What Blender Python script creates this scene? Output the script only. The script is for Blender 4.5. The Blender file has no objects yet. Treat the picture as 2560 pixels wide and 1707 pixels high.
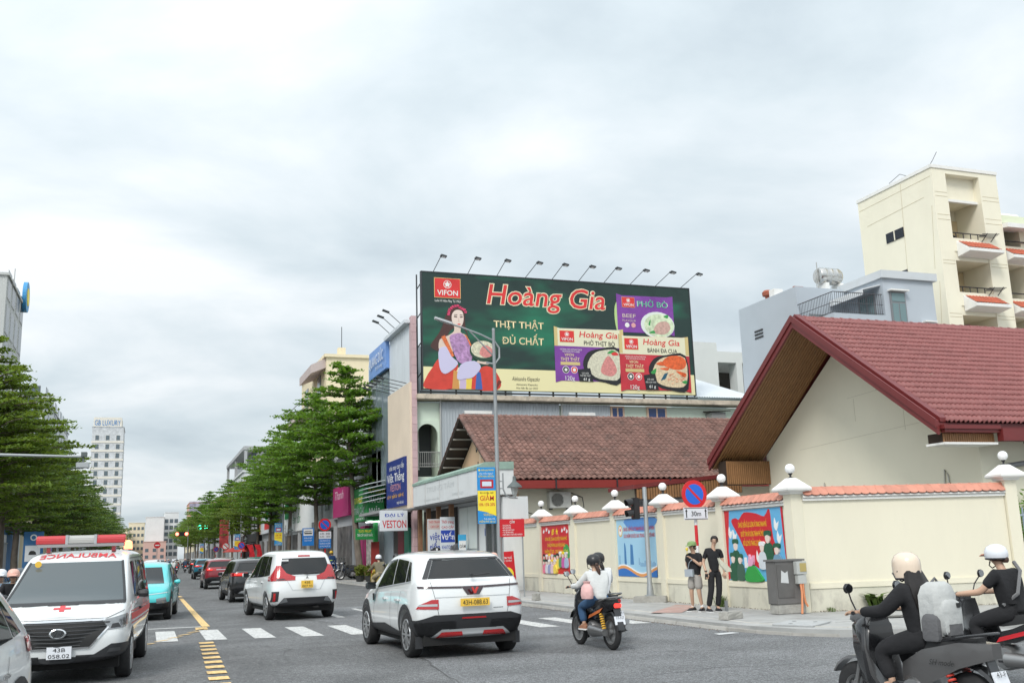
import bpy, bmesh, math, random
from mathutils import Vector, Matrix
R = math.radians
random.seed(7)
sc = bpy.context.scene
C = sc.collection
# ------------------------------------------------------------------ camera
cam_d = bpy.data.cameras.new('camera'); cam = bpy.data.objects.new('camera', cam_d); C.objects.link(cam); sc.camera = cam
cam_d.sensor_width = 36.0; cam_d.lens = 36.0 * 2489.0 / 2560.0; cam_d.clip_start = .1; cam_d.clip_end = 6000
YAW, PITCH, ROLL, EYE = R(20.134), R(11.672), R(1.82), 1.75
_f = Vector((math.sin(YAW) * math.cos(PITCH), math.cos(YAW) * math.cos(PITCH), math.sin(PITCH)))
_r = Vector((math.cos(YAW), -math.sin(YAW), 0)); _u = _r.cross(_f)
_m = Matrix((_r, _u, -_f)).transposed() @ Matrix.Rotation(-ROLL, 3, 'Z')
cam.matrix_world = Matrix.Translation((0, 0, EYE)) @ _m.to_4x4()
# ------------------------------------------------------------------ sky (overcast cloud layer over a daylight sky)
SUN_EL, SUN_AZ = R(44), R(222)          # azimuth clockwise from +Y: light comes from behind and left of the camera
world = bpy.data.worlds.new('World'); sc.world = world; world.use_nodes = True
wt = world.node_tree; wt.nodes.clear()
def wn(t, **k):
    n = wt.nodes.new(t)
    for a, b in k.items(): setattr(n, a, b)
    return n
def wl(a, b): wt.links.new(a, b)
def wmath(op, a, b=None, c=None):
    n = wn('ShaderNodeMath', operation=op)
    for i, v in enumerate((a, b, c)):
        if v is None: continue
        if hasattr(v, 'is_linked'): wl(v, n.inputs[i])
        else: n.inputs[i].default_value = v
    return n.outputs[0]
tc = wn('ShaderNodeTexCoord'); sep = wn('ShaderNodeSeparateXYZ'); wl(tc.outputs['Generated'], sep.inputs[0])
zc = wmath('MAXIMUM', sep.outputs[2], 0.0)
den = wmath('ADD', zc, 0.22)
com = wn('ShaderNodeCombineXYZ')
wl(wmath('DIVIDE', sep.outputs[0], den), com.inputs[0]); wl(wmath('DIVIDE', sep.outputs[1], den), com.inputs[1])
mp = wn('ShaderNodeMapping'); wl(com.outputs[0], mp.inputs[0])
mp.inputs['Location'].default_value = (3.1, 8.4, 0); mp.inputs['Rotation'].default_value = (0, 0, R(28)); mp.inputs['Scale'].default_value = (.8, 1.0, 1)
n1 = wn('ShaderNodeTexNoise'); n1.inputs['Scale'].default_value = 1.7; n1.inputs['Detail'].default_value = 9; n1.inputs['Roughness'].default_value = .53; n1.inputs['Distortion'].default_value = .25
n2 = wn('ShaderNodeTexNoise'); n2.inputs['Scale'].default_value = .55; n2.inputs['Detail'].default_value = 4; n2.inputs['Roughness'].default_value = .45
wl(mp.outputs[0], n1.inputs['Vector']); wl(mp.outputs[0], n2.inputs['Vector'])
cl = wmath('ADD', wmath('MULTIPLY', n1.outputs[0], .62), wmath('MULTIPLY', n2.outputs[0], .38))
ramp = wn('ShaderNodeValToRGB'); wl(cl, ramp.inputs[0])
cr = ramp.color_ramp
cr.elements[0].position = .38; cr.elements[0].color = (.49, .565, .615, 1)
cr.elements[1].position = .60; cr.elements[1].color = (.82, .855, .875, 1)
e = cr.elements.new(.46); e.color = (.595, .67, .712, 1)
e = cr.elements.new(.525); e.color = (.69, .75, .785, 1)
dotn = wn('ShaderNodeVectorMath', operation='DOT_PRODUCT'); wl(tc.outputs['Generated'], dotn.inputs[0]); dotn.inputs[1].default_value = (math.sin(SUN_AZ) * math.cos(SUN_EL), math.cos(SUN_AZ) * math.cos(SUN_EL), math.sin(SUN_EL))
lum = wmath('MULTIPLY', wmath('MULTIPLY_ADD', zc, .42, .86), wmath('MULTIPLY_ADD', dotn.outputs['Value'], .20, .98))   # thin overcast: brighter towards the zenith and the veiled sun
mulc = wn('ShaderNodeMix', data_type='RGBA', blend_type='MULTIPLY'); mulc.inputs[0].default_value = 1
cv = wn('ShaderNodeCombineColor'); [wl(lum, cv.inputs[i]) for i in range(3)]
wl(ramp.outputs[0], mulc.inputs[6]); wl(cv.outputs[0], mulc.inputs[7])
sky = wn('ShaderNodeTexSky', sky_type='NISHITA', sun_disc=False, sun_elevation=SUN_EL, sun_rotation=SUN_AZ)
bg1 = wn('ShaderNodeBackground'); bg1.inputs[1].default_value = .10; wl(sky.outputs[0], bg1.inputs[0])
bg2 = wn('ShaderNodeBackground'); bg2.inputs[1].default_value = .985; wl(mulc.outputs[2], bg2.inputs[0])
mixs = wn('ShaderNodeMixShader'); mixs.inputs[0].default_value = .95
wl(bg1.outputs[0], mixs.inputs[1]); wl(bg2.outputs[0], mixs.inputs[2])
wo = wn('ShaderNodeOutputWorld'); wl(mixs.outputs[0], wo.inputs[0])
sun_d = bpy.data.lights.new('sun', 'SUN'); sun = bpy.data.objects.new('sun', sun_d); C.objects.link(sun)
sun_d.energy = 1.5; sun_d.angle = R(18); sun_d.color = (1, .965, .91)
sd = Vector((math.sin(SUN_AZ) * math.cos(SUN_EL), math.cos(SUN_AZ) * math.cos(SUN_EL), math.sin(SUN_EL)))
sun.rotation_euler = sd.to_track_quat('Z', 'Y').to_euler()
vs = sc.view_settings; vs.view_transform = 'Standard'; vs.look = 'None'; vs.gamma = 1; vs.exposure = 0.52; vs.use_curve_mapping = False
sc.cycles.use_denoising = True; sc.cycles.max_bounces = 6; sc.cycles.diffuse_bounces = 3; sc.cycles.glossy_bounces = 3; sc.cycles.transparent_max_bounces = 8
sc.cycles.use_adaptive_sampling = True; sc.cycles.adaptive_threshold = .02
# ------------------------------------------------------------------ materials
MATS = {}
def mat(name, rgb=(.5, .5, .5), rough=.6, metal=0., var=0., vs_=4., bump=0., bs=40., coat=0., emit=0., spec=.5, dirt=0., dcol=(.12, .10, .08), ds=.6, alpha=1., obj=False, sheen=0., stretch=(1, 1, 1), rnd=0.):
    """principled material; var/vs_: tone variation by noise, bump/bs: fine relief, dirt/ds: large stains, rnd: tone change from piece to piece"""
    if name in MATS: return MATS[name]
    m = bpy.data.materials.new(name); m.use_nodes = True; MATS[name] = m
    t = m.node_tree; b = t.nodes['Principled BSDF']
    b.inputs['Base Color'].default_value = (*rgb, 1); b.inputs['Roughness'].default_value = rough; b.inputs['Metallic'].default_value = metal
    b.inputs['Coat Weight'].default_value = coat; b.inputs['Coat Roughness'].default_value = .04; b.inputs['Specular IOR Level'].default_value = spec
    if emit: b.inputs['Emission Color'].default_value = (*rgb, 1); b.inputs['Emission Strength'].default_value = emit
    if alpha < 1: b.inputs['Alpha'].default_value = alpha
    if sheen: b.inputs['Sheen Weight'].default_value = sheen
    if var or bump or dirt or rnd:
        co = t.nodes.new('ShaderNodeTexCoord') if obj else t.nodes.new('ShaderNodeNewGeometry')
        vec = co.outputs['Object'] if obj else co.outputs['Position']
        if stretch != (1, 1, 1):
            mpn = t.nodes.new('ShaderNodeMapping'); mpn.inputs['Scale'].default_value = stretch; t.links.new(vec, mpn.inputs[0]); vec = mpn.outputs[0]
        col = None
        def noise(scale, det=5, ro=.6):
            n = t.nodes.new('ShaderNodeTexNoise'); n.inputs['Scale'].default_value = scale; n.inputs['Detail'].default_value = det; n.inputs['Roughness'].default_value = ro
            t.links.new(vec, n.inputs['Vector']); return n.outputs[0]
        def rng(v, a, b_, c, d):
            n = t.nodes.new('ShaderNodeMapRange'); t.links.new(v, n.inputs[0])
            for i, x in enumerate((a, b_, c, d)): n.inputs[i + 1].default_value = x
            return n.outputs[0]
        def mix(f, A, Bc):
            n = t.nodes.new('ShaderNodeMix'); n.data_type = 'RGBA'; t.links.new(f, n.inputs[0])
            for i, x in ((6, A), (7, Bc)):
                if hasattr(x, 'is_linked'): t.links.new(x, n.inputs[i])
                else: n.inputs[i].default_value = (*x, 1)
            return n.outputs[2]
        col = rgb
        if var:
            k = [max(0, c * (1 - var)) for c in rgb]; h = [min(1, c * (1 + var)) for c in rgb]
            col = mix(rng(noise(vs_), .28, .72, 0, 1), k, h)
        if rnd:
            oi = t.nodes.new('ShaderNodeObjectInfo'); hs = t.nodes.new('ShaderNodeHueSaturation')
            t.links.new(rng(oi.outputs['Random'], 0, 1, 1 - rnd, 1 + rnd), hs.inputs['Value'])
            if hasattr(col, 'is_linked'): t.links.new(col, hs.inputs['Color'])
            else: hs.inputs['Color'].default_value = (*col, 1)
            col = hs.outputs[0]
        if dirt:
            col = mix(rng(noise(ds, 8, .68), .52, .74, 0, dirt), col, dcol)
        if hasattr(col, 'is_linked'): t.links.new(col, b.inputs['Base Color'])
        if bump:
            bn = t.nodes.new('ShaderNodeBump'); bn.inputs['Strength'].default_value = min(1, bump); bn.inputs['Distance'].default_value = .02
            t.links.new(noise(bs, 3), bn.inputs['Height']); t.links.new(bn.outputs[0], b.inputs['Normal'])
    return m
# ------------------------------------------------------------------ mesh helpers
WM = {}                                  # object -> world matrix of its root
class B:
    def __init__(s): s.b = bmesh.new()
    def v(s, p): return s.b.verts.new(p)
    def face(s, pts):
        try: return s.b.faces.new([s.v(p) for p in pts])
        except ValueError: return None
    def hexa(s, P):
        v = [s.v(p) for p in P]
        for f in ((3, 2, 1, 0), (4, 5, 6, 7), (0, 1, 5, 4), (1, 2, 6, 5), (2, 3, 7, 6), (3, 0, 4, 7)): s.b.faces.new([v[i] for i in f])
        return s
    def box(s, a, b):
        (x0, y0, z0), (x1, y1, z1) = a, b
        if x0 > x1: x0, x1 = x1, x0
        if y0 > y1: y0, y1 = y1, y0
        if z0 > z1: z0, z1 = z1, z0
        return s.hexa([(x0, y0, z0), (x1, y0, z0), (x1, y1, z0), (x0, y1, z0), (x0, y0, z1), (x1, y0, z1), (x1, y1, z1), (x0, y1, z1)])
    def obox(s, c, ax, ay, az, hx, hy, hz):
        """oriented box: centre, three unit axes, half sizes"""
        c = Vector(c); ax, ay, az = Vector(ax) * hx, Vector(ay) * hy, Vector(az) * hz
        return s.hexa([c - ax - ay - az, c + ax - ay - az, c + ax + ay - az, c - ax + ay - az, c - ax - ay + az, c + ax - ay + az, c + ax + ay + az, c - ax + ay + az])
    def prism(s, pts, d):
        """polygon (3-D points) pushed along d"""
        d = Vector(d); a = [s.v(p) for p in pts]; b = [s.v(Vector(p) + d) for p in pts]; n = len(pts)
        s.b.faces.new(a[::-1]); s.b.faces.new(b)
        for i in range(n): s.b.faces.new((a[i], a[(i + 1) % n], b[(i + 1) % n], b[i]))
        return s
    def loft(s, rings, closed=True, caps=True):
        V = [[s.v(p) for p in r] for r in rings]; n = len(V[0])
        for i in range(len(V) - 1):
            for j in range(n if closed else n - 1):
                s.b.faces.new((V[i][j], V[i][(j + 1) % n], V[i + 1][(j + 1) % n], V[i + 1][j]))
        if caps and closed:
            s.b.faces.new(V[0][::-1]); s.b.faces.new(V[-1])
        return s
    def tube(s, pts, rad, n=8, caps=True):
        """round tube along a polyline; rad a number or one per point"""
        P = [Vector(p) for p in pts]; rad = rad if isinstance(rad, (list, tuple)) else [rad] * len(P)
        rings = []; ref = None
        for i, p in enumerate(P):
            d = (P[min(i + 1, len(P) - 1)] - P[max(i - 1, 0)]).normalized()
            if ref is None: ref = d.orthogonal().normalized()
            ref = (ref - d * ref.dot(d)); ref = ref.normalized() if ref.length > 1e-6 else d.orthogonal().normalized()
            w = d.cross(ref)
            rings.append([p + (ref * math.cos(2 * math.pi * k / n) + w * math.sin(2 * math.pi * k / n)) * rad[i] for k in range(n)])
        return s.loft(rings, True, caps)
    def cyl(s, a, b, r0, r1=None, n=14): return s.tube([a, b], [r0, r0 if r1 is None else r1], n)
    def lathe(s, prof, o=(0, 0, 0), axis='Z', n=16, sx=1, sy=1, caps=True):
        """profile [(radius, height)] turned round an axis through o"""
        o = Vector(o); rings = []
        for r, h in prof:
            ring = []
            for k in range(n):
                a = 2 * math.pi * k / n; x, y = r * math.cos(a) * sx, r * math.sin(a) * sy
                ring.append(o + (Vector((x, y, h)) if axis == 'Z' else Vector((h, x, y)) if axis == 'X' else Vector((y, h, x))))
            rings.append(ring)
        return s.loft(rings, True, caps)
    def ball(s, c, r, n=12, sc_=(1, 1, 1)):
        c = Vector(c); pr = []
        for i in range(1, n // 2): a = math.pi * i / (n // 2); pr.append((r * math.sin(a), -r * math.cos(a)))
        rings = [[c + Vector((q * math.cos(2 * math.pi * k / n) * sc_[0], q * math.sin(2 * math.pi * k / n) * sc_[1], h * sc_[2])) for k in range(n)] for q, h in pr]
        return s.loft(rings)
    def build(s, name, m=None, parent=None, smooth=False, world=True, bevel=0, sub=0, recalc=True):
        if recalc: bmesh.ops.recalc_face_normals(s.b, faces=s.b.faces)
        if bevel: bmesh.ops.bevel(s.b, geom=[e_ for e_ in s.b.edges if len(e_.link_faces) == 2 and e_.calc_face_angle(0) > .6], offset=bevel, segments=2, affect='EDGES', clamp_overlap=True)
        if smooth:
            for f in s.b.faces: f.smooth = True
            for e_ in s.b.edges:
                if len(e_.link_faces) == 2 and e_.calc_face_angle(0) > .75: e_.smooth = False
        me = bpy.data.meshes.new(name); s.b.to_mesh(me); s.b.free()
        if world and parent is not None and parent in WM: me.transform(WM[parent].inverted())
        return put(name, me, m, parent, sub)
def put(name, me, m=None, parent=None, sub=0):
    o = bpy.data.objects.new(name, me); C.objects.link(o)
    if m is not None and not me.materials: me.materials.append(m)
    if parent is not None:
        o.parent = parent
        if parent in WM: WM[o] = WM[parent]
    if sub:
        md = o.modifiers.new('subdivision', 'SUBSURF'); md.levels = md.render_levels = sub
    return o
def tag(o, label, cat, group=None):
    o['label'] = label; o['category'] = cat
    if group: o['group'] = group
    return o
def thing(name, label, cat, loc=(0, 0, 0), rz=0., group=None, scale=1.):
    o = bpy.data.objects.new(name, None); C.objects.link(o); o.empty_display_size = .2
    o.location = loc; o.rotation_euler = (0, 0, rz); o.scale = (scale,) * 3
    WM[o] = Matrix.Translation(loc) @ Matrix.Rotation(rz, 4, 'Z') @ Matrix.Scale(scale, 4)
    return tag(o, label, cat, group)
def struct(o): o['kind'] = 'structure'; return o
def dup(root, loc, rz=0., label=None, group=None, scale=None):
    r = root.copy(); C.objects.link(r); r.location = loc; r.rotation_euler = (0, 0, rz)
    if scale: r.scale = (scale,) * 3 if not isinstance(scale, tuple) else scale
    if label: r['label'] = label
    if group: r['group'] = group
    for ch in list(root.children):
        c = ch.copy(); C.objects.link(c); c.parent = r
        for g in ch.children:
            d = g.copy(); C.objects.link(d); d.parent = c
    return r
def in_view(p, margin=1.05):
    d = Vector(p) - Vector((0, 0, EYE)); q = _m.transposed() @ d
    if q.z > -.5: return False
    return abs(q.x / -q.z) < .5143 * margin and abs(q.y / -q.z) < .3429 * margin
def dist(p): return (Vector(p) - Vector((0, 0, EYE))).length
# flat print: lettering and shapes on a surface with origin o, right r and up u
def text(parent, s, o, r, u, h, m, w=None, align='C', bold=0., shear=0., depth=.003, name='lettering', world=True, spacing=1.):
    bars = [i for i, c_ in enumerate(s) if c_ == 'Đ']; s = s.replace('Đ', 'D').replace('đ', 'd')
    if set(s) & set('ệỆơƠởỞờỜợỢớỚễỄ'): bold = .008
    cu = bpy.data.curves.new('t', 'FONT'); cu.body = s; cu.size = 1; cu.offset = bold; cu.shear = shear; cu.space_character = spacing; cu.resolution_u = 3; cu.space_line = 1.05
    cu.align_x = 'CENTER' if '\n' in s else 'LEFT'
    ob = bpy.data.objects.new('t', cu); me = ob.to_mesh().copy(); ob.to_mesh_clear()
    if bars:                                   # the stroke of the barred D
        q = bmesh.new(); q.from_mesh(me)
        for i in bars:
            cu.body = s[:i + 1]; t_ = ob.to_mesh(); xr = max(v.co.x for v in t_.vertices); ob.to_mesh_clear()
            q.faces.new([q.verts.new((xr + dx + shear * .37, y, .0)) for dx, y in ((-.72, .31), (-.34, .31), (-.34, .40), (-.72, .40))])
        q.to_mesh(me); q.free()
    bpy.data.objects.remove(ob); bpy.data.curves.remove(cu)
    r = Vector(r).normalized(); u = Vector(u).normalized(); nn = r.cross(u); o = Vector(o)
    if not me.vertices: return None
    xs = [v.co.x for v in me.vertices]; x0, x1 = min(xs), max(xs)
    ky = h / .729; kx = ky if w is None else w / max(1e-6, x1 - x0)
    if w is None and align == 'M': kx = ky
    off = {'C': -(x0 + x1) / 2, 'L': -x0, 'R': -x1}[align]
    for v in me.vertices: v.co = o + r * ((v.co.x + off) * kx) + u * (v.co.y * ky) + nn * depth
    me.materials.clear(); me.materials.append(m)
    if world and parent in WM: me.transform(WM[parent].inverted())
    ob = bpy.data.objects.new(name, me); C.objects.link(ob); ob.parent = parent
    if parent in WM: WM[ob] = WM[parent]
    return ob
class Face:
    """a flat surface for print: origin at lower left, unit axes, x and y in metres"""
    def __init__(s, parent, o, r, u): s.p = parent; s.o = Vector(o); s.r = Vector(r).normalized(); s.u = Vector(u).normalized(); s.n = s.r.cross(s.u)
    def at(s, x, y, d=0.): return s.o + s.r * x + s.u * y + s.n * d
    def poly(s, name, pts, m, d=.004, parent=None, smooth=False):
        b = B(); b.prism([s.at(x, y, 0) for x, y in pts], s.n * d); return b.build(name, m, parent or s.p)
    def polys(s, name, lst, m, d=.004, parent=None):
        b = B()
        for pts in lst: b.prism([s.at(x, y, 0) for x, y in pts], s.n * d)
        return b.build(name, m, parent or s.p)
    def rect(s, name, x0, y0, x1, y1, m, d=.004, parent=None): return s.poly(name, [(x0, y0), (x1, y0), (x1, y1), (x0, y1)], m, d, parent)
    def disc(s, name, x, y, rx, ry, m, d=.004, n=24, parent=None, a0=0, a1=360):
        return s.poly(name, [(x + rx * math.cos(R(a0 + (a1 - a0) * k / n)), y + ry * math.sin(R(a0 + (a1 - a0) * k / n))) for k in range(n)], m, d, parent)
    def ring(s, name, x, y, r0, r1, m, d=.004, n=28, parent=None, ky=1.):
        b = B(); q = []
        for rr in (r0, r1): q.append([(x + rr * math.cos(2 * math.pi * k / n), y + rr * ky * math.sin(2 * math.pi * k / n)) for k in range(n)])
        for k in range(n):
            a, c = q[0][k], q[0][(k + 1) % n]; e_, f = q[1][(k + 1) % n], q[1][k]
            b.hexa([s.at(*a), s.at(*c), s.at(*e_), s.at(*f), s.at(*a, d), s.at(*c, d), s.at(*e_, d), s.at(*f, d)])
        return b.build(name, m, parent or s.p)
    def txt(s, t, x, y, h, m, w=None, d=.006, parent=None, **k): return text(parent or s.p, t, s.at(x, y, 0), s.r, s.u, h, m, w=w, depth=d, **k)
# ------------------------------------------------------------------ ground, road, pavements
asph = mat('asphalt', (.165, .168, .170), .88, var=.16, vs_=.55, bump=.9, bs=85, dirt=.55, dcol=(.10, .10, .102), ds=.16)
def add_speckle(m, scale=170, amt=.55):
    t = m.node_tree; b = t.nodes['Principled BSDF']; src = b.inputs['Base Color'].links[0].from_socket
    g = t.nodes.new('ShaderNodeNewGeometry'); vo = t.nodes.new('ShaderNodeTexNoise'); vo.inputs['Scale'].default_value = scale; vo.inputs['Detail'].default_value = 1
    t.links.new(g.outputs['Position'], vo.inputs['Vector'])
    mr = t.nodes.new('ShaderNodeMapRange'); t.links.new(vo.outputs[0], mr.inputs[0])
    for i, x in enumerate((.35, .68, 1 - amt, 1 + amt)): mr.inputs[i + 1].default_value = x
    mx = t.nodes.new('ShaderNodeMix'); mx.data_type = 'RGBA'; mx.blend_type = 'MULTIPLY'; mx.inputs[0].default_value = 1
    cb = t.nodes.new('ShaderNodeCombineColor'); [t.links.new(mr.outputs[0], cb.inputs[i]) for i in range(3)]
    t.links.new(src, mx.inputs[6]); t.links.new(cb.outputs[0], mx.inputs[7]); t.links.new(mx.outputs[2], b.inputs['Base Color'])
add_speckle(asph, 42, .5); add_speckle(asph, 11, .22); add_speckle(asph, .9, .12)
asph2 = mat('asphalt_patch', (.185, .19, .195), .85, var=.14, vs_=.8, bump=.8, bs=95); add_speckle(asph2, 44, .5); add_speckle(asph2, 12, .2); add_speckle(asph2, .7, .12)
pave_m = mat('pavement_concrete', (.36, .36, .35), .85, var=.16, vs_=1.3, bump=.35, bs=60, dirt=.45, dcol=(.17, .165, .155), ds=.9, rnd=.05)
kerb_m = mat('kerb_granite', (.42, .405, .375), .8, var=.14, vs_=3, bump=.3, bs=80, dirt=.5, dcol=(.2, .18, .15), ds=1.3, rnd=.07)
earth_m = mat('ground_earth', (.22, .21, .19), .95, var=.2, vs_=.3)
white_paint = mat('road_paint_white', (.56, .56, .545), .7, var=.10, vs_=6, dirt=1., dcol=(.22, .22, .21), ds=5); add_speckle(white_paint, 30, .3)
yellow_paint = mat('road_paint_yellow', (.78, .53, .22), .7, var=.10, vs_=6, dirt=1., dcol=(.22, .19, .14), ds=5); add_speckle(yellow_paint, 30, .3)
b = B(); b.face([(-1500, -300, -.03), (1500, -300, -.03), (1500, 3000, -.03), (-1500, 3000, -.03)]); struct(b.build('ground', earth_m))
road = B(); road.face([(-7.4, -40, 0), (10.95, -40, 0), (10.95, 1200, 0), (-7.4, 1200, 0)])
road.face([(10.95, -40, 0), (60, -40, 0), (60, 8, 0), (11.4, 18.2, 0), (10.95, 18.6, 0)])
road.face([(-60, -40, 0), (-7.4, -40, 0), (-7.4, 26, 0), (-60, 26, 0)])
road = struct(road.build('road', asph))
b = B(); b.face([(3.1, 34, .004), (4.55, 26.5, .004), (4.6, 18.2, .004), (3.9, 13, .004), (2.9, 6, .004), (40, 6, .004), (24, 13.2, .004), (11.0, 16.6, .004), (10.85, 34, .004)])
b.build('asphalt_patch', asph2, road)
def mark(name, pts, m, z=.008):
    b = B(); b.prism([(x, y, z) for x, y in pts], (0, 0, .002)); return b.build(name, m, road)
def sheet(name, pts, m, z=.008):
    b = B(); b.face([(x, y, z) for x, y in pts]); return b.build(name, m, road)
tar = mat('tar_seam', (.10, .10, .102), .8)
rs_ = random.Random(8)
for line in ([(3.1, 34), (4.55, 26.5), (4.6, 18.2), (3.9, 13), (2.9, 6)], [(4.6, 18.3), (7, 15.6), (9.5, 14.6)], [(2.2, 21.4), (2.6, 19.8), (2.3, 18.4), (2.7, 17.3)], [(8.9, 21), (9.3, 30), (9.1, 42)], [(6.4, 12.6), (7.6, 12.9), (9.0, 12.4)]):
    pts = []
    for (x0, y0), (x1, y1) in zip(line, line[1:]):
        n = int(max(2, math.hypot(x1 - x0, y1 - y0) / .35)); pts += [(x0 + (x1 - x0) * k / n + rs_.gauss(0, .035), y0 + (y1 - y0) * k / n + rs_.gauss(0, .035)) for k in range(n)]
    b = B()
    for (x0, y0), (x1, y1) in zip(pts, pts[1:]):
        w = rs_.uniform(.004, .013); d_ = Vector((x1 - x0, y1 - y0)).normalized() * w; b.face([(x0 - d_.y, y0 + d_.x, .007), (x0 + d_.y, y0 - d_.x, .007), (x1 + d_.y, y1 - d_.x, .007), (x1 - d_.y, y1 + d_.x, .007)])
    b.build('tar_seam', tar, road)
# zebra crossing: the bars follow the street, the crossing runs slightly askew
for k in range(-7, 10):
    x = 1.50 + k * .997
    if x > 10.6 or x < -6.9: continue
    yc0, yc1 = 23.55 - .27 * x, 26.85 - .30 * x
    sheet('crosswalk_bar', [(x - .22, yc0 + .03), (x + .22, yc0 - .06), (x + .22, yc1 - .06), (x - .22, yc1 + .03)], white_paint)
for y0, y1 in ((27.7, 47.5), (49.3, 50.6)):
    sheet('centre_line', [(1.42 + (y0 - 27) * .002, y0), (1.62 + (y0 - 27) * .002, y0), (1.60, y1), (1.44, y1)], yellow_paint)
for k in range(12): sheet('centre_line', [(1.45, 54 + k * 9), (1.63, 54 + k * 9), (1.63, 59 + k * 9), (1.45, 59 + k * 9)], yellow_paint)
sheet('stop_line', [(-6.9, 28.35), (1.4, 27.62), (1.4, 27.86), (-6.9, 28.62)], white_paint)
for k in range(13):                                  # rumble bars on the centre line, both sides of the crossing
    yy = (27.2, 26.75)[k] if k < 2 else 22.45 - (k - 2) * .82
    x0 = 1.23 - .027 * (27 - yy); sheet('centre_dash', [(x0, yy - .2), (x0 + .29, yy - .21), (x0 + .29, yy + .2), (x0, yy + .19)], yellow_paint, .0125)
for k in range(7):                                   # curved dashed turning guide
    a = k / 6; x = 1.3 - 1.05 * a - .5 * a * a; y = 26.6 - 4.3 * a
    sheet('turning_dash', [(x - .16, y - .22), (x + .10, y - .02), (x + .22, y + .24), (x - .04, y + .04)], yellow_paint, .0125)
for k in range(14): sheet('lane_dash', [(6.2, 30 + k * 7), (6.34, 30 + k * 7), (6.34, 32.6 + k * 7), (6.2, 32.6 + k * 7)], white_paint)
sheet('lane_dash', [(5.05, 28.6), (5.25, 28.4), (5.25, 30.3), (5.05, 30.4)], white_paint)
for k in range(14): sheet('lane_dash', [(-3.0, 32 + k * 7), (-2.86, 32 + k * 7), (-2.86, 34.6 + k * 7), (-3.0, 34.6 + k * 7)], white_paint)
# right pavement: base sheet, kerb stones, slabs
D2 = Vector((5.0, -1.02, 0)).normalized()            # direction of the side street's wall
N2 = Vector((D2.y, -D2.x, 0))                        # towards the side street
edge = [(10.92, 400), (10.92, 18.2), (11.02, 17.0), (11.25, 16.1), (11.7, 15.35), (12.6, 14.75), (60, 5.1)]
pv = B(); inner = [(60, 8.2), (70, 40), (70, 400)]
pv.prism([(x, y, -.02) for x, y in edge + inner], (0, 0, .155)); pavement = struct(pv.build('pavement_right', pave_m))
slab_me = {}
def mesh_box(key, sx, sy, sz, bev=.006):
    if key not in slab_me:
        q = B(); q.box((-sx / 2, -sy / 2, 0), (sx / 2, sy / 2, sz))
        bmesh.ops.bevel(q.b, geom=[e_ for e_ in q.b.edges], offset=bev, segments=1, affect='EDGES')
        bmesh.ops.recalc_face_normals(q.b, faces=q.b.faces); me = bpy.data.meshes.new(key); q.b.to_mesh(me); q.b.free(); slab_me[key] = me
    return slab_me[key]
def piece(name, me, m, parent, M4):
    o = bpy.data.objects.new(name, me); C.objects.link(o); o.parent = parent; o.matrix_basis = M4
    if not me.materials: me.materials.append(m)
    return o
rnd = random.Random(3)
slabs = []
for iy in range(60):
    for ix in range(5):
        x = 11.62 + ix * .4; y = 16.9 + iy * .4
        if y < 17.6 and x < 12.4: continue
        slabs.append((x, y))
slabs.sort(key=lambda p: p[0] ** 2 + p[1] ** 2)
me = mesh_box('paving_slab', .392, .392, .02)
for k, (x, y) in enumerate(slabs[:290]):
    piece('paving_slab', me, pave_m, pavement, Matrix.Translation((x, y, .128 + rnd.uniform(-.003, .003))) @ Matrix.Rotation(rnd.choice((0, 1, 2, 3)) * math.pi / 2 + rnd.uniform(-.008, .008), 4, 'Z'))
# flat bevelled kerb stones
kb = B(); kb.hexa([(0, 0, 0), (.56, 0, 0), (.56, .985, 0), (0, .985, 0), (.02, .006, .075), (.56, .006, .152), (.56, .979, .152), (.02, .979, .075)])
bmesh.ops.recalc_face_normals(kb.b, faces=kb.b.faces); kme = bpy.data.meshes.new('kerb_stone'); kb.b.to_mesh(kme); kb.b.free()
for k in range(46): piece('kerb_stone', kme, kerb_m, pavement, Matrix.Translation((10.87, 17.9 + k, -.004 + rnd.uniform(-.006, .004))))
crn = [(10.9, 17.85), (11.0, 17.0), (11.22, 16.15), (11.66, 15.4), (12.5, 14.82)]
for a, c in zip(crn, crn[1:]):
    a, c = Vector((*a, 0)), Vector((*c, 0)); d = (c - a).normalized(); n = Vector((-d.y, d.x, 0))
    q = B(); q.hexa([a, c - d * .012, c + n * .5, a + n * .5, a + Vector((0, 0, .06)), c - d * .012 + Vector((0, 0, .06)), c + n * .5 + Vector((0, 0, .15)), a + n * .5 + Vector((0, 0, .15))])
    q.build('kerb_stone', kerb_m, pavement)
a, c = Vector((12.5, 14.82, 0)), Vector((60, 5.1, 0)); d = (c - a).normalized(); n = Vector((-d.y, d.x, 0))
for k in range(12):
    s0 = a + d * (1.2 * k); s1 = s0 + d * 1.19
    q = B(); q.hexa([s0 - n * .35, s1 - n * .35, s1 + n * .5, s0 + n * .5, s0 - n * .35 + Vector((0, 0, .02)), s1 - n * .35 + Vector((0, 0, .02)), s1 + n * .5 + Vector((0, 0, .152)), s0 + n * .5 + Vector((0, 0, .152))]); q.build('ramp_slab', pave_m, pavement)
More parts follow.
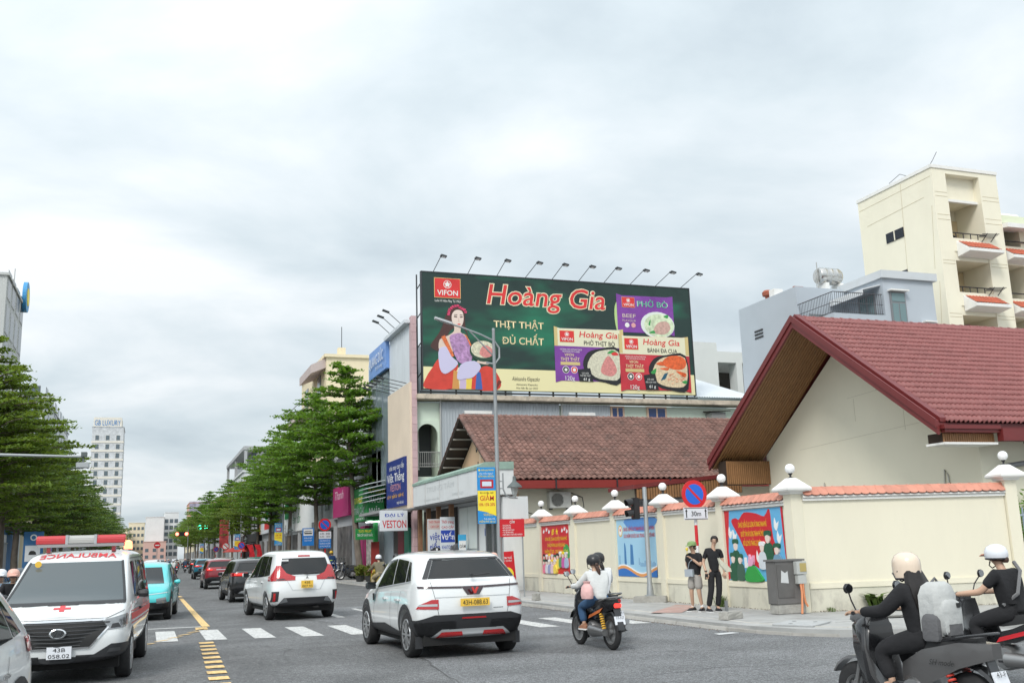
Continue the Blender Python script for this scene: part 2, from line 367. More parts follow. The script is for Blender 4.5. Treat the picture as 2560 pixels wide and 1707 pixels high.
# manhole frame, tactile strip, drain
tact = mat('tactile_red', (.42, .28, .245), .85, var=.2, vs_=3, dirt=.9, dcol=(.36, .34, .32), ds=1.1)
b = B(); b.face([(11.15, 21.6, .156), (11.7, 21.1, .156), (13.3, 23.2, .156), (13.1, 23.9, .156)]); b.build('tactile_strip', tact, pavement)
b = B(); b.prism([(11.3, 16.9, .14), (12.15, 17.55, .14), (12.55, 16.75, .14), (11.65, 16.1, .14)], (0, 0, .022)); b.build('manhole_cover', mat('cover_concrete', (.40, .41, .41), .8, var=.1, vs_=5, bump=.2), pavement)
b = B()
for x, y in ((11.6, 16.75), (12.0, 17.2), (12.2, 16.8)): b.box((x, y, .16), (x + .07, y + .05, .166))
b.build('lifting_slot', mat('dark_iron', (.06, .06, .06), .6), pavement)
b = B(); b.prism([(14.0, 17.2, .15), (15.6, 16.9, .15), (15.6, 16.5, .15), (14.0, 16.8, .15)], (0, 0, .008)); b.build('drain_grate', MATS['dark_iron'], pavement)
# left pavement
b = B(); b.prism([(-7.4, 30, -.02), (-7.4, 400, -.02), (-60, 400, -.02), (-60, 30, -.02)], (0, 0, .17)); pl_ = struct(b.build('pavement_left', pave_m))
for k in range(40): piece('kerb_stone', kme, kerb_m, pl_, Matrix.Translation((-7.35, 30.98 + k, -.004)) @ Matrix.Rotation(math.pi, 4, 'Z'))
# ------------------------------------------------------------------ boundary wall with posters
wall_m = mat('wall_cream', (.74, .695, .555), .85, var=.05, vs_=.8, bump=.12, bs=120, dirt=.30, dcol=(.52, .49, .41), ds=1.6, stretch=(1, 1, .22))
plinth_m = mat('wall_plinth', (.64, .615, .51), .9, var=.07, vs_=1.2, bump=.2, bs=90, dirt=.85, dcol=(.30, .28, .24), ds=1.6, stretch=(1, 1, .5))
cap_m = mat('cap_white', (.77, .76, .73), .8, var=.04, vs_=3, dirt=.18, dcol=(.45, .44, .40), ds=2)
tile_m = mat('coping_terracotta', (.55, .235, .165), .7, var=.12, vs_=6, dirt=.22, dcol=(.30, .16, .12), ds=5, rnd=.10)
globe_m = mat('lamp_globe_opal', (.86, .86, .85), .3)
iron = mat('iron_black', (.025, .025, .028), .5)
def pier(root, x, y, rz=0., grow=0.):
    c = Vector((x, y, 0)); ax = Vector((math.cos(rz), math.sin(rz), 0)); ay = Vector((-ax.y, ax.x, 0)); az = Vector((0, 0, 1)); g = grow
    b = B(); b.obox(c + az * (1.45 + g / 2), ax, ay, az, .15, .15, 1.32 + g / 2); p = b.build('pier', wall_m, root, bevel=.006)
    b = B()
    def ring(h, z): return [c + ax * (h * i) + ay * (h * j) + az * (z + g) for i, j in ((-1, -1), (1, -1), (1, 1), (-1, 1))]
    b.loft([ring(.17, 2.73), ring(.2, 2.74), ring(.22, 2.79), ring(.30, 2.80), ring(.32, 2.83), ring(.32, 2.87), ring(.09, 3.10), ring(.08, 3.105)]); b.build('pier_cap', cap_m, p)
    b = B(); b.lathe([(.075, 0), (.075, .012), (.025, .03), (.022, .07), (.05, .1), (.052, .115)], c + az * (3.1 + g), n=12); b.build('lamp_base', iron, p, smooth=True)
    b = B(); b.ball(c + az * (3.315 + g), .115, 18); b.build('lamp_globe', globe_m, p, smooth=True)
    return p
# one flat scalloped tile and one half-round ridge tile, shared by both walls
def coping_meshes(w):
    b = B(); n = 6
    out = [(-w / 2, 0), (w / 2, 0)] + [(w / 2 * math.cos(math.pi * k / n), -.19 - .05 * math.sin(math.pi * k / n)) for k in range(n + 1)]
    b.prism([(x, y, 0) for x, y in out], (0, 0, .016)); bmesh.ops.recalc_face_normals(b.b, faces=b.b.faces); a = bpy.data.meshes.new('coping_tile'); b.b.to_mesh(a); b.b.free()
    b = B()
    for x0, x1, r in ((0, .262, .062), (.25, .29, .07)):
        b.loft([[(x, r * math.cos(math.pi * k / 7), r * math.sin(math.pi * k / 7)) for k in range(8)] for x in (x0, x1)])
    bmesh.ops.recalc_face_normals(b.b, faces=b.b.faces); c = bpy.data.meshes.new('ridge_tile'); b.b.to_mesh(c); b.b.free()
    return a, c
CT, RT = coping_meshes(.198)
def wall_bay(root, P, Q, out, zt=2.5, plinth=True):
    """wall panel from P to Q (ground points), out = unit vector to the street"""
    P, Q, out = Vector(P), Vector(Q), Vector(out); d = (Q - P).normalized(); L = (Q - P).length; up = Vector((0, 0, 1)); mid = (P + Q) / 2
    b = B(); b.obox(mid + up * ((zt + .1) / 2 + .35), d, out, up, L / 2, .075, (zt + .1) / 2 - .35); p = b.build('wall_panel', wall_m, root)
    b = B(); b.obox(mid + up * .385, d, out, up, L / 2, .092, .255); b.build('plinth', plinth_m, p)
    b = B(); b.obox(mid + up * .70, d, out, up, L / 2, .115, .065); b.build('ledge', wall_m, p, bevel=.006)
    b = B(); b.obox(mid + up * (zt + .03), d, out, up, L / 2, .13, .03); b.build('cornice', cap_m, p)
    # coping core and tiles
    e0, e1 = P + up * (zt + .07), Q + up * (zt + .07)
    b = B(); b.loft([[e + out * .17, e + out * .17 + up * .02, e + up * .185, e - out * .17 + up * .02, e - out * .17] for e in (e0, e1)]); cop = b.build('coping_bed', cap_m, p)
    sl = (out * .2 - up * .2).normalized(); nr = (out * .2 + up * .2).normalized()
    n = max(1, round(L / .2)); step = L / n
    I = WM[root].inverted()
    for k in range(n):
        pos = P + d * (step * (k + .5)) + up * (zt + .275) + out * .03 + nr * (.008 + rnd.uniform(0, .006))
        M4 = Matrix((d, -sl, nr)).transposed().to_4x4() if False else Matrix(((d.x, -sl.x, nr.x, pos.x), (d.y, -sl.y, nr.y, pos.y), (d.z, -sl.z, nr.z, pos.z), (0, 0, 0, 1)))
        piece('coping_tile', CT, tile_m, p, I @ M4)
    n = round(L / .265); step = L / n
    for k in range(n):
        pos = P + d * (step * k) + up * (zt + .255); s = out.cross(d); s = s if s.z > 0 else -s
        M4 = Matrix(((d.x, out.x, 0, pos.x), (d.y, out.y, 0, pos.y), (d.z, out.z, 1, pos.z), (0, 0, 0, 1)))
        piece('ridge_tile', RT, tile_m, p, I @ M4)
    return p
bw = thing('boundary_wall', 'cream street wall with globe-topped piers, tiled coping and three posters', 'wall', (13.8, 19.4, .15))
PY = [19.42, 22.38, 25.54, 28.70, 31.85, 35.05]
for y in PY: pier(bw, 13.8, y)
ends = PY + [36.9]
for y0, y1 in zip(ends, ends[1:]): wall_bay(bw, (13.8, y0 + .15, 0), (13.8, y1 - (.15 if y1 < 36 else 0), 0), (-1, 0, 0))
bw2 = thing('boundary_wall', 'plain cream wall along the side street, behind the two scooter riders', 'wall', (16.5, 18.9, .15))
A2 = Vector((13.95, 19.36, 0)); B2 = Vector((19.02, 18.33, 0))
wall_bay(bw2, A2 + D2 * .02, B2 - D2 * .16, N2, 2.58)
pier(bw2, B2.x, B2.y, math.atan2(D2.y, D2.x), .2)
gate_m = mat('gate_bluegrey', (.30, .36, .42), .5)
gt = thing('iron_fence', 'blue-grey iron bar fence at the right edge beside the last pier', 'fence', (20, 18.2, .15))
for k in range(12):
    q = B2 + D2 * (.32 + k * .16); b = B(); b.box((q.x - .015, q.y - .015, .2), (q.x + .015, q.y + .015, 2.3)); b.build('bar', gate_m, gt)
for z in (.35, 2.12):
    b = B(); b.tube([B2 + D2 * .16 + Vector((0, 0, z)), B2 + D2 * 2.3 + Vector((0, 0, z))], .025, 6); b.build('rail', gate_m, gt)
# ------------------------------------------------------------------ tiled roofs
def tile_mesh(name, w, l, amp, waves=2, lip=.03):
    b = B(); n = 8; top = []; 
    for k in range(n + 1):
        x = w * k / n; top.append((x, amp * (.5 + .5 * math.sin(2 * math.pi * waves * k / n - .6))))
    A = [b.v((x, 0, z + lip)) for x, z in top]; D = [b.v((x, l * 1.06, z + .002)) for x, z in top]; F = [b.v((x, 0, z + lip - .028)) for x, z in top]
    for k in range(n):
        b.b.faces.new((A[k], A[k + 1], D[k + 1], D[k])).smooth = True
        b.b.faces.new((F[k], F[k + 1], A[k + 1], A[k]))
    me = bpy.data.meshes.new(name); b.b.to_mesh(me); b.b.free(); return me
def tile_slope(root, o, ex, es, nr, width, length, tw, tl, amp, m, keep=300, waves=2, jit=.004):
    """lay tiles on a slope: o = eave corner, ex along the eave, es up the slope, nr normal (world)"""
    o, ex, es, nr = Vector(o), Vector(ex).normalized(), Vector(es).normalized(), Vector(nr).normalized()
    me = tile_mesh('roof_tile', tw, tl, amp, waves); I = WM[root].inverted(); rr = random.Random(5)
    nx, ny = int(round(width / tw)), int(round(length / tl)); cells = []
    for j in range(ny):
        for i in range(nx):
            p = o + ex * (i * tw) + es * (j * tl) + nr * (.01 + rr.uniform(-jit, jit))
            cells.append((dist(p) + (0 if in_view(p, 1.0) else 1e3), p, rr.uniform(-.012, .012)))
    cells.sort(key=lambda c: c[0])
    def mt(p, a):
        e2 = (ex + es * a).normalized(); s2 = nr.cross(e2)
        return Matrix(((e2.x, s2.x, nr.x, p.x), (e2.y, s2.y, nr.y, p.y), (e2.z, s2.z, nr.z, p.z), (0, 0, 0, 1)))
    for _, p, a in cells[:keep]: piece('roof_tile', me, m, root, I @ mt(p, a))
    vs_, fs = [], []; base = [v.co.copy() for v in me.vertices]; pol = [list(f.vertices) for f in me.polygons]
    for _, p, a in cells[keep:]:
        M4 = I @ mt(p, a); k = len(vs_); vs_ += [M4 @ v for v in base]; fs += [[i + k for i in f] for f in pol]
    if vs_:
        mm = bpy.data.meshes.new('roof_tiles_beyond'); mm.from_pydata(vs_, [], fs); mm.polygons.foreach_set('use_smooth', [True] * len(fs)); q = put('roof_tiles_beyond', mm, m, root); q['kind'] = 'stuff'
def ridge_row(root, a, c, r, m, step=.33, name='ridge_tile'):
    a, c = Vector(a), Vector(c); d = (c - a).normalized(); n = int((c - a).length / step); side = Vector((0, 0, 1)).cross(d).normalized(); up = d.cross(side)
    b = B()
    for x0, x1, q in ((0, step * .93, r), (step * .86, step * 1.04, r * 1.14)):
        b.loft([[(x, q * math.cos(math.pi * k / 6), q * math.sin(math.pi * k / 6)) for k in range(7)] for x in (x0, x1)])
    bmesh.ops.recalc_face_normals(b.b, faces=b.b.faces); me = bpy.data.meshes.new(name); b.b.to_mesh(me); b.b.free(); I = WM[root].inverted()
    for k in range(n):
        p = a + d * (k * step); piece(name, me, m, root, I @ Matrix(((d.x, side.x, up.x, p.x), (d.y, side.y, up.y, p.y), (d.z, side.z, up.z, p.z), (0, 0, 0, 1))))
# ------------------------------------------------------------------ cream house with the red tiled roof
red_tile = mat('tile_red', (.25, .085, .08), .5, var=.10, vs_=2.2, dirt=.18, dcol=(.17, .06, .055), ds=3, rnd=.06)
maroon = mat('fascia_maroon', (.155, .022, .022), .45, var=.08, vs_=1.5)
slat_m = mat('soffit_slat', (.27, .135, .055), .55, var=.15, vs_=5, rnd=.06)
house_m = mat('house_cream', (.78, .74, .60), .88, var=.04, vs_=.7, bump=.1, bs=90, dirt=.10, dcol=(.55, .52, .43), ds=.7)
gap_m = mat('slat_gap', (.035, .02, .012), .9)
XO, XW, XR = 18.4, 20.3, 40.0
RY, RZ, EYn, EYf, EZ = 25.07, 8.37, 19.6, 30.5, 4.46
h = thing('red_roof_house', 'cream house with glossy red tiled gable roof and slatted wooden eaves', 'house', (24, 25, .15))
b = B(); b.prism([(XW, 20.3, 0), (XW, 20.3, 4.62), (XW, RY, 7.95), (XW, 29.85, 4.62), (XW, 29.85, 0)], (XR - XW, 0, 0)); b.build('wall', house_m, h)
sN = Vector((0, EYn - RY, EZ - RZ)); sN_up = -sN.normalized(); nN = Vector((0, -(RZ - EZ), RY - EYn)).normalized(); nN = Vector((0, -abs(nN.y), abs(nN.z)))
Ls = sN.length
# roof deck: two sloping boards
th = Vector((0, 0, -.16))
b = B(); b.hexa([(XO, EYn, EZ - .16), (XR, EYn, EZ - .16), (XR, RY, RZ - .16), (XO, RY, RZ - .16), (XO, EYn, EZ), (XR, EYn, EZ), (XR, RY, RZ), (XO, RY, RZ)]); b.build('roof_deck', maroon, h)
b = B(); b.hexa([(XO, RY + .002, RZ - .16), (XR, RY + .002, RZ - .16), (XR, EYf, EZ - .16), (XO, EYf, EZ - .16), (XO, RY + .002, RZ), (XR, RY + .002, RZ), (XR, EYf, EZ), (XO, EYf, EZ)]); b.build('roof_deck', maroon, h)
tile_slope(h, (XO + .22, EYn - .06, EZ - .02), (1, 0, 0), sN_up, nN, XR - XO - .22, Ls + .02, .30, .318, .075, red_tile, 300)
ridge_row(h, (XO + .1, RY, RZ - .01), (XR, RY, RZ - .01), .10, red_tile, .34)
# barge boards on both rakes: stepped maroon profile
for ye, sg in ((EYn, -1), (EYf, 1)):
    for dx, dz0, dz1, t in ((-.06, -.30, .05, .07), (-.10, -.12, .09, .04), (.06, .02, .13, .22)):
        b = B(); b.hexa([(XO + dx, ye + sg * .02, EZ + dz0), (XO + dx + t, ye + sg * .02, EZ + dz0), (XO + dx + t, RY, RZ + dz0), (XO + dx, RY, RZ + dz0), (XO + dx, ye + sg * .02, EZ + dz1), (XO + dx + t, ye + sg * .02, EZ + dz1), (XO + dx + t, RY, RZ + dz1), (XO + dx, RY, RZ + dz1)]); b.build('barge_board', maroon, h)
# slatted soffit under the far slope's overhang, seen from below
dF = Vector((0, EYf - RY, EZ - RZ)).normalized()
b = B(); b.hexa([(XO + .02, RY + .1, RZ - .27), (XW, RY + .1, RZ - .27), (XW, EYf - .05, EZ - .235), (XO + .02, EYf - .05, EZ - .235), (XO + .02, RY + .1, RZ - .17), (XW, RY + .1, RZ - .17), (XW, EYf - .05, EZ - .165), (XO + .02, EYf - .05, EZ - .165)]); soff = b.build('soffit', gap_m, h)
ns = 18
for k in range(ns):
    x0 = XO + .04 + k * (XW - XO - .05) / ns; w = (XW - XO - .05) / ns * .74
    b = B(); b.hexa([(x0, RY + .12, RZ - .325), (x0 + w, RY + .12, RZ - .325), (x0 + w, EYf - .08, EZ - .27), (x0, EYf - .08, EZ - .27), (x0, RY + .12, RZ - .272), (x0 + w, RY + .12, RZ - .272), (x0 + w, EYf - .08, EZ - .237), (x0, EYf - .08, EZ - .237)]); b.build('slat', slat_m, soff)
b = B(); b.hexa([(XO + .02, EYn + .05, EZ - .235), (XW, EYn + .05, EZ - .235), (XW, RY - .1, RZ - .27), (XO + .02, RY - .1, RZ - .27), (XO + .02, EYn + .05, EZ - .165), (XW, EYn + .05, EZ - .165), (XW, RY - .1, RZ - .17), (XO + .02, RY - .1, RZ - .17)]); b.build('soffit', slat_m, h)
# closed eave boxes clad with upright slats
def slat_box(x0, x1, y, z0, z1, n, face=-1):
    b = B(); b.box((x0, y, z0), (x1, y + .5 * -face, z1)); p = b.build('eave_box', gap_m, h)
    for k in range(n):
        a = x0 + (x1 - x0) * (k + .08) / n; c = x0 + (x1 - x0) * (k + .86) / n
        b = B(); b.box((a, y + face * .002, z0 + .01), (c, y + face * .022, z1 - .01)); b.build('slat', slat_m, p)
slat_box(18.55, 20.3, 29.72, 3.62, 4.42, 22)
slat_box(18.6, 20.25, 19.72, 3.98, 4.22, 24)
b = B(); b.box((18.5, 19.5, 4.22), (20.25, 19.72, 4.30)).box((18.45, 19.45, 4.30), (20.25, 19.72, 4.40)); b.build('eave_moulding', maroon, h)
b = B(); b.box((18.5, 19.55, 3.92), (20.2, 20.2, 3.975)); b.build('eave_lining', cap_m, h)
# low lean-to roof by the far corner, with slatted fascia
b = B(); b.hexa([(15.9, 31.5, 3.62), (20.3, 31.5, 4.05), (20.3, 33.6, 4.05), (15.9, 33.6, 3.62), (15.9, 31.5, 3.76), (20.3, 31.5, 4.19), (20.3, 33.6, 4.19), (15.9, 33.6, 3.76)]); b.build('porch_roof', maroon, h)
b = B(); b.hexa([(16.0, 31.55, 3.22), (20.3, 31.55, 3.45), (20.3, 31.65, 3.45), (16.0, 31.65, 3.22), (16.0, 31.55, 3.62), (20.3, 31.55, 4.05), (20.3, 31.65, 4.05), (16.0, 31.65, 3.62)]); pf = b.build('porch_fascia', gap_m, h)
for k in range(40):
    x = 16.02 + k * .107; z0 = 3.23 + (x - 16) * .0535; z1 = 3.61 + (x - 16) * .1
    b = B(); b.hexa([(x, 31.53, z0), (x + .08, 31.53, z0), (x + .08, 31.549, z0), (x, 31.549, z0), (x, 31.53, z1), (x + .08, 31.53, z1), (x + .08, 31.549, z1), (x, 31.549, z1)]); b.build('slat', slat_m, pf)
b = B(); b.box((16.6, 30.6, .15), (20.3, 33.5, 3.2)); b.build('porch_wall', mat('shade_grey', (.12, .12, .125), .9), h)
# gutter along the near eave, downpipe, panel joints on the gable, AC unit, conduits
b = B(); b.box((20.26, 19.42, 4.0), (XR, 19.62, 4.32)); b.build('gutter', maroon, h, bevel=.01)
for x in (21.15, 24, 27): 
    b = B(); b.box((x, 19.40, 3.96), (x + .05, 19.66, 4.34)); b.build('gutter_strap', iron, h)
b = B(); b.box((20.4, 19.62, 4.32), (XR, 19.9, 4.44)); b.build('eave_shadow_strip', mat('eave_shadow_grey', (.08, .08, .085), .8), h)  # dark strip above the gutter, coloured as the eave's shadow
pipe_m = mat('pipe_grey', (.17, .175, .18), .5)
b = B(); b.tube([(23.5, 19.95, 3.9), (22.4, 20.05, 3.6), (20.95, 20.1, 3.42), (20.78, 20.12, 3.3), (20.75, 20.14, 2.9), (20.75, 20.14, .2)], .07, 10); b.build('downpipe', pipe_m, h, smooth=True)
b = B(); b.box((22.2, 20.27, .3), (24, 20.31, 3.3)); b.build('window', mat('teal_glass', (.02, .07, .075), .1), h)
b = B(); b.box((21.95, 20.24, .2), (22.2, 20.32, 3.42)).box((22.2, 20.24, 2.35), (24, 20.33, 2.5)); b.build('window_frame', iron, h)
joint = mat('plaster_joint', (.52, .48, .38), .9)
for p, q in (((23.95, 6.9), (23.95, 6.0)), ((21.6, 6.1), (25.3, 5.95)), ((22.9, 6.02), (22.9, 4.7)), ((20.4, 4.9), (27.9, 4.62)), ((21.2, 5.0), (21.2, 5.7)), ((25.0, 5.9), (25.0, 5.2))):
    b = B(); b.tube([(XW - .001, p[0], p[1]), (XW - .001, q[0], q[1])], .006, 4); b.build('plaster_joint', joint, h)
ac_m = mat('ac_casing', (.62, .62, .58), .6, dirt=.3, dcol=(.4, .38, .33), ds=4)
def ac_unit(label, x, y, z, axis='y', sc_=1.):
    """split-unit condenser facing -y or -x"""
    rz = 0 if axis == 'y' else -math.pi / 2
    t = thing('air_conditioner', label, 'air conditioner', (x, y, z), rz, scale=sc_)
    b = B(); b.box((-.42, 0, 0), (.42, .3, .58)); b.build('casing', ac_m, t, world=False, bevel=.02)
    b = B(); b.lathe([(.0, .0), (.23, -.004), (.235, -.012), (.0, -.012)], (-.12, 0, .29), 'Y', 20); g = b.build('fan_grille', mat('grille_dark', (.05, .05, .052), .5), t, world=False)
    b = B()
    for r in (.08, .13, .18, .225):
        b.lathe([(r, -.012), (r + .008, -.02), (r + .016, -.012)], (-.12, 0, .29), 'Y', 20)
    for k in range(8): b.obox((-.12 + .12 * math.cos(k * .785), -.016, .29 + .12 * math.sin(k * .785)), (math.cos(k * .785), 0, math.sin(k * .785)), (0, 1, 0), (-math.sin(k * .785), 0, math.cos(k * .785)), .11, .004, .004)
    b.build('grille_ring', ac_m, g, world=False)
    b = B(); b.box((-.36, .04, -.05), (-.3, .26, 0)).box((.3, .04, -.05), (.36, .26, 0)).box((.4, .05, .1), (.47, .2, .3)); b.build('bracket', iron, t, world=False)
    return t
ac_unit('grey air conditioner behind the plain side-street wall, under the red roof', 19.95, 23.2, 2.35, 'x')
for y in (21.4, 26.6):
    b = B(); b.tube([(XW - .03, y, 2.4), (XW - .03, y + .05, 3.3), (XW - .03, y + .16, 3.45), (XW - .03, y + .2, 3.1), (XW - .02, y + .12, 2.6)], .022, 6); b.build('conduit', mat('conduit_grey', (.5, .49, .44), .6), h, smooth=True)
# ------------------------------------------------------------------ middle house with weathered brown tiles
brown_tile = mat('tile_weathered', (.195, .108, .088), .85, var=.35, vs_=1.6, dirt=.85, dcol=(.10, .075, .065), ds=1.4, rnd=.22)
mh = thing('brown_roof_house', 'long low house with weathered brown tiled roof and dark red gutter', 'house', (20, 43, .15))
MX0, MX1, MYn, MYr, MYf, MZe, MZr = 13.1, 32.0, 38.0, 43.0, 48.0, 4.42, 7.62
peach = mat('gable_peach', (.66, .45, .29), .9, var=.08, vs_=1.2, dirt=.35, dcol=(.42, .28, .19), ds=1.2)
b = B(); b.prism([(14.0, 38.7, 0), (14.0, 38.7, 4.6), (14.0, MYr, 7.2), (14.0, 47.3, 4.6), (14.0, 47.3, 0)], (.25, 0, 0)); gb = b.build('gable_wall', peach, mh)
b = B(); b.box((13.985, 42.7, 4.2), (13.999, 42.95, 6.9)); b.build('gable_post', mat('peach_light', (.72, .53, .37), .9), gb)
b = B(); b.box((13.98, 43.25, 6.05), (13.999, 43.4, 6.35)).box((13.98, 43.1, 4.9), (13.999, 43.18, 5.6)); b.build('vent_slot', iron, gb)
b = B(); b.box((14.25, 38.75, 0), (31.5, 47.2, 4.55)); b.build('wall', house_m, mh)
sl = Vector((0, MYr - MYn, MZr - MZe)); es = sl.normalized(); nm = Vector((0, -sl.z, sl.y)).normalized()
b = B(); b.hexa([(MX0, MYn, MZe - .12), (MX1, MYn, MZe - .12), (MX1, MYr, MZr - .12), (MX0, MYr, MZr - .12), (MX0, MYn, MZe), (MX1, MYn, MZe), (MX1, MYr, MZr), (MX0, MYr, MZr)]); b.build('roof_deck', mat('deck_dark', (.05, .035, .03), .9), mh)
b = B(); b.hexa([(MX0, MYr + .003, MZr - .12), (MX1, MYr + .003, MZr - .12), (MX1, MYf, MZe - .12), (MX0, MYf, MZe - .12), (MX0, MYr + .003, MZr), (MX1, MYr + .003, MZr), (MX1, MYf, MZe), (MX0, MYf, MZe)]); b.build('roof_deck', MATS['deck_dark'], mh)
tile_slope(mh, (MX0 + .1, MYn - .08, MZe - .01), (1, 0, 0), es, nm, MX1 - MX0 - .1, sl.length + .05, .26, .29, .07, brown_tile, 300, 1, .007)
ridge_row(mh, (MX0, MYr, MZr), (MX1, MYr, MZr), .12, brown_tile, .36)
ridge_row(mh, (MX0 + .06, MYn, MZe + .02), (MX0 + .06, MYr, MZr + .02), .10, brown_tile, .36, 'verge_tile')
ridge_row(mh, (MX0 + .06, MYf, MZe + .02), (MX0 + .06, MYr, MZr + .02), .10, brown_tile, .36, 'verge_tile')
purl = mat('purlin_grey', (.34, .32, .29), .9)
for k in range(8):
    f = .06 + k / 8.4
    for y0, y1 in ((MYf, MYr), (MYn, MYr)):
        y = y0 + (y1 - y0) * f; z = MZe + (MZr - MZe) * f - .15; b = B(); b.box((MX0 + .04, y - .05, z - .07), (14.0, y + .05, z)); b.build('purlin', purl, mh)
gut_red = mat('gutter_red', (.24, .028, .022), .45, var=.06, vs_=1)
b = B(); b.box((13.75, 37.82, 4.05), (MX1, 38.0, 4.38)); b.build('gutter', gut_red, mh, bevel=.012)
for x in (15.55, 18.3, 20.8, 23.3): 
    b = B(); b.box((x, 37.79, 4.02), (x + .06, 38.03, 4.42)); b.build('gutter_strap', iron, mh)
b = B(); b.box((19.6, 38.70, .2), (24.5, 38.745, 4.0)); b.build('grey_panel', mat('panel_grey', (.14, .145, .15), .8), mh)
ac_unit('white air conditioner with round fan under the dark red gutter', 16.0, 38.42, 3.28, 'y', 1.15)
cable_m = mat('cable_dark', (.05, .05, .05), .6)
b = B(); b.tube([(16.5, 38.5, 3.9), (17.0, 38.45, 3.7), (17.05, 38.45, 3.3), (16.4, 38.45, 2.95), (15.4, 38.45, 2.9), (14.6, 38.45, 3.1), (14.5, 38.45, 3.2)], .022, 6); tag(b.build('cable', cable_m, None, smooth=True), 'looping black cable on the cream wall below the air conditioner', 'cable')
# ------------------------------------------------------------------ white shop with boxed fascia under the gable
shop_w = mat('shop_white', (.66, .68, .68), .7, var=.05, vs_=1, dirt=.3, dcol=(.42, .43, .42), ds=1.1, stretch=(1, 1, .3))
green_cap = mat('awning_green', (.26, .37, .31), .8, var=.18, vs_=3, dirt=.5, dcol=(.17, .21, .18), ds=2)
sh = thing('corner_shop', 'white shop with blank fascia box and faded green capping under the tiled gable', 'shop', (13, 42, .15))
b = B(); b.box((12.95, 36.95, 0), (14.0, 48.9, 3.7)); b.build('wall', shop_w, sh)
b = B(); b.box((11.9, 36.85, 3.78), (13.4, 46.85, 4.78)); b.build('fascia', shop_w, sh)
b = B(); b.loft([[(11.86, y, 4.75), (11.86, y, 4.86), (12.25, y, 5.03), (13.4, y, 5.05), (13.4, y, 4.75)] for y in (36.8, 38.2, 41, 44, 46.9)]); b.build('fascia_capping', green_cap, sh)
b = B(); b.box((11.95, 36.95, 3.72), (13.3, 49.2, 3.78)); b.build('soffit', mat('soffit_grey', (.3, .3, .3), .9), sh)
for y in (39.4, 42.2, 44.6):
    b = B(); b.box((11.895, y, 3.8), (11.8995, y + .02, 4.76)); b.build('fascia_joint', mat('joint_rust', (.35, .3, .27), .9), sh)
faint = mat('faded_letters', (.58, .605, .605), .8)
F = Face(sh, (11.897, 46.8, 3.78), (0, -1, 0), (0, 0, 1))
F.txt('TRUNG TÂM', 4.6, .52, .24, faint, 4.4); F.txt('Chuyên may đo', 3.2, .14, .12, faint, 2.6); F.txt('0905 123', 7.3, .16, .11, faint, 1.6)
shut = mat('shutter_pale', (.60, .64, .60), .6, var=.04, vs_=2, dirt=.3, dcol=(.40, .42, .39), ds=2)
for y0, y1 in ((37.15, 37.95), (38.05, 38.85)):
    b = B(); b.box((12.88, y0, .25), (12.935, y1, 3.45)); q = b.build('glass_door', mat('shop_glass', (.06, .07, .075), .12), sh)
    b = B(); b.box((12.85, y0 - .03, .2), (12.9, y0 + .03, 3.5)).box((12.85, y1 - .03, .2), (12.9, y1 + .03, 3.5)); b.build('door_frame', mat('alu_grey', (.32, .33, .34), .4, .6), q)
for y0, y1 in ((40.1, 41.3), (41.36, 42.6)):
    for z0, z1 in ((.2, 1.7), (1.76, 3.5)):
        b = B(); b.box((12.88, y0, z0), (12.94, y1, z1)); b.build('shutter_panel', shut, sh)
b = B(); b.box((12.87, 40.02, .15), (12.93, 40.08, 3.56)).box((12.87, 42.62, .15), (12.93, 42.68, 3.56)).box((12.872, 40.02, 3.505), (12.932, 42.68, 3.56)); b.build('shutter_frame', MATS['alu_grey'], sh)
F = Face(sh, (12.945, 40, 0), (0, -1, 0), (0, 0, 1)); F.rect('house_number', .75, 2.25, .95, 2.55, mat('enamel_blue', (.03, .10, .42), .4))
F.txt('KCB', -1.2, 1.35, .22, mat('scrawl_black', (.06, .06, .06), .8), .5, d=.075, shear=.3)
# tailor's interior and hanging garments to the left of the shutters
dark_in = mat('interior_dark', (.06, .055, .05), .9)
wood_p = mat('post_wood', (.28, .15, .08), .7, var=.2, vs_=4)
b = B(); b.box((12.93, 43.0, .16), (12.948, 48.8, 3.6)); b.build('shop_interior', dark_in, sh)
for y in (43.1, 45.2, 47.0, 48.6):
    b = B(); b.box((12.6, y, .15), (12.8, y + .18, 3.72)); b.build('post', wood_p, sh)
W_, Rd, Bl, Kk = mat('print_white', (.80, .80, .79), .6), mat('print_red', (.55, .02, .03), .6), mat('print_blue', (.02, .06, .38), .6), mat('print_black', (.02, .02, .02), .6)
Cy, Yl, Gr = mat('print_cyan', (.02, .28, .60), .6), mat('print_yellow', (.85, .62, .03), .6), mat('print_green', (.02, .28, .06), .6)
SL = mat('signboard_white', (.66, .69, .72), .6, var=.04, vs_=3, dirt=.15, dcol=(.45, .47, .48), ds=3)
def stand_sign(label, y, x, w, z0, z1, base, items, cat='sign', name='signboard', rz=0.):
    """upright board facing the traffic (-Y): items = rows of (text, y, height, width, material) or ('rect', y0, y1, material)"""
    t = thing(name, label, cat, (x + w / 2, y, z0))
    b = B(); b.box((x, y, z0), (x + w, y + .06, z1)); b.build('board', base, t, bevel=.008)
    f = Face(t, (x, y, z0), (1, 0, 0), (0, 0, 1))
    for it in items:
        if it[0] == 'rect': f.rect('colour_band', .015, it[1], w - .015, it[2], it[3], .003)
        else: f.txt(it[0], w / 2, it[1], it[2], it[4], it[3] * w, bold=it[5] if len(it) > 5 else .008)
    return t
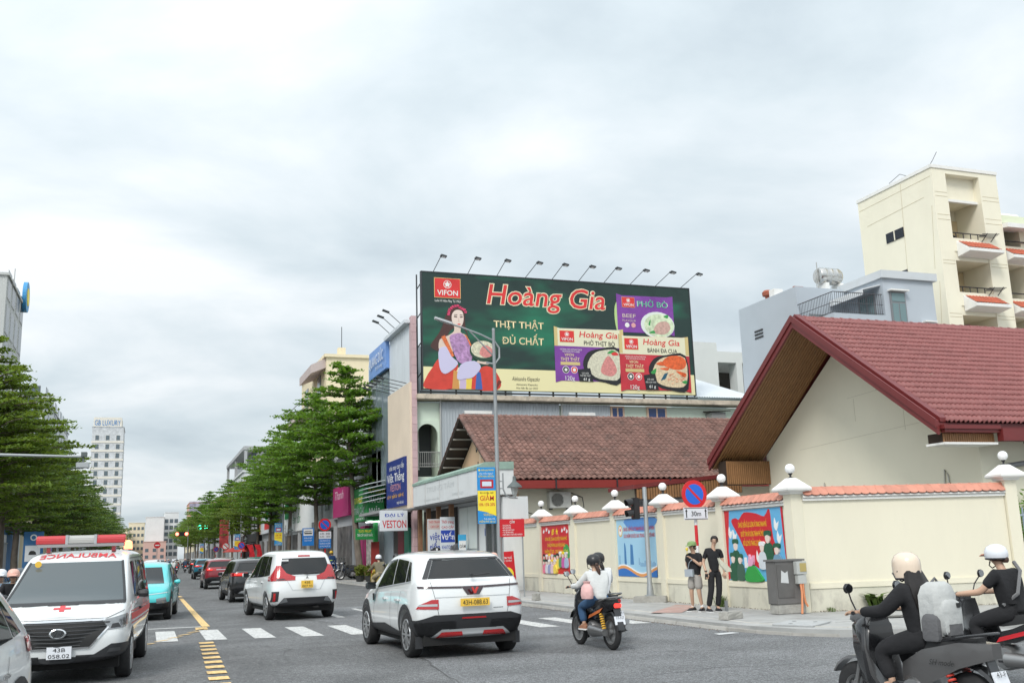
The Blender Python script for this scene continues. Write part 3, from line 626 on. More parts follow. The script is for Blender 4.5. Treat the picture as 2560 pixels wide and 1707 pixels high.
stand_sign('white board with tall blue letters under a pinkish heading by the wooden post', 43.6, 11.72, .64, .5, 3.1, SL, [('rect', 2.15, 2.58, mat('print_pinkish', (.60, .50, .47), .7)), ('THỜI TRANG', 2.42, .10, .86, Rd), ('CAO CẤP', 2.22, .10, .6, Rd), ('việt', 1.68, .32, .74, Bl, .016), ('tiến', 1.22, .32, .74, Bl, .016), ('CHẤT', .85, .22, .7, Rd), ('ÁO SƠ MI', .5, .2, .8, Bl), ('QUẦN', .15, .2, .7, Bl)])
stand_sign('white board crossed by one solid blue band, left of the narrow cyan board', 42.6, 12.02, .66, .5, 3.15, SL, [('Thời trang', 2.38, .13, .84, Rd), ('CAO CẤP', 2.16, .10, .84, Rd), ('rect', 1.56, 2.08, Bl), ('Vtiến', 1.68, .27, .9, W_, .014), ('KHATOCO', 1.28, .16, .84, Bl), ('SANTINO', .92, .2, .84, Bl), ('rect', .04, .74, Cy), ('VESTON', .3, .26, .86, Rd, .014)])
stand_sign('narrow blue and white GIẢM GIÁ board by the pale shutters', 41.0, 12.35, .34, .7, 2.35, mat('cyan_board', (.05, .38, .66), .6), [('rect', .75, 1.4, W_), ('GIẢM', 1.1, .14, .8, Kk), ('GIÁ', .82, .14, .6, Kk), ('50%', .2, .16, .7, Yl)])
jk = mat('suit_black', (.012, .012, .015), .85); jk2 = mat('suit_brown', (.16, .115, .095), .9); jk3 = mat('suit_grey', (.30, .26, .235), .9)
def jacket(label, x, y, z, m, s=1.):
    """a suit jacket on a tailor's bust: shaped torso, sleeves, lapels"""
    t = thing('suit_jacket', label, 'jacket', (x, y, z), scale=s)
    rings = []
    for zz, a, d in ((-.72, .20, .13), (-.45, .18, .12), (-.3, .175, .115), (-.1, .2, .12), (0, .2, .1), (.06, .12, .08), (.09, .055, .055)):
        rings.append([(a * math.cos(2 * math.pi * k / 14), d * math.sin(2 * math.pi * k / 14), zz) for k in range(14)])
    b = B(); b.loft(rings); b.build('body', m, t, world=False, smooth=True)
    for sg in (-1, 1): b = B(); b.tube([(sg * .19, 0, 0), (sg * .245, 0, -.2), (sg * .25, -.02, -.45), (sg * .235, -.03, -.68)], [.06, .065, .058, .05], 8); b.build('sleeve', m, t, world=False, smooth=True)
    b = B(); b.prism([(-.05, -.118, .04), (.05, -.118, .04), (0, -.13, -.26)], (0, -.006, 0)); b.build('shirt_front', W_, t, world=False)
    return t
jacket('black suit jacket hanging in front of the board with tall blue letters', 11.98, 43.2, 1.78, jk)
jacket('brown suit jacket on the pavement bust behind the cream helmet', 11.2, 46.2, 1.35, jk2)
jacket('grey suit jacket on the bust next to the brown one', 11.75, 45.6, 1.30, jk3)
jacket('dark grey suit jacket hanging right of the board with the blue band', 12.72, 42.4, 1.9, mat('suit_slate', (.11, .11, .115), .9), 1.15)
# ------------------------------------------------------------------ billboard
def sm(pts, n=3):
    """rounded outline through points"""
    P = [Vector((*p, 0)) for p in pts]; out = []; N = len(P)
    for i in range(N):
        a, b_, c, d = P[i - 1], P[i], P[(i + 1) % N], P[(i + 2) % N]
        for k in range(n):
            t = k / n; q = .5 * ((2 * b_) + (c - a) * t + (2 * a - 5 * b_ + 4 * c - d) * t * t + (3 * b_ - a - 3 * c + d) * t ** 3); out.append((q.x, q.y))
    return out
def star(x, y, r, k=.42, n=5): return [(x + (r if i % 2 == 0 else r * k) * math.sin(math.pi * i / n), y + (r if i % 2 == 0 else r * k) * math.cos(math.pi * i / n)) for i in range(2 * n)]
bb = thing('billboard', 'large dark green rooftop noodle billboard with ten floodlights', 'billboard', (21.2, 49.5, 9.7))
def pm(n, c, r=.55, **k): return mat('print_' + n, c, r, **k)
bgreen = mat('billboard_green', (.012, .045, .034), .5)
_t = bgreen.node_tree; _b = _t.nodes['Principled BSDF']               # printed glow: bright green blotches round the slogan
_g = _t.nodes.new('ShaderNodeNewGeometry'); _n = _t.nodes.new('ShaderNodeTexNoise'); _n.inputs['Scale'].default_value = .35; _n.inputs['Detail'].default_value = 3
_mp = _t.nodes.new('ShaderNodeMapping'); _mp.inputs['Scale'].default_value = (.55, 1, 1.5); _mp.inputs['Location'].default_value = (1.7, 0, 3.4); _t.links.new(_g.outputs[0], _mp.inputs[0]); _t.links.new(_mp.outputs[0], _n.inputs[0])
_r = _t.nodes.new('ShaderNodeValToRGB'); _d = _t.nodes.new('ShaderNodeVectorMath'); _d.operation = 'DISTANCE'; _m2 = _t.nodes.new('ShaderNodeMapping'); _m2.inputs['Scale'].default_value = (.5, 0, 1.3); _t.links.new(_g.outputs[0], _m2.inputs[0]); _t.links.new(_m2.outputs[0], _d.inputs[0]); _d.inputs[1].default_value = (19.2 * .5, 0, 12.7 * 1.3)
_mr = _t.nodes.new('ShaderNodeMapRange'); _t.links.new(_d.outputs['Value'], _mr.inputs[0]); [setattr(_mr.inputs[i + 1], 'default_value', x) for i, x in enumerate((.2, 2.4, .22, 0))]; _ad = _t.nodes.new('ShaderNodeMath'); _t.links.new(_n.outputs[0], _ad.inputs[0]); _t.links.new(_mr.outputs[0], _ad.inputs[1])
_t.links.new(_ad.outputs[0], _r.inputs[0]); _r.color_ramp.elements[0].position = .52; _r.color_ramp.elements[0].color = (.012, .036, .03, 1); _r.color_ramp.elements[1].position = .74; _r.color_ramp.elements[1].color = (.012, .17, .09, 1); _t.links.new(_r.outputs[0], _b.inputs['Base Color'])
cream_p = pm('cream', (.80, .74, .42), dirt=.1, dcol=(.6, .5, .2), ds=.8)
b = B(); b.box((13.18, 49.52, 9.95), (29.25, 49.72, 16.22)); b.build('panel', bgreen, bb)
b = B(); b.box((13.12, 49.5, 9.9), (13.18, 49.75, 16.25)).box((29.25, 49.5, 9.9), (29.31, 49.75, 16.25)).box((13.12, 49.5, 16.22), (29.31, 49.75, 16.28)); b.build('frame', mat('steel_dark', (.06, .065, .07), .5, .5), bb)
for z in (9.62, 9.8): b = B(); b.tube([(13.0, 49.6, z), (29.4, 49.6, z)], .045, 6); b.build('support_rail', MATS['steel_dark'], bb)
for k in range(12): b = B(); b.box((13.6 + k * 1.38, 49.72, 9.6), (13.68 + k * 1.38, 49.8, 16.1)); b.build('support_post', MATS['steel_dark'], bb)
for x in (12.95,):
    for k in range(4): b = B(); b.tube([(x + .1, 50.2, 10.6 + k * 1.6), (13.2, 49.8, 10.9 + k * 1.6)], .03, 5); b.build('brace', MATS['steel_dark'], bb)
b = B(); b.tube([(12.98, 49.9, 9.6), (12.98, 49.9, 16.15)], .04, 6); b.build('support_post', MATS['steel_dark'], bb)
xb = [13.78, 15.71, 17.37, 19.01, 20.60, 22.21, 23.77, 25.40, 27.02, 28.67]; xt = [14.22, 16.13, 17.84, 19.74, 21.26, 22.90, 24.51, 26.29, 28.01, 29.76]
for a, c in zip(xb, xt):
    c = a + (c - a) * .8; b = B(); b.tube([(a, 49.6, 16.2), (c - .05, 48.75, 17.02)], .02, 5); fl = b.build('floodlight', iron, bb)
    b = B(); b.loft([[(c + dx, 48.75 + dy * s, 16.93 + dz) for dx, dz in ((-.14, -.02), (.17, -.08), (.18, -.01), (-.13, .06))] for dy, s in ((-.2, 1), (.1, 1))]); b.build('lamp_head', MATS['steel_dark'], fl)
    b = B(); b.box((c - .08, 48.58, 16.855), (c + .12, 48.82, 16.875)); b.build('lamp_glass', mat('lamp_glass', (.7, .72, .72), .2), fl)
F = Face(bb, (13.18, 49.52, 9.98), (1, 0, 0), (0, 0, 1))
pred, pwht, gold, pskin = pm('scarlet', (.68, .035, .035)), pm('milk', (.80, .80, .76)), pm('gold', (.72, .50, .20)), pm('skin', (.70, .56, .47))
F.rect('printed_band', .01, -.02, 16.06, 1.14, cream_p)
def logo(x0, y0, x1, y1, d=.01):
    w, h_ = x1 - x0, y1 - y0
    F.rect('printed_logo_edge', x0, y0, x1, y1, gold, d); F.rect('printed_logo', x0 + w * .02, y0 + w * .02, x1 - w * .02, y1 - w * .02, pred, d + .004)
    F.ring('printed_emblem', x0 + w * .5, y0 + h_ * .68, w * .13, w * .15, pwht, d + .008); F.poly('printed_emblem', star(x0 + w * .5, y0 + h_ * .68, w * .12, .6), pwht, d + .008)
    F.txt('VIFON', x0 + w * .5, y0 + h_ * .14, h_ * .26, pwht, w * .78, d=d + .012, bold=.014)
logo(.66, 4.88, 2.13, 5.98)
F.txt('Luôn Vì Hôm Nay Từ 1963', 1.4, 4.66, .14, pwht, 1.42, d=.01)
F.txt('Hoàng Gia', 7.12, 4.72, 1.14, pm('cream_edge', (.80, .70, .48)), 7.16, d=.008, bold=.042, shear=.18); F.txt('Hoàng Gia', 7.12, 4.72, 1.14, pred, 7.05, d=.014, bold=.008, shear=.18)
F.txt('THỊT THẬT', 5.4, 3.42, .38, pm('pale_gold', (.75, .62, .36)), 2.9, d=.01, bold=.014); F.txt('ĐỦ CHẤT', 5.62, 2.52, .40, pm('pale_gold', (.75, .62, .36)), 2.42, d=.01, bold=.014)
F.txt('Aleksandra Klepaczko', 5.7, .52, .24, Kk, 1.6, d=.01, shear=.4); F.txt('Aleksandra Klepaczko', 5.75, .27, .11, Kk, 1.25, d=.01, shear=.3); F.txt('Hoa hậu Ba Lan 2022', 5.75, .08, .11, Kk, 1.25, d=.01, shear=.3)
b_hair, b_lil, b_vio, b_red = pm('hair', (.07, .03, .025)), pm('lilac', (.58, .55, .74)), pm('violet', (.42, .24, .44), var=.5, vs_=7), pm('vermilion', (.62, .055, .035), var=.15, vs_=2)
F.poly('printed_hair', sm([(1.35, 4.1), (1.1, 3.4), (.85, 2.9), (.42, 2.3), (.62, 2.05), (1.0, 2.0), (1.3, 2.7), (1.6, 3.2), (2.2, 3.3), (2.55, 2.7), (2.35, 3.4), (2.3, 4.2), (1.85, 4.42)]), b_hair, .006)
F.poly('printed_shoulders', sm([(.92, 2.6), (1.4, 2.85), (1.72, 3.1), (1.74, 3.45), (2.1, 3.4), (2.08, 3.05), (2.35, 2.9), (2.6, 2.5), (2.4, 2.0), (1.4, 2.0), (.9, 2.0)]), pskin, .010)
F.poly('printed_face', sm([(1.62, 4.0), (1.62, 3.62), (1.78, 3.34), (2.0, 3.28), (2.2, 3.5), (2.26, 3.85), (2.18, 4.2), (1.85, 4.25)]), pm('face', (.76, .63, .55)), .014)
F.polys('printed_features', [[(1.72, 3.86), (1.9, 3.84), (1.9, 3.9), (1.74, 3.93)], [(2.06, 3.84), (2.22, 3.86), (2.2, 3.92), (2.06, 3.9)], [(1.72, 3.97), (1.92, 3.97), (1.9, 4.01), (1.74, 4.0)], [(2.05, 3.97), (2.22, 3.97), (2.2, 4.0), (2.06, 4.01)]], b_hair, .018)
F.poly('printed_lips', [(1.88, 3.47), (2.02, 3.43), (2.12, 3.48), (2.0, 3.52)], pred, .018); F.poly('printed_nose', [(1.98, 3.85), (2.04, 3.6), (1.94, 3.62)], pm('nose', (.66, .50, .42)), .018)
rb = random.Random(2)
F.polys('printed_headband', [[(1.9 + .5 * math.cos(a) * s + dx, 4.02 + .47 * math.sin(a) * s + dy) for dx, dy in ((-.08, -.05), (.07, -.07), (.08, .06), (-.05, .08))] for a, s in [(R(18 + 16.5 * k), rb.uniform(.86, 1)) for k in range(11)]], pm('braid', (.58, .05, .13), var=.6, vs_=9), .02)
F.poly('printed_skirt', sm([(.08, 0), (.15, .55), (.5, 1.1), (.86, 1.6), (1.2, 1.5), (1.9, 1.3), (1.65, .6), (1.58, 0)]), b_red, .014)
F.poly('printed_skirt', sm([(2.98, 0), (2.93, .8), (3.3, 1.24), (3.85, 1.14), (4.27, .45), (4.05, 0)]), b_red, .014)
F.poly('printed_skirt_fold', sm([(4.0, .02), (4.1, .5), (4.3, .45), (4.2, .3)]), pm('dark_fold', (.16, .03, .02)), .018)
for k, (c, x0) in enumerate(((pm('orange', (.62, .30, .08)), 1.55), (pm('mauve', (.56, .45, .62)), 1.95), (pm('stripe_yellow', (.80, .60, .10)), 2.3), (b_red, 2.6), (pm('stripe_blue', (.05, .12, .40)), 2.82))): F.poly('printed_stripe', [(x0, 0), (x0 + .4, 0), (x0 + .32, .9), (x0 + .1, 1.0)], c, .016 + .002 * k)
F.poly('printed_bodice', sm([(1.46, 2.75), (1.75, 2.95), (2.2, 2.95), (2.6, 2.3), (2.64, 1.5), (2.0, 1.38), (1.65, 2.0)]), b_vio, .030)
F.poly('printed_sleeve', sm([(.88, 2.1), (.86, 1.3), (1.0, .86), (1.32, .82), (1.9, 1.34), (1.55, 1.72), (1.4, 2.2)]), b_lil, .034)
F.poly('printed_sleeve', sm([(2.05, 1.3), (2.8, 1.52), (3.16, 1.18), (2.72, .65), (2.3, .55), (1.83, .53)]), b_lil, .034)
F.polys('printed_trim', [[(1.0, 2.75), (1.2, 2.85), (1.7, 1.75), (1.55, 1.7)], [(2.3, 2.95), (2.42, 2.85), (2.75, 2.2), (2.62, 2.25)]], pm('trim_red', (.70, .16, .05), var=.5, vs_=12), .036)
F.poly('printed_hand', sm([(2.95, 1.45), (3.3, 1.36), (3.62, 1.36), (3.5, 1.5), (3.1, 1.6)]), pskin, .036)
F.disc('printed_bowl', 3.33, 2.08, .78, .59, pm('bowl_green', (.02, .06, .035)), .040); F.disc('printed_noodles', 3.3, 2.16, .68, .47, pm('noodles', (.62, .60, .44), var=.35, vs_=9), .044); F.poly('printed_beef', sm([(3.1, 1.9), (3.3, 2.35), (3.7, 2.3), (3.9, 1.95), (3.5, 1.72)]), pm('beef', (.62, .24, .22), var=.3, vs_=12), .048)
F.poly('printed_glow', sm([(11.25, 5.0), (11.2, 4.2), (11.35, 3.4), (11.6, 3.5), (11.5, 5.2)]), pm('glow_green', (.45, .62, .25)), .006)
def pack(x0, y0, x1, y1, body, top, band=.36, d=.02):
    F.poly('printed_packet', [(x0, y0), (x0 + .35, y0 + .1), (x1 - .45, y0 + .1), (x1, y0), (x1 + .01, y1), (x1 - .4, y1 - .06), (x0 + .35, y1 - .1), (x0, y1)], body, d)
    if band: F.poly('printed_packet_band', [(x0, y1 - (y1 - y0) * band), (x1, y1 - (y1 - y0) * band), (x1 + .005, y1 - .005), (x1 - .4, y1 - .065), (x0 + .35, y1 - .105), (x0 + .003, y1 - .005)], top, d + .004)
pur, pred2, pcr = pm('packet_purple', (.20, .05, .32), var=.25, vs_=.9), pm('packet_red', (.50, .03, .045), var=.2, vs_=.9), pm('packet_cream', (.74, .72, .52))
pgold = pm('packet_gold', (.62, .50, .22))
pack(11.36, 3.38, 14.96, 5.72, pur, pur, 0, .012)
logo(11.69, 4.93, 12.5, 5.53, .022); F.txt('PHỞ BÒ', 13.64, 5.02, .34, pwht, 1.98, d=.022, bold=.04); F.txt('PHỞ BÒ', 13.64, 5.02, .34, pm('mint', (.08, .42, .27)), 1.92, d=.026, bold=.012)
F.txt('BEEF', 12.1, 4.34, .22, pm('tan', (.62, .50, .45)), .84, d=.022, bold=.01); F.txt('FLAVOUR', 12.1, 4.1, .13, pm('tan', (.62, .50, .45)), .84, d=.022)
F.disc('printed_bowl', 13.9, 3.98, 1.08, .78, pm('bowl_pale', (.70, .76, .70)), .022); F.disc('printed_soup', 13.98, 3.95, .95, .68, pm('soup', (.60, .70, .48), var=.35, vs_=5), .026)
F.poly('printed_meat', sm([(13.6, 3.55), (13.9, 4.1), (14.5, 4.2), (14.7, 3.8), (14.3, 3.45)]), pm('meat', (.56, .36, .30), var=.25, vs_=9), .030)
F.polys('printed_herbs', [sm([(14.3, 4.5), (14.6, 4.62), (14.55, 4.4)]), sm([(13.3, 4.0), (13.45, 4.3), (13.4, 3.95)]), sm([(13.3, 3.5), (13.6, 3.65), (13.7, 3.5)])], pm('herb', (.04, .30, .07)), .034)
F.disc('printed_badge', 11.95, 3.9, .14, .14, pwht, .022); F.disc('printed_badge', 12.35, 3.9, .14, .14, pm('badge_pink', (.70, .35, .36)), .022)
def foodpack(x0, y0, x1, y1, body, dish, sub, weight, d):
    w = x1 - x0; pack(x0, y0, x1, y1, body, pcr, .35, d)
    F.polys('printed_packet_edge', [[(x0, y1), (x0 + .2, y1 - .06), (x0 + .2, y1 - 1.1), (x0, y1 - 1.1)], [(x1 - .22, y1 - .04), (x1, y1), (x1, y1 - 1.1), (x1 - .22, y1 - 1.1)]], pgold, d + .007)
    logo(x0 + .32, y1 - .88, x0 + 1.2, y1 - .22, d + .012)
    F.txt('Hoàng Gia', x0 + 2.68, y1 - .56, .35, pred, 2.35, d=d + .012, bold=.01, shear=.15); F.txt(dish, x0 + 2.72, y1 - 1.0, .25, Kk, 1.9, d=d + .012, bold=.01)
    F.txt(sub, x0 + .98, y1 - 1.32, .085, pwht, 1.3, d=d + .012)
    F.txt('VIFON', x0 + .85, y1 - 1.66, .16, pm('pale_gold', (.75, .62, .36)), .55, d=d + .012, bold=.01); F.txt('THỊT THẬT', x0 + .9, y1 - 1.92, .19, pm('pale_gold', (.75, .62, .36)), 1.12, d=d + .012, bold=.01)
    F.rect('printed_ribbon', x0 + .32, y1 - 2.16, x0 + 1.48, y1 - 1.98, pgold, d + .012)
    F.disc('printed_badge', x0 + .62, y1 - 2.42, .2, .2, pwht, d + .012); F.disc('printed_badge', x0 + 1.12, y1 - 2.42, .2, .2, pwht, d + .012); F.ring('printed_badge_ring', x0 + 1.12, y1 - 2.42, .1, .17, pred, d + .016); F.ring('printed_badge_ring', x0 + .62, y1 - 2.42, .09, .17, Kk, d + .016)
    F.txt(weight, x0 + .85, y0 + .13, .25, pwht, .55, d=d + .012)
pbk, pch, pnl, pgr = pm('bowl_black', (.015, .016, .018)), pm('crab', (.70, .12, .03), var=.35, vs_=6), pm('noodle_tan', (.68, .55, .36), var=.3, vs_=9), MATS['print_herb']
foodpack(7.44, .5, 11.66, 3.63, pur, 'PHỞ THỊT BÒ', 'HOANG GIA INSTANT RICE\nNOODLES WITH BEEF', '120g', .022)
F.poly('printed_bowl', sm([(9.1, 1.5), (9.4, 2.2), (10.2, 2.46), (11.34, 2.46), (11.34, .56), (10.4, .56), (9.5, .8)]), pbk, .034); F.poly('printed_noodles', sm([(9.35, 1.4), (9.7, 2.1), (10.4, 2.38), (11.3, 2.3), (11.3, .85), (10.6, .7), (9.8, .85)]), pm('rice_noodle', (.62, .60, .46), var=.25, vs_=10), .038)
F.poly('printed_beef', sm([(10.15, 1.2), (10.5, 1.95), (10.8, 2.0), (11.15, 1.3), (10.9, .95), (10.5, .95)]), pm('beef', (.62, .24, .22)), .042); F.polys('printed_herbs', [sm([(10.6, 2.2), (10.9, 2.4), (11.2, 2.25)])], pgr, .042); F.poly('printed_chilli', sm([(10.85, 2.2), (11.1, 2.3), (11.3, 2.15), (11.0, 2.1)]), pred, .046)
F.poly('printed_tag', [(8.76, 1.24), (9.51, 1.34), (9.68, .59), (8.85, .59)], pbk, .046); F.txt('CÓ GÓI', 9.2, 1.0, .09, pwht, .4, d=.05); F.txt('THỊT BÒ THẬT', 9.2, .86, .09, pwht, .62, d=.05); F.txt('61 g', 9.28, .64, .16, pwht, .38, d=.05, bold=.01)
foodpack(11.36, .1, 15.79, 3.36, pred2, 'BÁNH ĐA CUA', 'HOANG GIA INSTANT BROWN\nRICE NOODLES WITH CRAB', '120g', .05)
F.poly('printed_bowl', sm([(13.12, 1.3), (13.5, 2.0), (14.3, 2.24), (15.55, 2.24), (15.6, .3), (14.6, .2), (13.6, .45)]), pbk, .062); F.poly('printed_noodles', sm([(13.35, 1.15), (13.7, 1.85), (14.4, 2.15), (15.5, 2.1), (15.5, .6), (14.6, .38), (13.7, .6)]), pnl, .066)
F.poly('printed_crab', sm([(14.0, 1.7), (14.4, 2.15), (15.2, 2.2), (15.55, 1.9), (15.4, 1.5), (14.8, 1.4)]), pch, .070); F.polys('printed_crab_leg', [sm([(13.6, 1.7), (14.0, 1.85), (14.1, 1.6)]), sm([(14.9, 1.35), (15.5, 1.2), (15.4, 1.0), (15.0, 1.2)]), sm([(13.8, 1.45), (14.4, 1.5), (14.3, 1.35)])], pch, .074)
F.poly('printed_blue_pack', [(13.85, .75), (14.1, 1.15), (14.35, 1.22), (14.15, .85)], pm('teal', (.02, .10, .16)), .074); F.polys('printed_herbs', [sm([(13.25, 1.2), (13.6, 1.45), (13.5, 1.1)]), sm([(15.2, .7), (15.5, .8), (15.5, .6)])], pgr, .078); F.polys('printed_shreds', [[(x, y), (x + .16, y + .03), (x + .15, y + .06)] for x, y in [(rb.uniform(14.2, 15.3), rb.uniform(.55, 1.15)) for _ in range(30)]], pch, .074)
F.poly('printed_tag', [(12.79, 1.04), (13.51, 1.14), (13.69, .22), (12.9, .2)], pbk, .082); F.txt('CÓ GÓI', 13.2, .76, .09, pwht, .4, d=.086); F.txt('RIÊU CUA THẬT', 13.22, .6, .09, pwht, .66, d=.086); F.txt('61 g', 13.3, .32, .17, pwht, .4, d=.086, bold=.01)
# ------------------------------------------------------------------ building that carries the billboard
bbw = thing('billboard_building', 'pale green building with corrugated grey side and blank cream street panel', 'building', (22, 55, .15))
mint_w = mat('mint_plaster', (.60, .69, .58), .9, var=.06, vs_=.8, dirt=.3, dcol=(.42, .46, .38), ds=.8, stretch=(1, 1, .4))
pinkt = mat('pink_tile', (.52, .36, .37), .6, var=.08, vs_=2, rnd=.06)
b = B(); b.box((14.15, 50.0, 0), (34, 60, 9.3)).box((12.85, 50.0, 8.35), (14.15, 60, 9.3)).box((12.85, 50.0, 0), (14.15, 60, 5.45)).box((12.85, 51.9, 5.45), (14.15, 60, 8.35)); b.build('wall', mint_w, bbw)
# arched loggia opening: wall leaf with arch cut out
arch = [(13.0, 5.9)] + [(13.47 + .56 * math.cos(a), 7.55 + .62 * math.sin(a)) for a in [math.pi - math.pi * k / 12 for k in range(13)]] + [(14.04, 5.9)]
b = B(); o0 = [(12.86, 5.45), (12.86, 8.35), (14.15, 8.35), (14.15, 5.45)]
top = arch[1:14]
for i in range(len(top) - 1):
    (x0, z0), (x1, z1) = top[i], top[i + 1]; b.hexa([(x0, 49.9, z0), (x1, 49.9, z1), (x1, 50.05, z1), (x0, 50.05, z0), (x0, 49.9, 8.36), (x1, 49.9, 8.36), (x1, 50.05, 8.36), (x0, 50.05, 8.36)])
b.box((12.86, 49.9, 5.45), (12.92, 50.05, 8.36)).box((14.03, 49.9, 5.45), (14.15, 50.05, 8.36)); b.build('arch_wall', mint_w, bbw)
b = B(); b.box((12.9, 51.6, 5.5), (14.1, 51.62, 8.3)); b.build('loggia_door', mat('loggia_dark', (.07, .075, .08), .7), bbw); b = B(); b.box((12.95, 51.4, 5.9), (13.4, 51.5, 8.2)); b.build('loggia_panel', cap_m, bbw)
rail_m = mat('rail_steel', (.42, .42, .40), .45, .4)
rl = B(); rl.tube([(12.9, 49.85, 6.7), (14.1, 49.85, 6.7)], .022, 6).tube([(12.9, 49.85, 5.95), (14.1, 49.85, 5.95)], .022, 6).tube([(12.9, 49.85, 6.1), (14.1, 49.85, 6.1)], .015, 6); rl = rl.build('balustrade', rail_m, bbw)
for k in range(11): b = B(); b.tube([(12.95 + k * .112, 49.85, 5.95), (12.95 + k * .112, 49.85, 6.7)], .012, 5); b.build('baluster', rail_m, rl)
corr = mat('corrugated_grey', (.42, .455, .48), .55, var=.07, vs_=.7, dirt=.25, dcol=(.28, .29, .30), ds=1.2, stretch=(1, 1, .3))
def corrugated(name, x0, x1, y, z0, z1, m, parent, pitch=.16, depth=.035):
    b = B(); n = int((x1 - x0) / pitch); pts = []
    for k in range(n):
        x = x0 + k * pitch; pts += [(x, y), (x + pitch * .55, y), (x + pitch * .65, y - depth), (x + pitch * .9, y - depth)]
    pts.append((x0 + n * pitch, y)); V = [(b.v((x, yy, z0)), b.v((x, yy, z1))) for x, yy in pts]
    for a, c in zip(V, V[1:]): b.b.faces.new((a[0], c[0], c[1], a[1]))
    return b.build(name, m, parent)
corrugated('corrugated_sheet', 14.2, 21.0, 49.9, 5.0, 9.35, corr, bbw); corrugated('corrugated_sheet', 21.1, 24.05, 49.9, 5.0, 9.32, corr, bbw)
b = B(); b.tube([(14.17, 49.86, 4.8), (14.17, 49.86, 9.4)], .05, 6).tube([(21.05, 49.86, 4.8), (21.05, 49.86, 9.35)], .05, 6); b.build('downpipe', rail_m, bbw)
led = mat('ledge_stained', (.52, .45, .36), .95, var=.25, vs_=2.5, dirt=.8, dcol=(.16, .15, .13), ds=2.2)
b = B(); b.box((12.82, 49.45, 9.4), (34, 50.4, 9.68)); b.build('cornice', led, bbw, bevel=.03)
blu = mat('blue_glass', (.02, .045, .14), .25); fr = mat('frame_peach', (.62, .44, .32), .7)
for x0, x1 in ((24.14, 24.76), (26.4, 27.42)):
    b = B(); b.box((x0 - .12, 49.92, 7.3), (x1 + .12, 50.01, 9.3)); f_ = b.build('window', fr, bbw)
    for a, c in ((x0, (x0 + x1) / 2 - .05), ((x0 + x1) / 2 + .05, x1)): b = B(); b.box((a, 49.9, 7.4), (c, 49.925, 9.2)); b.build('pane', blu, f_)
b = B(); b.box((30.1, 49.3, 8.2), (31.0, 50.0, 8.95)); b.build('vent_box', mat('vent_grey', (.25, .25, .24), .8), bbw); b = B(); b.hexa([(29.95, 49.15, 8.98), (31.25, 49.15, 9.02), (31.25, 50, 9.1), (29.95, 50, 9.06), (29.95, 49.15, 9.02), (31.25, 49.15, 9.06), (31.25, 50, 9.14), (29.95, 50, 9.1)]); b.build('vent_roof', dark_in, bbw)
for x0, x1 in ((15.44, 16.95), (21.4, 22.95)): b = B(); b.box((x0, 49.65, 8.7), (x1, 49.78, 8.86)); b.build('tube_lamp', cap_m, bbw)
# pink tiled corner pillar
for k in range(31):
    z = .2 + k * .44
    b = B(); b.box((12.6, 49.62, z), (12.86, 50.1, z + .43)); b.build('pillar_tile', pinkt, bbw)
b = B(); b.box((12.88, 50.3, 9.68), (13.1, 51.5, 13.4)); b.build('upper_wall', corr, bbw)
# street face: white metal cladding above, cream panel below
clad = mat('white_cladding', (.60, .64, .67), .45, var=.05, vs_=.8, dirt=.35, dcol=(.30, .31, .32), ds=1.1, stretch=(1, 1, .15))
b = B(); b.box((12.62, 50.1, 10.3), (12.85, 54.7, 13.55)); b.build('cladding', clad, bbw)
for k in range(5): b = B(); b.box((12.60, 50.15 + k * .93, 10.35), (12.619, 51.02 + k * .93, 13.3)); b.build('cladding_panel', clad, bbw)
b = B(); b.box((12.3, 49.9, 13.5), (12.95, 54.9, 13.68)); b.build('eave', clad, bbw)
cream2 = mat('panel_cream', (.72, .60, .47), .8, var=.05, vs_=.7, dirt=.15, dcol=(.55, .45, .35), ds=1)
b = B(); b.box((12.48, 49.7, 3.8), (12.84, 54.7, 10.3)); b.build('street_panel', cream2, bbw)
for k in range(5): b = B(); b.tube([(12.5, 50.4 + k * .9, 10.35), (11.2, 50.4 + k * .9, 10.62)], .02, 5); p = b.build('sign_lamp', iron, bbw); b = B(); b.obox((11.1, 50.4 + k * .9, 10.6), (.9, 0, -.3), (0, 1, 0), (.3, 0, .9), .22, .1, .04); b.build('lamp_head', MATS['steel_dark'], p)
for k in range(3): b = B(); b.tube([(12.5, 51.2 + k * 1.3, 13.66), (11.7, 51.2 + k * 1.3, 14.35)], .02, 5); p = b.build('sign_lamp', iron, bbw); b = B(); b.obox((11.6, 51.2 + k * 1.3, 14.38), (.9, 0, -.3), (0, 1, 0), (.3, 0, .9), .2, .1, .04); b.build('lamp_head', MATS['steel_dark'], p)
b = B(); b.box((11.3, 49.9, 3.72), (12.8, 57, 3.86)); b.build('canopy', MATS['soffit_grey'], bbw)
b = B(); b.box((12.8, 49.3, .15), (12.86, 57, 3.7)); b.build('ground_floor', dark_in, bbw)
b = B(); b.box((12.5, 50.2, .15), (12.62, 51.2, 2.9)); b.build('green_door', mat('green_door', (.02, .16, .10), .5), bbw); b = B(); b.box((12.5, 51.3, .15), (12.62, 52.6, 3.2)); b.build('maroon_panel', mat('maroon_panel', (.12, .012, .02), .6), bbw)
b = B(); b.box((12.3, 50.3, 2.9), (12.4, 51.4, 3.45)); q = b.build('led_sign', Kk, bbw)
Face(q, (11.9, 49.6, 2.9), (1, 0, 0), (0, 0, 1))
t = thing('blue_shop_sign', 'dark blue panel sign reading VESTON on the cream street panel', 'sign', (12.45, 52.5, 4.05))
b = B(); b.box((12.38, 50.4, 4.05), (12.478, 54.7, 6.55)); b.build('board', mat('sign_navy', (.012, .03, .19), .5), t)
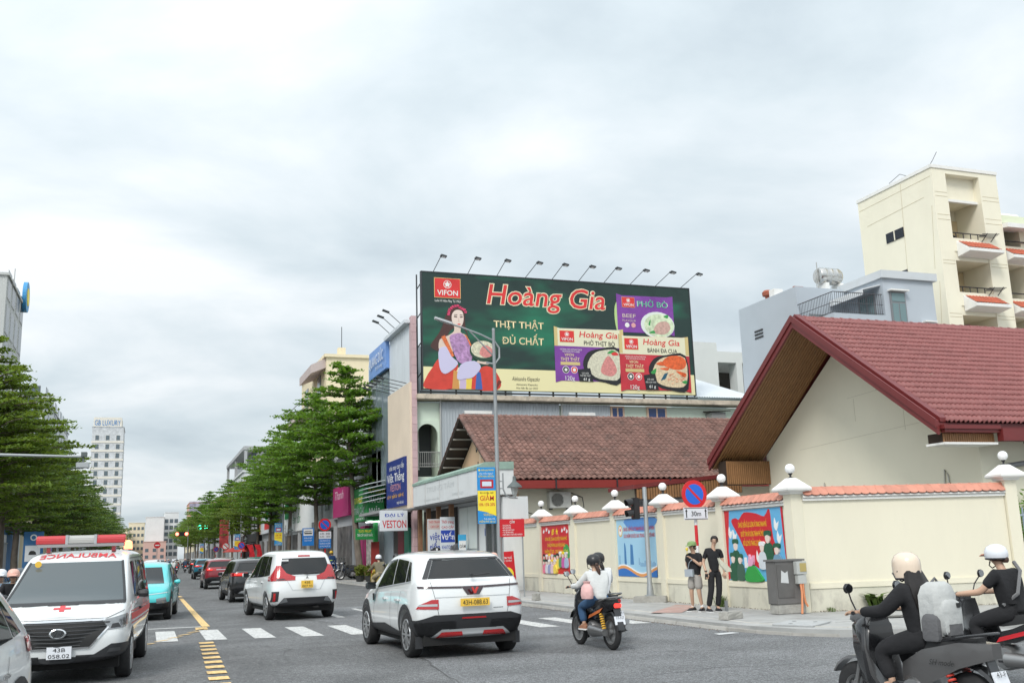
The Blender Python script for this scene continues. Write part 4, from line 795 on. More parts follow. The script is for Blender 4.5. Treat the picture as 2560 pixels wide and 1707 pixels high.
F = Face(t, (12.38, 54.7, 4.05), (0, -1, 0), (0, 0, 1)); F.txt('nhà may cao cấp', 2.4, 1.98, .28, W_, 3.3); F.txt('Việt Thắng', 2.15, 1.35, .46, W_, 3.9, bold=.014); F.txt('VESTON', 2.1, .86, .36, mat('print_rose', (.55, .25, .28), .6), 2.4, bold=.01); F.txt('sơ mi · quần âu · quân sự', 2.1, .5, .22, mat('print_amber', (.75, .40, .05), .6), 3.7); F.txt('0905 455 655', 3.2, .12, .14, W_, 1.5)
t = thing('box_sign', 'white hanging box sign reading ĐẠI LÝ VESTON over the pavement', 'sign', (11.6, 49.6, 2.75))
b = B(); b.box((10.88, 49.5, 2.74), (12.27, 49.72, 3.75)); b.build('board', SL, t, bevel=.01)
F = Face(t, (10.88, 49.5, 2.74), (1, 0, 0), (0, 0, 1)); F.txt('ĐẠI LÝ', .72, .70, .16, Bl, 1.0, bold=.014); F.txt('VESTON', .71, .16, .38, Rd, 1.22, bold=.014)
t = thing('rooftop_sign', 'blue rooftop sign with silver raised letters left of the billboard', 'sign', (12.5, 57, 11.9))
b = B(); b.box((12.4, 54.75, 11.95), (12.6, 59.4, 13.6)); b.build('board', mat('sign_blue', (.16, .30, .62), .5), t)
F = Face(t, (12.4, 59.4, 11.95), (0, -1, 0), (0, 0, 1)); F.txt('QUANG ĐỨC', 2.3, .62, .62, mat('letter_silver', (.62, .66, .72), .3, .5), 3.8, d=.09, bold=.014); F.txt('Thời trang', 2.9, .28, .22, MATS['letter_silver'], 1.9, d=.06)
t = thing('sign_building', 'narrow grey glass-fronted building under the blue rooftop sign', 'building', (14, 57, .15))
b = B(); b.box((12.75, 54.8, 0), (20, 60.2, 13.3)); b.build('wall', mat('steel_blue', (.32, .36, .40), .5), t)
for k in range(3): b = B(); b.box((12.6, 55.1 + k * 1.6, 5.2), (12.74, 56.4 + k * 1.6, 11.8)); b.build('glass_strip', mat('sky_glass', (.22, .27, .30), .15), t)
for k in range(5): b = B(); b.obox((11.9, 56.3, 4.6 + k * .24), (.95, 0, .2), (0, 1, 0), (-.2, 0, .95), .6, .9, .02); b.build('louvre', clad, t)
# ------------------------------------------------------------------ buildings behind the red roof
grey_w = mat('render_bluegrey', (.44, .485, .53), .85, var=.04, vs_=.6, dirt=.12, dcol=(.36, .39, .42), ds=.6)
g = thing('grey_house', 'blue-grey rendered house with roof terrace railing and steel water tank above the red roof', 'house', (36.8, 46, .15))
b = B(); b.box((33.44, 42.0, 0), (40.25, 50.9, 12.0)).box((33.46, 45.1, 12.0), (40.23, 50.88, 15.5)).box((36.8, 42.03, 12.0), (40.22, 45.1, 15.35)); b.build('wall', grey_w, g)
b = B(); b.box((33.44, 42.0, 12.0), (33.54, 45.1, 13.28)).box((33.54, 42.0, 12.0), (36.8, 42.1, 13.28)); b.build('parapet', grey_w, g)
b = B(); b.box((36.65, 41.85, 15.36), (40.4, 45.6, 15.78)); b.build('roof_slab', mat('slab_pale', (.55, .58, .60), .85, dirt=.3, dcol=(.4, .41, .4), ds=1), g)
rg = mat('rail_dark', (.10, .10, .11), .5, .4)
b = B(); b.tube([(33.46, 45.05, 14.42), (33.46, 41.98, 14.42), (36.64, 41.98, 14.42)], .025, 6).tube([(33.46, 45.05, 13.35), (33.46, 41.98, 13.35), (36.64, 41.98, 13.35)], .02, 6).tube([(33.46, 45.05, 13.85), (33.46, 41.98, 13.85), (36.64, 41.98, 13.85)], .016, 6); rr_ = b.build('railing', rg, g)
for k in range(24): b = B(); b.box((33.55 + k * .13, 41.972, 13.3), (33.568 + k * .13, 41.99, 14.42)); b.build('baluster', rg, rr_)
for k in range(22): b = B(); b.box((33.452, 42.05 + k * .135, 13.3), (33.47, 42.068 + k * .135, 14.42)); b.build('baluster', rg, rr_)
aw = mat('awning_white', (.66, .68, .69), .6)
b = B(); b.hexa([(36.76, 42.2, 15.05), (36.78, 42.2, 15.0), (36.78, 45.0, 15.0), (36.76, 45.0, 15.05), (35.6, 42.2, 14.75), (35.6, 42.2, 14.7), (35.6, 45.0, 14.7), (35.6, 45.0, 14.75)]); b.build('awning', aw, g); b = B(); b.box((35.58, 42.2, 14.42), (35.6, 45.0, 14.72)); b.build('awning_valance', aw, g)
wgl, wfr = mat('window_teal', (.16, .24, .25), .15), mat('frame_grey', (.20, .21, .22), .5)
for y0, y1 in ((42.8, 43.95),): b = B(); b.box((36.74, y0 - .08, 12.6), (36.8, y1 + .08, 14.7)); q = b.build('window', wfr, g); [B().box((36.73, a, 12.7), (36.739, a + .5, 14.6)).build('pane', wgl, q) for a in (y0, y0 + .6)]
b = B(); b.box((34.2, 45.02, 12.6), (35.6, 45.09, 13.95)); q = b.build('window', wfr, g); [B().box((a, 45.0, 12.7), (a + .58, 45.019, 13.85)).build('pane', wgl, q) for a in (34.28, 34.95)]
b = B(); b.box((37.16, 41.94, 12.3), (38.16, 42.02, 14.62)); q = b.build('window', wfr, g)
for x0, x1, z0, z1 in ((37.24, 38.08, 14.08, 14.54), (37.24, 37.62, 12.36, 13.98), (37.70, 38.08, 12.36, 13.98)): B().box((x0, 41.92, z0), (x1, 41.939, z1)).build('pane', wgl, q)
b = B(); b.box((37.05, 41.7, 14.64), (38.27, 42.0, 14.72)).box((39.15, 41.7, 13.0), (39.98, 42.0, 13.07)); b.build('window_hood', cap_m, g); b = B(); b.box((39.25, 41.94, 11.6), (39.9, 42.01, 12.92)); b.build('window', wfr, g)
for k in range(3): b = B(); b.box((33.42, 48.5, 13.35 + k * .2), (33.445, 49.35, 13.44 + k * .2)); b.build('vent_slit', iron, g)
st = mat('tank_steel', (.55, .54, .52), .22, .95, var=.15, vs_=3)
t = thing('water_tank', 'stainless steel water tank lying on the grey house roof', 'water tank', (36.5, 46.1, 15.5))
b = B(); b.lathe([(.1, 35.72), (.42, 35.78), (.5, 35.9), (.5, 36.05), (.515, 36.08), (.5, 36.11), (.5, 36.45), (.515, 36.48), (.5, 36.51), (.5, 36.85), (.515, 36.88), (.5, 36.91), (.5, 37.1), (.42, 37.25), (.1, 37.32)], (0, 46.1, 16.52), 'X', 20); b.build('drum', st, t, smooth=True)
for x in (36.0, 37.0): b = B(); b.box((x, 45.7, 15.5), (x + .25, 46.5, 16.06)); b.build('plinth', cap_m, t)
b = B(); b.tube([(35.72, 46.0, 15.5), (35.72, 46.0, 17.3)], .03, 6).tube([(35.6, 46.0, 15.5), (35.6, 46.0, 16.7), (35.8, 46.0, 16.9)], .025, 6); b.build('pipe', rail_m, t)
brk = mat('brick_red', (.33, .10, .06), .9)
t = thing('brick_stack', 'little stack of red bricks on the grey roof edge left of the tank', 'bricks', (34.3, 46, 15.5))
for k in range(9): b = B(); b.box((34.05 + (k % 3) * .21, 46.0, 15.5 + (k // 3) * .1), (34.25 + (k % 3) * .21, 46.15, 15.59 + (k // 3) * .1)); b.build('brick', brk, t)
t = thing('roof_fan', 'small rusty roof ventilator on the far left of the grey roof', 'ventilator', (33.9, 48.5, 15.5))
b = B(); b.lathe([(.15, 0), (.15, .25), (.3, .3), (.32, .5), (.2, .62), (.02, .66)], (33.9, 48.4, 15.5), n=14); b.build('turbine', brk, t, smooth=True); b = B(); b.box((33.6, 47.3, 15.5), (34.2, 47.8, 15.95)); b.build('base', cap_m, t)
# yellow apartment block
yel = mat('render_yellow', (.80, .755, .61), .9, var=.04, vs_=.5, dirt=.15, dcol=(.58, .50, .34), ds=.45, stretch=(1, 1, .5))
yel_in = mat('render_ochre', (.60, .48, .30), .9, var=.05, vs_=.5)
y_ = thing('yellow_block', 'tall pale yellow apartment block with open balconies and small tiled canopies', 'building', (47, 48, .15))
b = B(); b.box((43, 46.2, 0), (48.0, 50.6, 23.1)).box((43, 44, 0), (44.05, 46.2, 23.1)).box((46.6, 44, 0), (48, 46.2, 23.1)).box((44.05, 44, 22.82), (46.6, 46.2, 23.1)).box((44.05, 44.5, 21.35), (46.6, 46.2, 22.82)); b.build('wall', yel, y_)
b = B(); b.box((42.94, 43.94, 23.1), (48.05, 50.66, 23.3)); b.build('roof_edge', cap_m, y_)
b = B(); b.box((44.05, 44.3, 21.2), (46.6, 44.5, 21.36)); b.build('lintel', cap_m, y_)
red2 = mat('canopy_tile', (.52, .13, .07), .7, var=.15, vs_=3, rnd=.08)
blk = mat('black_metal', (.03, .03, .033), .5)
def canopy(x0, x1, z, y=44.0, pr=.95):
    b = B(); b.loft([[(x, y, z - .95), (x, y - pr, z - .82), (x, y - pr, z - .64), (x, y - pr + .1, z - .62), (x, y, z)] for x in (x0, x1)]); c = b.build('canopy', cap_m, y_)
    e = Vector((0, pr - .1, .62)).normalized(); nn_ = Vector((0, -e.z, e.y))
    me = tile_mesh('canopy_tile', .24, .3, .05, 1); n = int((x1 - x0 - .2) / .24); I = WM[y_].inverted()
    for j in range(3):
        for i in range(n):
            p = Vector((x0 + .1 + i * .24, y - pr + .1, z - .62)) + e * (j * .33) + nn_ * .02
            piece('canopy_tile', me, red2, c, I @ Matrix(((1, e.x, nn_.x, p.x), (0, e.y, nn_.y, p.y), (0, e.z, nn_.z, p.z), (0, 0, 0, 1))))
for zf, first in ((18.2, True), (14.9, False), (11.6, False), (8.3, False)):
    b = B(); b.box((44.05, 44.05, zf - .75), (46.6, 46.2, zf - .02)); b.build('balcony_slab', yel, y_)
    b = B(); b.box((44.05, 44.0, zf - .2), (46.6, 44.12, zf + .62)); b.build('balcony_parapet', yel, y_)
    b = B(); b.tube([(44.05, 44.03, zf + .95), (46.6, 44.03, zf + .95)], .035, 6); q = b.build('rail', blk, y_); [B().box((44.3 + k * .55, 44.01, zf + .62), (44.34 + k * .55, 44.05, zf + .95)).build('rail_post', blk, q) for k in range(4)]
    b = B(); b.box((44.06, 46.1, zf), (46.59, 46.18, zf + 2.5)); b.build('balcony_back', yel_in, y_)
    canopy(44.25, 46.85, zf + .42)
    # drying rack
    b = B(); [b.tube([(45.9, 43.95 - k * .12, zf + .78 + .03 * k), (47.2, 43.95 - k * .12, zf + .86 + .03 * k)], .025, 4) for k in range(4)]; b.tube([(46.2, 44.0, zf + .5), (46.2, 43.5, zf + .9)], .025, 4).tube([(46.9, 44.0, zf + .55), (46.9, 43.5, zf + .95)], .025, 4); b.build('drying_rack', blk, y_)
for x0, x1, z0, z1 in ((44.25, 44.85, 18.9, 19.9), (45.5, 46.3, 18.9, 19.75)): b = B(); b.box((x0, 46.05, z0), (x1, 46.099, z1)); q = b.build('window', blk, y_); B().box((x0 + .08, 46.03, z0 + .08), (x1 - .08, 46.049, z1 - .08)).build('pane', mat('dark_glass', (.03, .035, .04), .15), q)
# side wall openings: louvred windows
for y0, y1, z0, z1 in ((46.75, 48.3, 19.66, 20.28), (46.8, 48.0, 16.6, 17.6)):
    b = B(); b.box((42.96, y0, z0), (42.998, y1, z1)); q = b.build('louvre_window', blk, y_)
    for k in range(7): b = B(); b.box((42.93, y0 + .03, z0 + .03 + k * (z1 - z0) / 7), (42.96, y1 - .03, z0 + .07 + k * (z1 - z0) / 7)); b.build('louvre', mat('louvre_blue', (.03, .04, .06), .5), q)
    b = B(); b.box((42.92, (y0 + y1) / 2 - .04, z0), (42.958, (y0 + y1) / 2 + .04, z1)); b.build('mullion', yel, q)
jn = mat('joint_dark', (.50, .43, .29), .9)
for p, q in (((46.6, 23.0), (46.9, 15.5)), ((44.8, 21.5), (49.9, 21.3)), ((44.1, 22.6), (50.5, 22.5)), ((44.25, 20.8), (44.6, 17)), ((44.35, 16.2), (44.7, 12.5))):
    b = B(); b.tube([(42.997, p[0], p[1]), (42.997, q[0], q[1])], .012, 4); b.build('wall_crack', jn, y_)
for z in (21.6, 21.35, 20.2, 19.9, 17.4, 17.2, 14.2, 14.0):
    for x0, x1 in ((43.1, 44.0), (46.7, 47.95)): b = B(); b.box((x0, 43.99, z), (x1, 43.9995, z + .02)); b.build('groove', jn, y_)
# right wing
b = B(); b.box((48.0, 46.4, 0), (56, 52, 20.2)).box((49.9, 44.6, 0), (50.4, 46.4, 20.2)); b.build('wing_wall', yel, y_)
b = B(); b.box((47.95, 44.2, 20.15), (56, 52, 20.65)); b.build('wing_roof_edge', mat('pale_green_edge', (.66, .70, .52), .9), y_); b = B(); b.hexa([(48, 43.6, 19.7), (56, 43.6, 19.7), (56, 45, 19.9), (48, 45, 19.9), (48, 43.6, 19.98), (56, 43.6, 19.98), (56, 45, 20.14), (48, 45, 20.14)]); b.build('wing_canopy', cap_m, y_)
for zf in (18.2, 14.9, 11.6, 8.3):
    b = B(); b.box((48.0, 44.5, zf - .6), (56, 46.4, zf)).box((48.0, 44.5, zf), (56, 44.6, zf + .6)); b.build('balcony_slab', yel, y_); b = B(); b.tube([(48.0, 44.5, zf + .92), (56, 44.5, zf + .92)], .04, 6); b.build('rail', blk, y_)
    b = B(); b.box((48.35, 46.3, zf + .1), (49.5, 46.395, zf + 2.2)); q = b.build('window', blk, y_); [B().box((48.45 + (k % 3) * .35, 46.28, zf + .2 + (k // 3) * .65), (48.72 + (k % 3) * .35, 46.299, zf + .75 + (k // 3) * .65)).build('pane', MATS['dark_glass'], q) for k in range(9)]
    if zf < 18: canopy(48.1, 51.5, zf + 3.72, 44.5)
for k, x in enumerate((48.35, 49.3)):
    t = thing('water_heater', ('left' if k == 0 else 'right') + ' one of the two white solar tanks on the yellow block', 'water heater', (x, 46.5, 20.65))
    b = B(); b.lathe([(.05, x - .3), (.28, x - .28), (.3, x - .2), (.3, x + (.3 if k == 0 else 1.6)), (.25, x + (.36 if k == 0 else 1.66))], (0, 45.6, 21.05), 'X', 14); b.build('drum', cap_m, t, smooth=True); b = B(); b.box((x - .1, 45.4, 20.65), (x, 45.8, 20.9)).box((x + .2, 45.4, 20.65), (x + .3, 45.8, 20.9)); b.build('stand', rail_m, t)
t = thing('roof_antenna', 'thin aerial mast leaning above the solar tanks', 'antenna', (48.7, 46, 20.6)); b = B(); b.tube([(48.75, 45.6, 20.6), (48.6, 45.6, 22.6)], .02, 5).tube([(48.3, 45.6, 21.3), (48.72, 45.6, 22.0)], .018, 5); b.build('mast', blk, t)
t = thing('roof_antenna', 'bent wire aerial on the top corner of the yellow block', 'antenna', (43.3, 44.4, 23.3)); b = B(); b.tube([(43.1, 44.3, 23.2), (43.5, 44.3, 23.7), (43.9, 44.3, 24.3)], .018, 5).tube([(43.05, 46.0, 23.3), (43.05, 46.6, 23.65), (43.05, 47.6, 23.4)], .018, 5); b.build('mast', blk, t)
# pale building and metal roof between the billboard and the grey house
t = thing('pale_building', 'white concrete building with dark open upper floor beside the billboard', 'building', (38, 64, .15))
wc = mat('white_concrete', (.62, .64, .63), .85, var=.05, vs_=.5, dirt=.25, dcol=(.45, .46, .45), ds=.5)
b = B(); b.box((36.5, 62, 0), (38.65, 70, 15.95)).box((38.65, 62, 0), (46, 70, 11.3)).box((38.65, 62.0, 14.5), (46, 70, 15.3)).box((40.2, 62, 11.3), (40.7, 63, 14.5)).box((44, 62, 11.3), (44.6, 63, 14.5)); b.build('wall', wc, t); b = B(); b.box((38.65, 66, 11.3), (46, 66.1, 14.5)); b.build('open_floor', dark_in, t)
zinc = mat('zinc_sheet', (.62, .66, .69), .35, .3, var=.05, vs_=.6)
t = thing('metal_roof', 'pale corrugated metal roof to the right of the billboard', 'roof', (31, 54, 9.9))
b = B(); n = 60
V = []
for k in range(n + 1):
    f_ = k / n; dz = .05 * (k % 2); V.append((b.v((29.0 + 5.0 * f_, 50.2, 9.95 + dz)), b.v((29.4 + 2.1 * f_ if f_ < 1 else 31.5, 56.5, 12.6 + dz))))
for a, c in zip(V, V[1:]): b.b.faces.new((a[0], c[0], c[1], a[1]))
b.build('sheet', zinc, t); b = B(); b.prism([(34.0, 50.2, 9.95), (31.5, 56.5, 12.6), (31.5, 56.5, 9.7), (34.0, 50.2, 9.7)], (.1, 0, 0)); b.build('verge', zinc, t)
# ------------------------------------------------------------------ wall posters
def poster(label, y0, y1):
    t = thing('wall_poster', label, 'poster', (13.72, (y0 + y1) / 2, .79)); return t, y1 - y0
def figure(F, x, y, s, coat, cap, d):
    F.poly('printed_coat', sm([(x - .16 * s, y), (x - .15 * s, y + .3 * s), (x - .06 * s, y + .4 * s), (x + .06 * s, y + .4 * s), (x + .15 * s, y + .3 * s), (x + .16 * s, y)]), coat, d)
    F.disc('printed_face', x, y + .5 * s, .085 * s, .11 * s, pm('face', (.70, .52, .42)), d + .002, 12); F.poly('printed_cap', sm([(x - .11 * s, y + .54 * s), (x - .1 * s, y + .64 * s), (x + .1 * s, y + .64 * s), (x + .11 * s, y + .54 * s), (x, y + .56 * s)]), cap, d + .004)
pr_, pyl, sky_p, mil = pm('poster_red', (.58, .02, .03), .4), pm('poster_yellow', (.85, .60, .02), .5), pm('poster_sky', (.13, .42, .68), .4), pm('military', (.02, .10, .05), .6)
t, w = poster('red poster with yellow star and crowd between the far left piers', 32.35, 34.9)
F = Face(t, (13.722, 34.9, .79), (0, -1, 0), (0, 0, 1)); F.rect('poster_sheet', 0, 0, w, 1.69, pr_, .006)
F.ring('printed_circle', w / 2, .95, .46, .48, pm('rose_line', (.66, .16, .13)), .008, 36, ky=1.3); F.ring('printed_circle', w / 2, .95, .36, .375, MATS['print_rose_line'], .008, 36, ky=1.3)
F.poly('printed_star', star(w / 2 + .22, 1.46, .13), pyl, .010); F.ring('printed_sickle', w / 2 - .16, 1.46, .07, .1, pyl, .010, 16); F.poly('printed_hammer', [(w / 2 - .28, 1.36), (w / 2 - .25, 1.34), (w / 2 - .06, 1.54), (w / 2 - .1, 1.57)], pyl, .012)
for k, (s_, q) in enumerate((('ĐẢNG BỘ, CHÍNH QUYỀN THÀNH PHỐ', .8), ('CHÀO MỪNG ĐẠI HỘI ĐẢNG', .66), ('NHIỆM KỲ 2025 - 2030 THÀNH CÔNG', .86))): F.txt(s_, w / 2 + .1, 1.16 - k * .22, .12, pyl, w * q, d=.010, bold=.008)
F.polys('printed_dove', [sm([(.15 + a, 1.45 + c), (.22 + a, 1.58 + c), (.26 + a, 1.5 + c), (.34 + a, 1.56 + c), (.27 + a, 1.44 + c)], 2) for a, c in ((0, 0), (.28, .06), (.52, -.02), (1.75, 0), (1.98, .05), (2.18, -.04))], W_, .010)
cols = [pm('coat%d' % i, c) for i, c in enumerate(((.35, .45, .6), (.75, .2, .3), (.62, .62, .66), (.3, .32, .5), (.7, .5, .55), (.8, .62, .1), (.1, .28, .12), (.55, .1, .35)))]
F.poly('printed_tree', sm([(2.1, .6), (2.05, .9), (2.3, 1.02), (2.54, .9), (2.54, .55)]), pgr, .009)
rq = random.Random(4)
for i in range(14): figure(F, .18 + (i % 9) * .27 + (.1 if i > 8 else 0), .03 if i > 8 else .14 + rq.uniform(0, .12), .72 if i > 8 else .8, cols[i % 8], [Kk, W_, pyl, cols[2], mil][i % 5], .012 + .0065 * i)
t, w = poster('pale blue city poster with red lettering and a swooping blue wave', 25.98, 28.52)
F = Face(t, (13.722, 28.52, .79), (0, -1, 0), (0, 0, 1)); F.rect('poster_sheet', 0, 0, w, 1.69, pm('pale_blue', (.36, .60, .76), .4), .006)
F.poly('printed_corner', sm([(.6, 1.688), (.9, 1.4), (1.8, 1.3), (2.5, 1.45), (2.53, 1.688)], 3), pm('mid_blue', (.10, .28, .62), .4), .008)
F.disc('printed_seal', .27, 1.35, .13, .17, W_, .010); F.ring('printed_seal_ring', .27, 1.35, .105, .135, pm('seal_gold', (.75, .45, .05)), .012, ky=1.3); F.poly('printed_star', star(.27, 1.38, .06), pr_, .014)
for k, s_ in enumerate(('CÁN BỘ CHIẾN SĨ LLVT THÀNH PHỐ NỖ LỰC HOÀN THÀNH', 'CÁC NHIỆM VỤ ĐƯỢC GIAO TRONG KỶ NGUYÊN MỚI')): F.txt(s_, 1.5, 1.34 - k * .2, .11, pr_, 2.02, d=.014, bold=.01)
tw = pm('tower_blue', (.06, .20, .42)); tw2 = pm('tower_pale', (.24, .42, .60))
F.polys('printed_tower', [[(.45, .35), (.6, .35), (.58, .85), (.53, 1.0), (.48, .95)], [(.85, .35), (1.08, .35), (1.05, .92), (.9, .95)]], tw, .010); F.polys('printed_tower', [[(.08, .36), (.18, .36), (.18, .62), (.1, .62)], [(1.4, .34), (1.48, .34), (1.46, .55), (1.42, .55)]], tw2, .010)
F.polys('printed_skyline', [[(1.5 + k * .09, .3), (1.58 + k * .09, .3), (1.58 + k * .09, .38 + rq.uniform(0, .1)), (1.5 + k * .09, .38 + rq.uniform(0, .1))] for k in range(11)], tw2, .009)
wave = lambda o: [(x / 12 * w, o + .12 * math.sin(x * .55 + .6)) for x in range(13)]
F.poly('printed_wave', [(0, 0)] + [(0, .33)] + wave(.24) + [(w, 0)], W_, .012); F.poly('printed_wave', [(0, 0)] + wave(.20) + [(w, 0)], pm('wave_orange', (.75, .32, .10)), .014); F.poly('printed_wave', [(0, 0)] + wave(.12) + [(w, 0)], pm('wave_blue', (.03, .16, .48)), .016)
t, w = poster('red and blue poster of painted soldiers beside the grey cabinet', 19.72, 22.22)
F = Face(t, (13.722, 22.22, .79), (0, -1, 0), (0, 0, 1)); F.rect('poster_sheet', 0, 0, w, 1.69, sky_p, .006)
F.poly('printed_flag', sm([(.3, 1.42), (.5, 1.5), (.65, 1.46), (.9, 1.62), (1.4, 1.58), (1.75, 1.5), (1.98, 1.66), (2.05, 1.0), (2.3, .25), (1.75, .28), (1.35, .3), (.95, .55), (.6, 1.05)], 3), pr_, .010)
F.polys('printed_flag', [[(0, 0), (.12, .05), (.08, .7), (.22, 1.69), (0, 1.69)], [(2.42, 1.69), (2.5, 1.69), (2.5, .3), (2.46, .8)]], pr_, .010)
for k, (s_, q) in enumerate((('CÁN BỘ, CHIẾN SĨ LỰC LƯỢNG VŨ TRANG THÀNH PHỐ', 1.22), ('QUYẾT TÂM XÂY DỰNG THÀNH PHỐ MỚI,', .98), ('NỖ LỰC MỚI, THẮNG LỢI MỚI!', .75))): F.txt(s_, 1.22 - .03 * k, 1.27 - k * .22, .12, pyl, q, d=.014, bold=.008)
F.polys('printed_dove', [sm([(a, c), (a + .04, c + .2), (a + .1, c + .06), (a + .2, c + .12), (a + .1, c - .1)], 2) for a, c in ((.14, 1.1), (.32, 1.02), (1.3, .52), (2.12, 1.25), (2.2, .95))], W_, .014)
for i, (x, y, s, c) in enumerate(((.42, .28, 1.1, mil), (.28, .02, 1.0, mil), (.6, .02, .95, pm('camo', (.05, .12, .08))), (1.85, .42, 1.15, mil), (1.6, .3, .95, pm('navy_white', (.62, .66, .7))), (2.2, .22, 1.0, pm('steel_coat', (.16, .3, .42))))): figure(F, x, y, s, c, mil if c is not MATS['print_navy_white'] else W_, .016 + .007 * i)
F.poly('printed_leaf', sm([(.85, 0), (.95, .3), (1.2, .35), (1.45, .15), (1.55, 0)]), pm('leaf_green', (.03, .33, .06)), .064); F.poly('printed_lotus', sm([(1.0, .36), (1.05, .62), (1.12, .5), (1.22, .6), (1.2, .38)]), pm('lotus', (.75, .38, .55)), .066); F.polys('printed_building', [[(.78, .3), (.88, .3), (.88, .55), (.78, .55)], [(.9, .3), (.98, .3), (.98, .42), (.9, .42)]], W_, .022)
# ------------------------------------------------------------------ street furniture on the near pavement
galv = mat('galvanised', (.34, .36, .37), .5, .5, var=.1, vs_=3, dirt=.3, dcol=(.2, .2, .2), ds=3)
stone = mat('rough_concrete', (.36, .35, .32), .95, var=.25, vs_=6, bump=.8, bs=30)
t = thing('traffic_light', 'grey traffic light pole with black signal head in front of the blue poster', 'traffic light', (13.3, 25.9, .15))
b = B(); b.obox((13.25, 25.6, .22), (.8, -.6, 0), (.6, .8, 0), (0, 0, 1), .46, .2, .09); b.build('footing', stone, t, bevel=.02)
b = B(); b.lathe([(.16, .31), (.16, .33), (.1, .34), (.085, .55), (.07, .6), (.06, 3.3), (.055, 3.32)], (13.3, 25.7, 0), n=12); b.build('pole', galv, t, smooth=True)
b = B(); b.box((12.88, 25.6, 2.42), (13.08, 25.8, 3.02)); hd = b.build('signal_head', mat('signal_black', (.015, .015, .017), .4), t, bevel=.02)
for z in (2.88, 2.58):
    b = B()
    for k in range(9):
        a0, a1 = math.pi * (k / 9 * 1.3 - .15), math.pi * ((k + 1) / 9 * 1.3 - .15)
        b.hexa([(12.88, 25.7 + r * math.cos(a), z + r * math.sin(a)) for a, r in ((a0, .11), (a1, .11), (a1, .125), (a0, .125))] + [(12.66 + .05 * (1 - math.sin(a)), 25.7 + r * math.cos(a), z + r * math.sin(a) - .03) for a, r in ((a0, .11), (a1, .11), (a1, .125), (a0, .125))])
    b.build('visor', MATS['signal_black'], hd); b = B(); b.lathe([(.0, 12.87), (.1, 12.872), (.08, 12.84), (.0, 12.83)], (0, 25.7, z), 'X', 14); b.build('lens', mat('lens_dark_red', (.20, .012, .012), .2), hd)
b = B(); b.box((13.08, 25.68, 2.95), (13.3, 25.72, 2.99)).box((13.08, 25.68, 2.5), (13.3, 25.72, 2.54)); b.build('bracket', iron, t)
def stripe_pole(t, x, y, z1, r=.04):
    rw = mat('pole_white', (.75, .75, .74), .5); rr2 = mat('pole_red', (.60, .02, .03), .5); z, k = .15, 0
    while z < z1: b = B(); b.cyl((x, y, z), (x, y, min(z + .5, z1)), r, n=10); b.build('pole_band', rw if k % 2 == 0 else rr2, t, smooth=True); z += .5; k += 1
def round_sign(t, x, y, z, r):
    b = B(); b.cyl((x, y, z), (x, y - .02, z), r, n=32); p = b.build('sign_disc', mat('sign_red', (.62, .015, .02), .4), t); f = Face(p, (x, y - .02, z), (1, 0, 0), (0, 0, 1)); WM[p] = WM[t]
    f.disc('printed_field', 0, 0, r * .72, r * .72, mat('sign_cobalt', (.015, .13, .62), .4), .004, 30, p); a = r * .72; f.poly('printed_slash', [(-a * .78, a * .62), (-a * .62, a * .78), (a * .78, -a * .62), (a * .62, -a * .78)], mat('sign_red'), .008, p)
t = thing('no_parking_sign', 'large blue and red no parking sign with a white 30m plate beside the couple', 'road sign', (12.75, 22.0, .15))
stripe_pole(t, 12.75, 22.0, 3.0); round_sign(t, 12.72, 21.94, 2.90, .35)
b = B(); b.box((12.39, 21.9, 2.28), (13.05, 21.93, 2.58)); q = b.build('distance_plate', mat('plate_white', (.72, .74, .78), .4), t); f = Face(t, (12.39, 21.9, 2.28), (1, 0, 0), (0, 0, 1)); f.txt('30m', .33, .09, .12, Kk, .27, parent=q, bold=.008)
for x in (.06, .6): f.poly('printed_arrow', [(x - .012, .05), (x + .012, .05), (x + .012, .2), (x + .03, .2), (x, .27), (x - .03, .2), (x - .012, .2)], Kk, .006, q)
f.polys('printed_border', [[(.01, .01), (.65, .01), (.65, .025), (.01, .025)], [(.01, .275), (.65, .275), (.65, .29), (.01, .29)]], Kk, .005, q)
t = thing('utility_cabinet', 'rusty dark grey utility cabinet with meter box and orange conduits against the wall', 'cabinet', (13.25, 19.2, .15))
cab = mat('cabinet_steel', (.16, .155, .15), .55, .2, var=.12, vs_=2, dirt=.35, dcol=(.10, .07, .05), ds=3)
b = B(); b.box((12.9, 19.0, .15), (13.62, 19.32, .36)); b.build('footing', stone, t, bevel=.015)
b = B(); b.box((12.88, 18.99, .36), (13.62, 19.33, 1.27)); bd = b.build('body', cab, t, bevel=.01); b = B(); b.box((12.85, 18.96, 1.27), (13.65, 19.36, 1.31)); b.build('lid', cab, t)
b = B(); b.box((12.92, 18.975, .5), (13.34, 18.99, 1.2)); b.build('door', mat('cabinet_door', (.125, .12, .115), .5, .2, var=.15, vs_=3), t)
b = B(); b.prism([(13.0, 18.97, .82), (13.2, 18.97, .8), (13.19, 18.97, 1.06), (13.12, 18.97, 1.02), (13.03, 18.97, 1.08)], (0, -.003, 0)); b.build('torn_notice', mat('paper', (.55, .56, .56), .9), t)
b = B(); b.box((13.36, 18.86, .98), (13.62, 18.99, 1.26)).box((13.38, 18.87, .78), (13.60, 18.99, .97)); mb = b.build('meter_box', mat('meter_grey', (.45, .46, .44), .5), t, bevel=.008); b = B(); b.box((13.44, 18.85, 1.04), (13.6, 18.87, 1.22)); b.build('meter_window', mat('meter_amber', (.42, .33, .12), .4), mb)
cdt = mat('conduit_orange', (.62, .24, .11), .6)
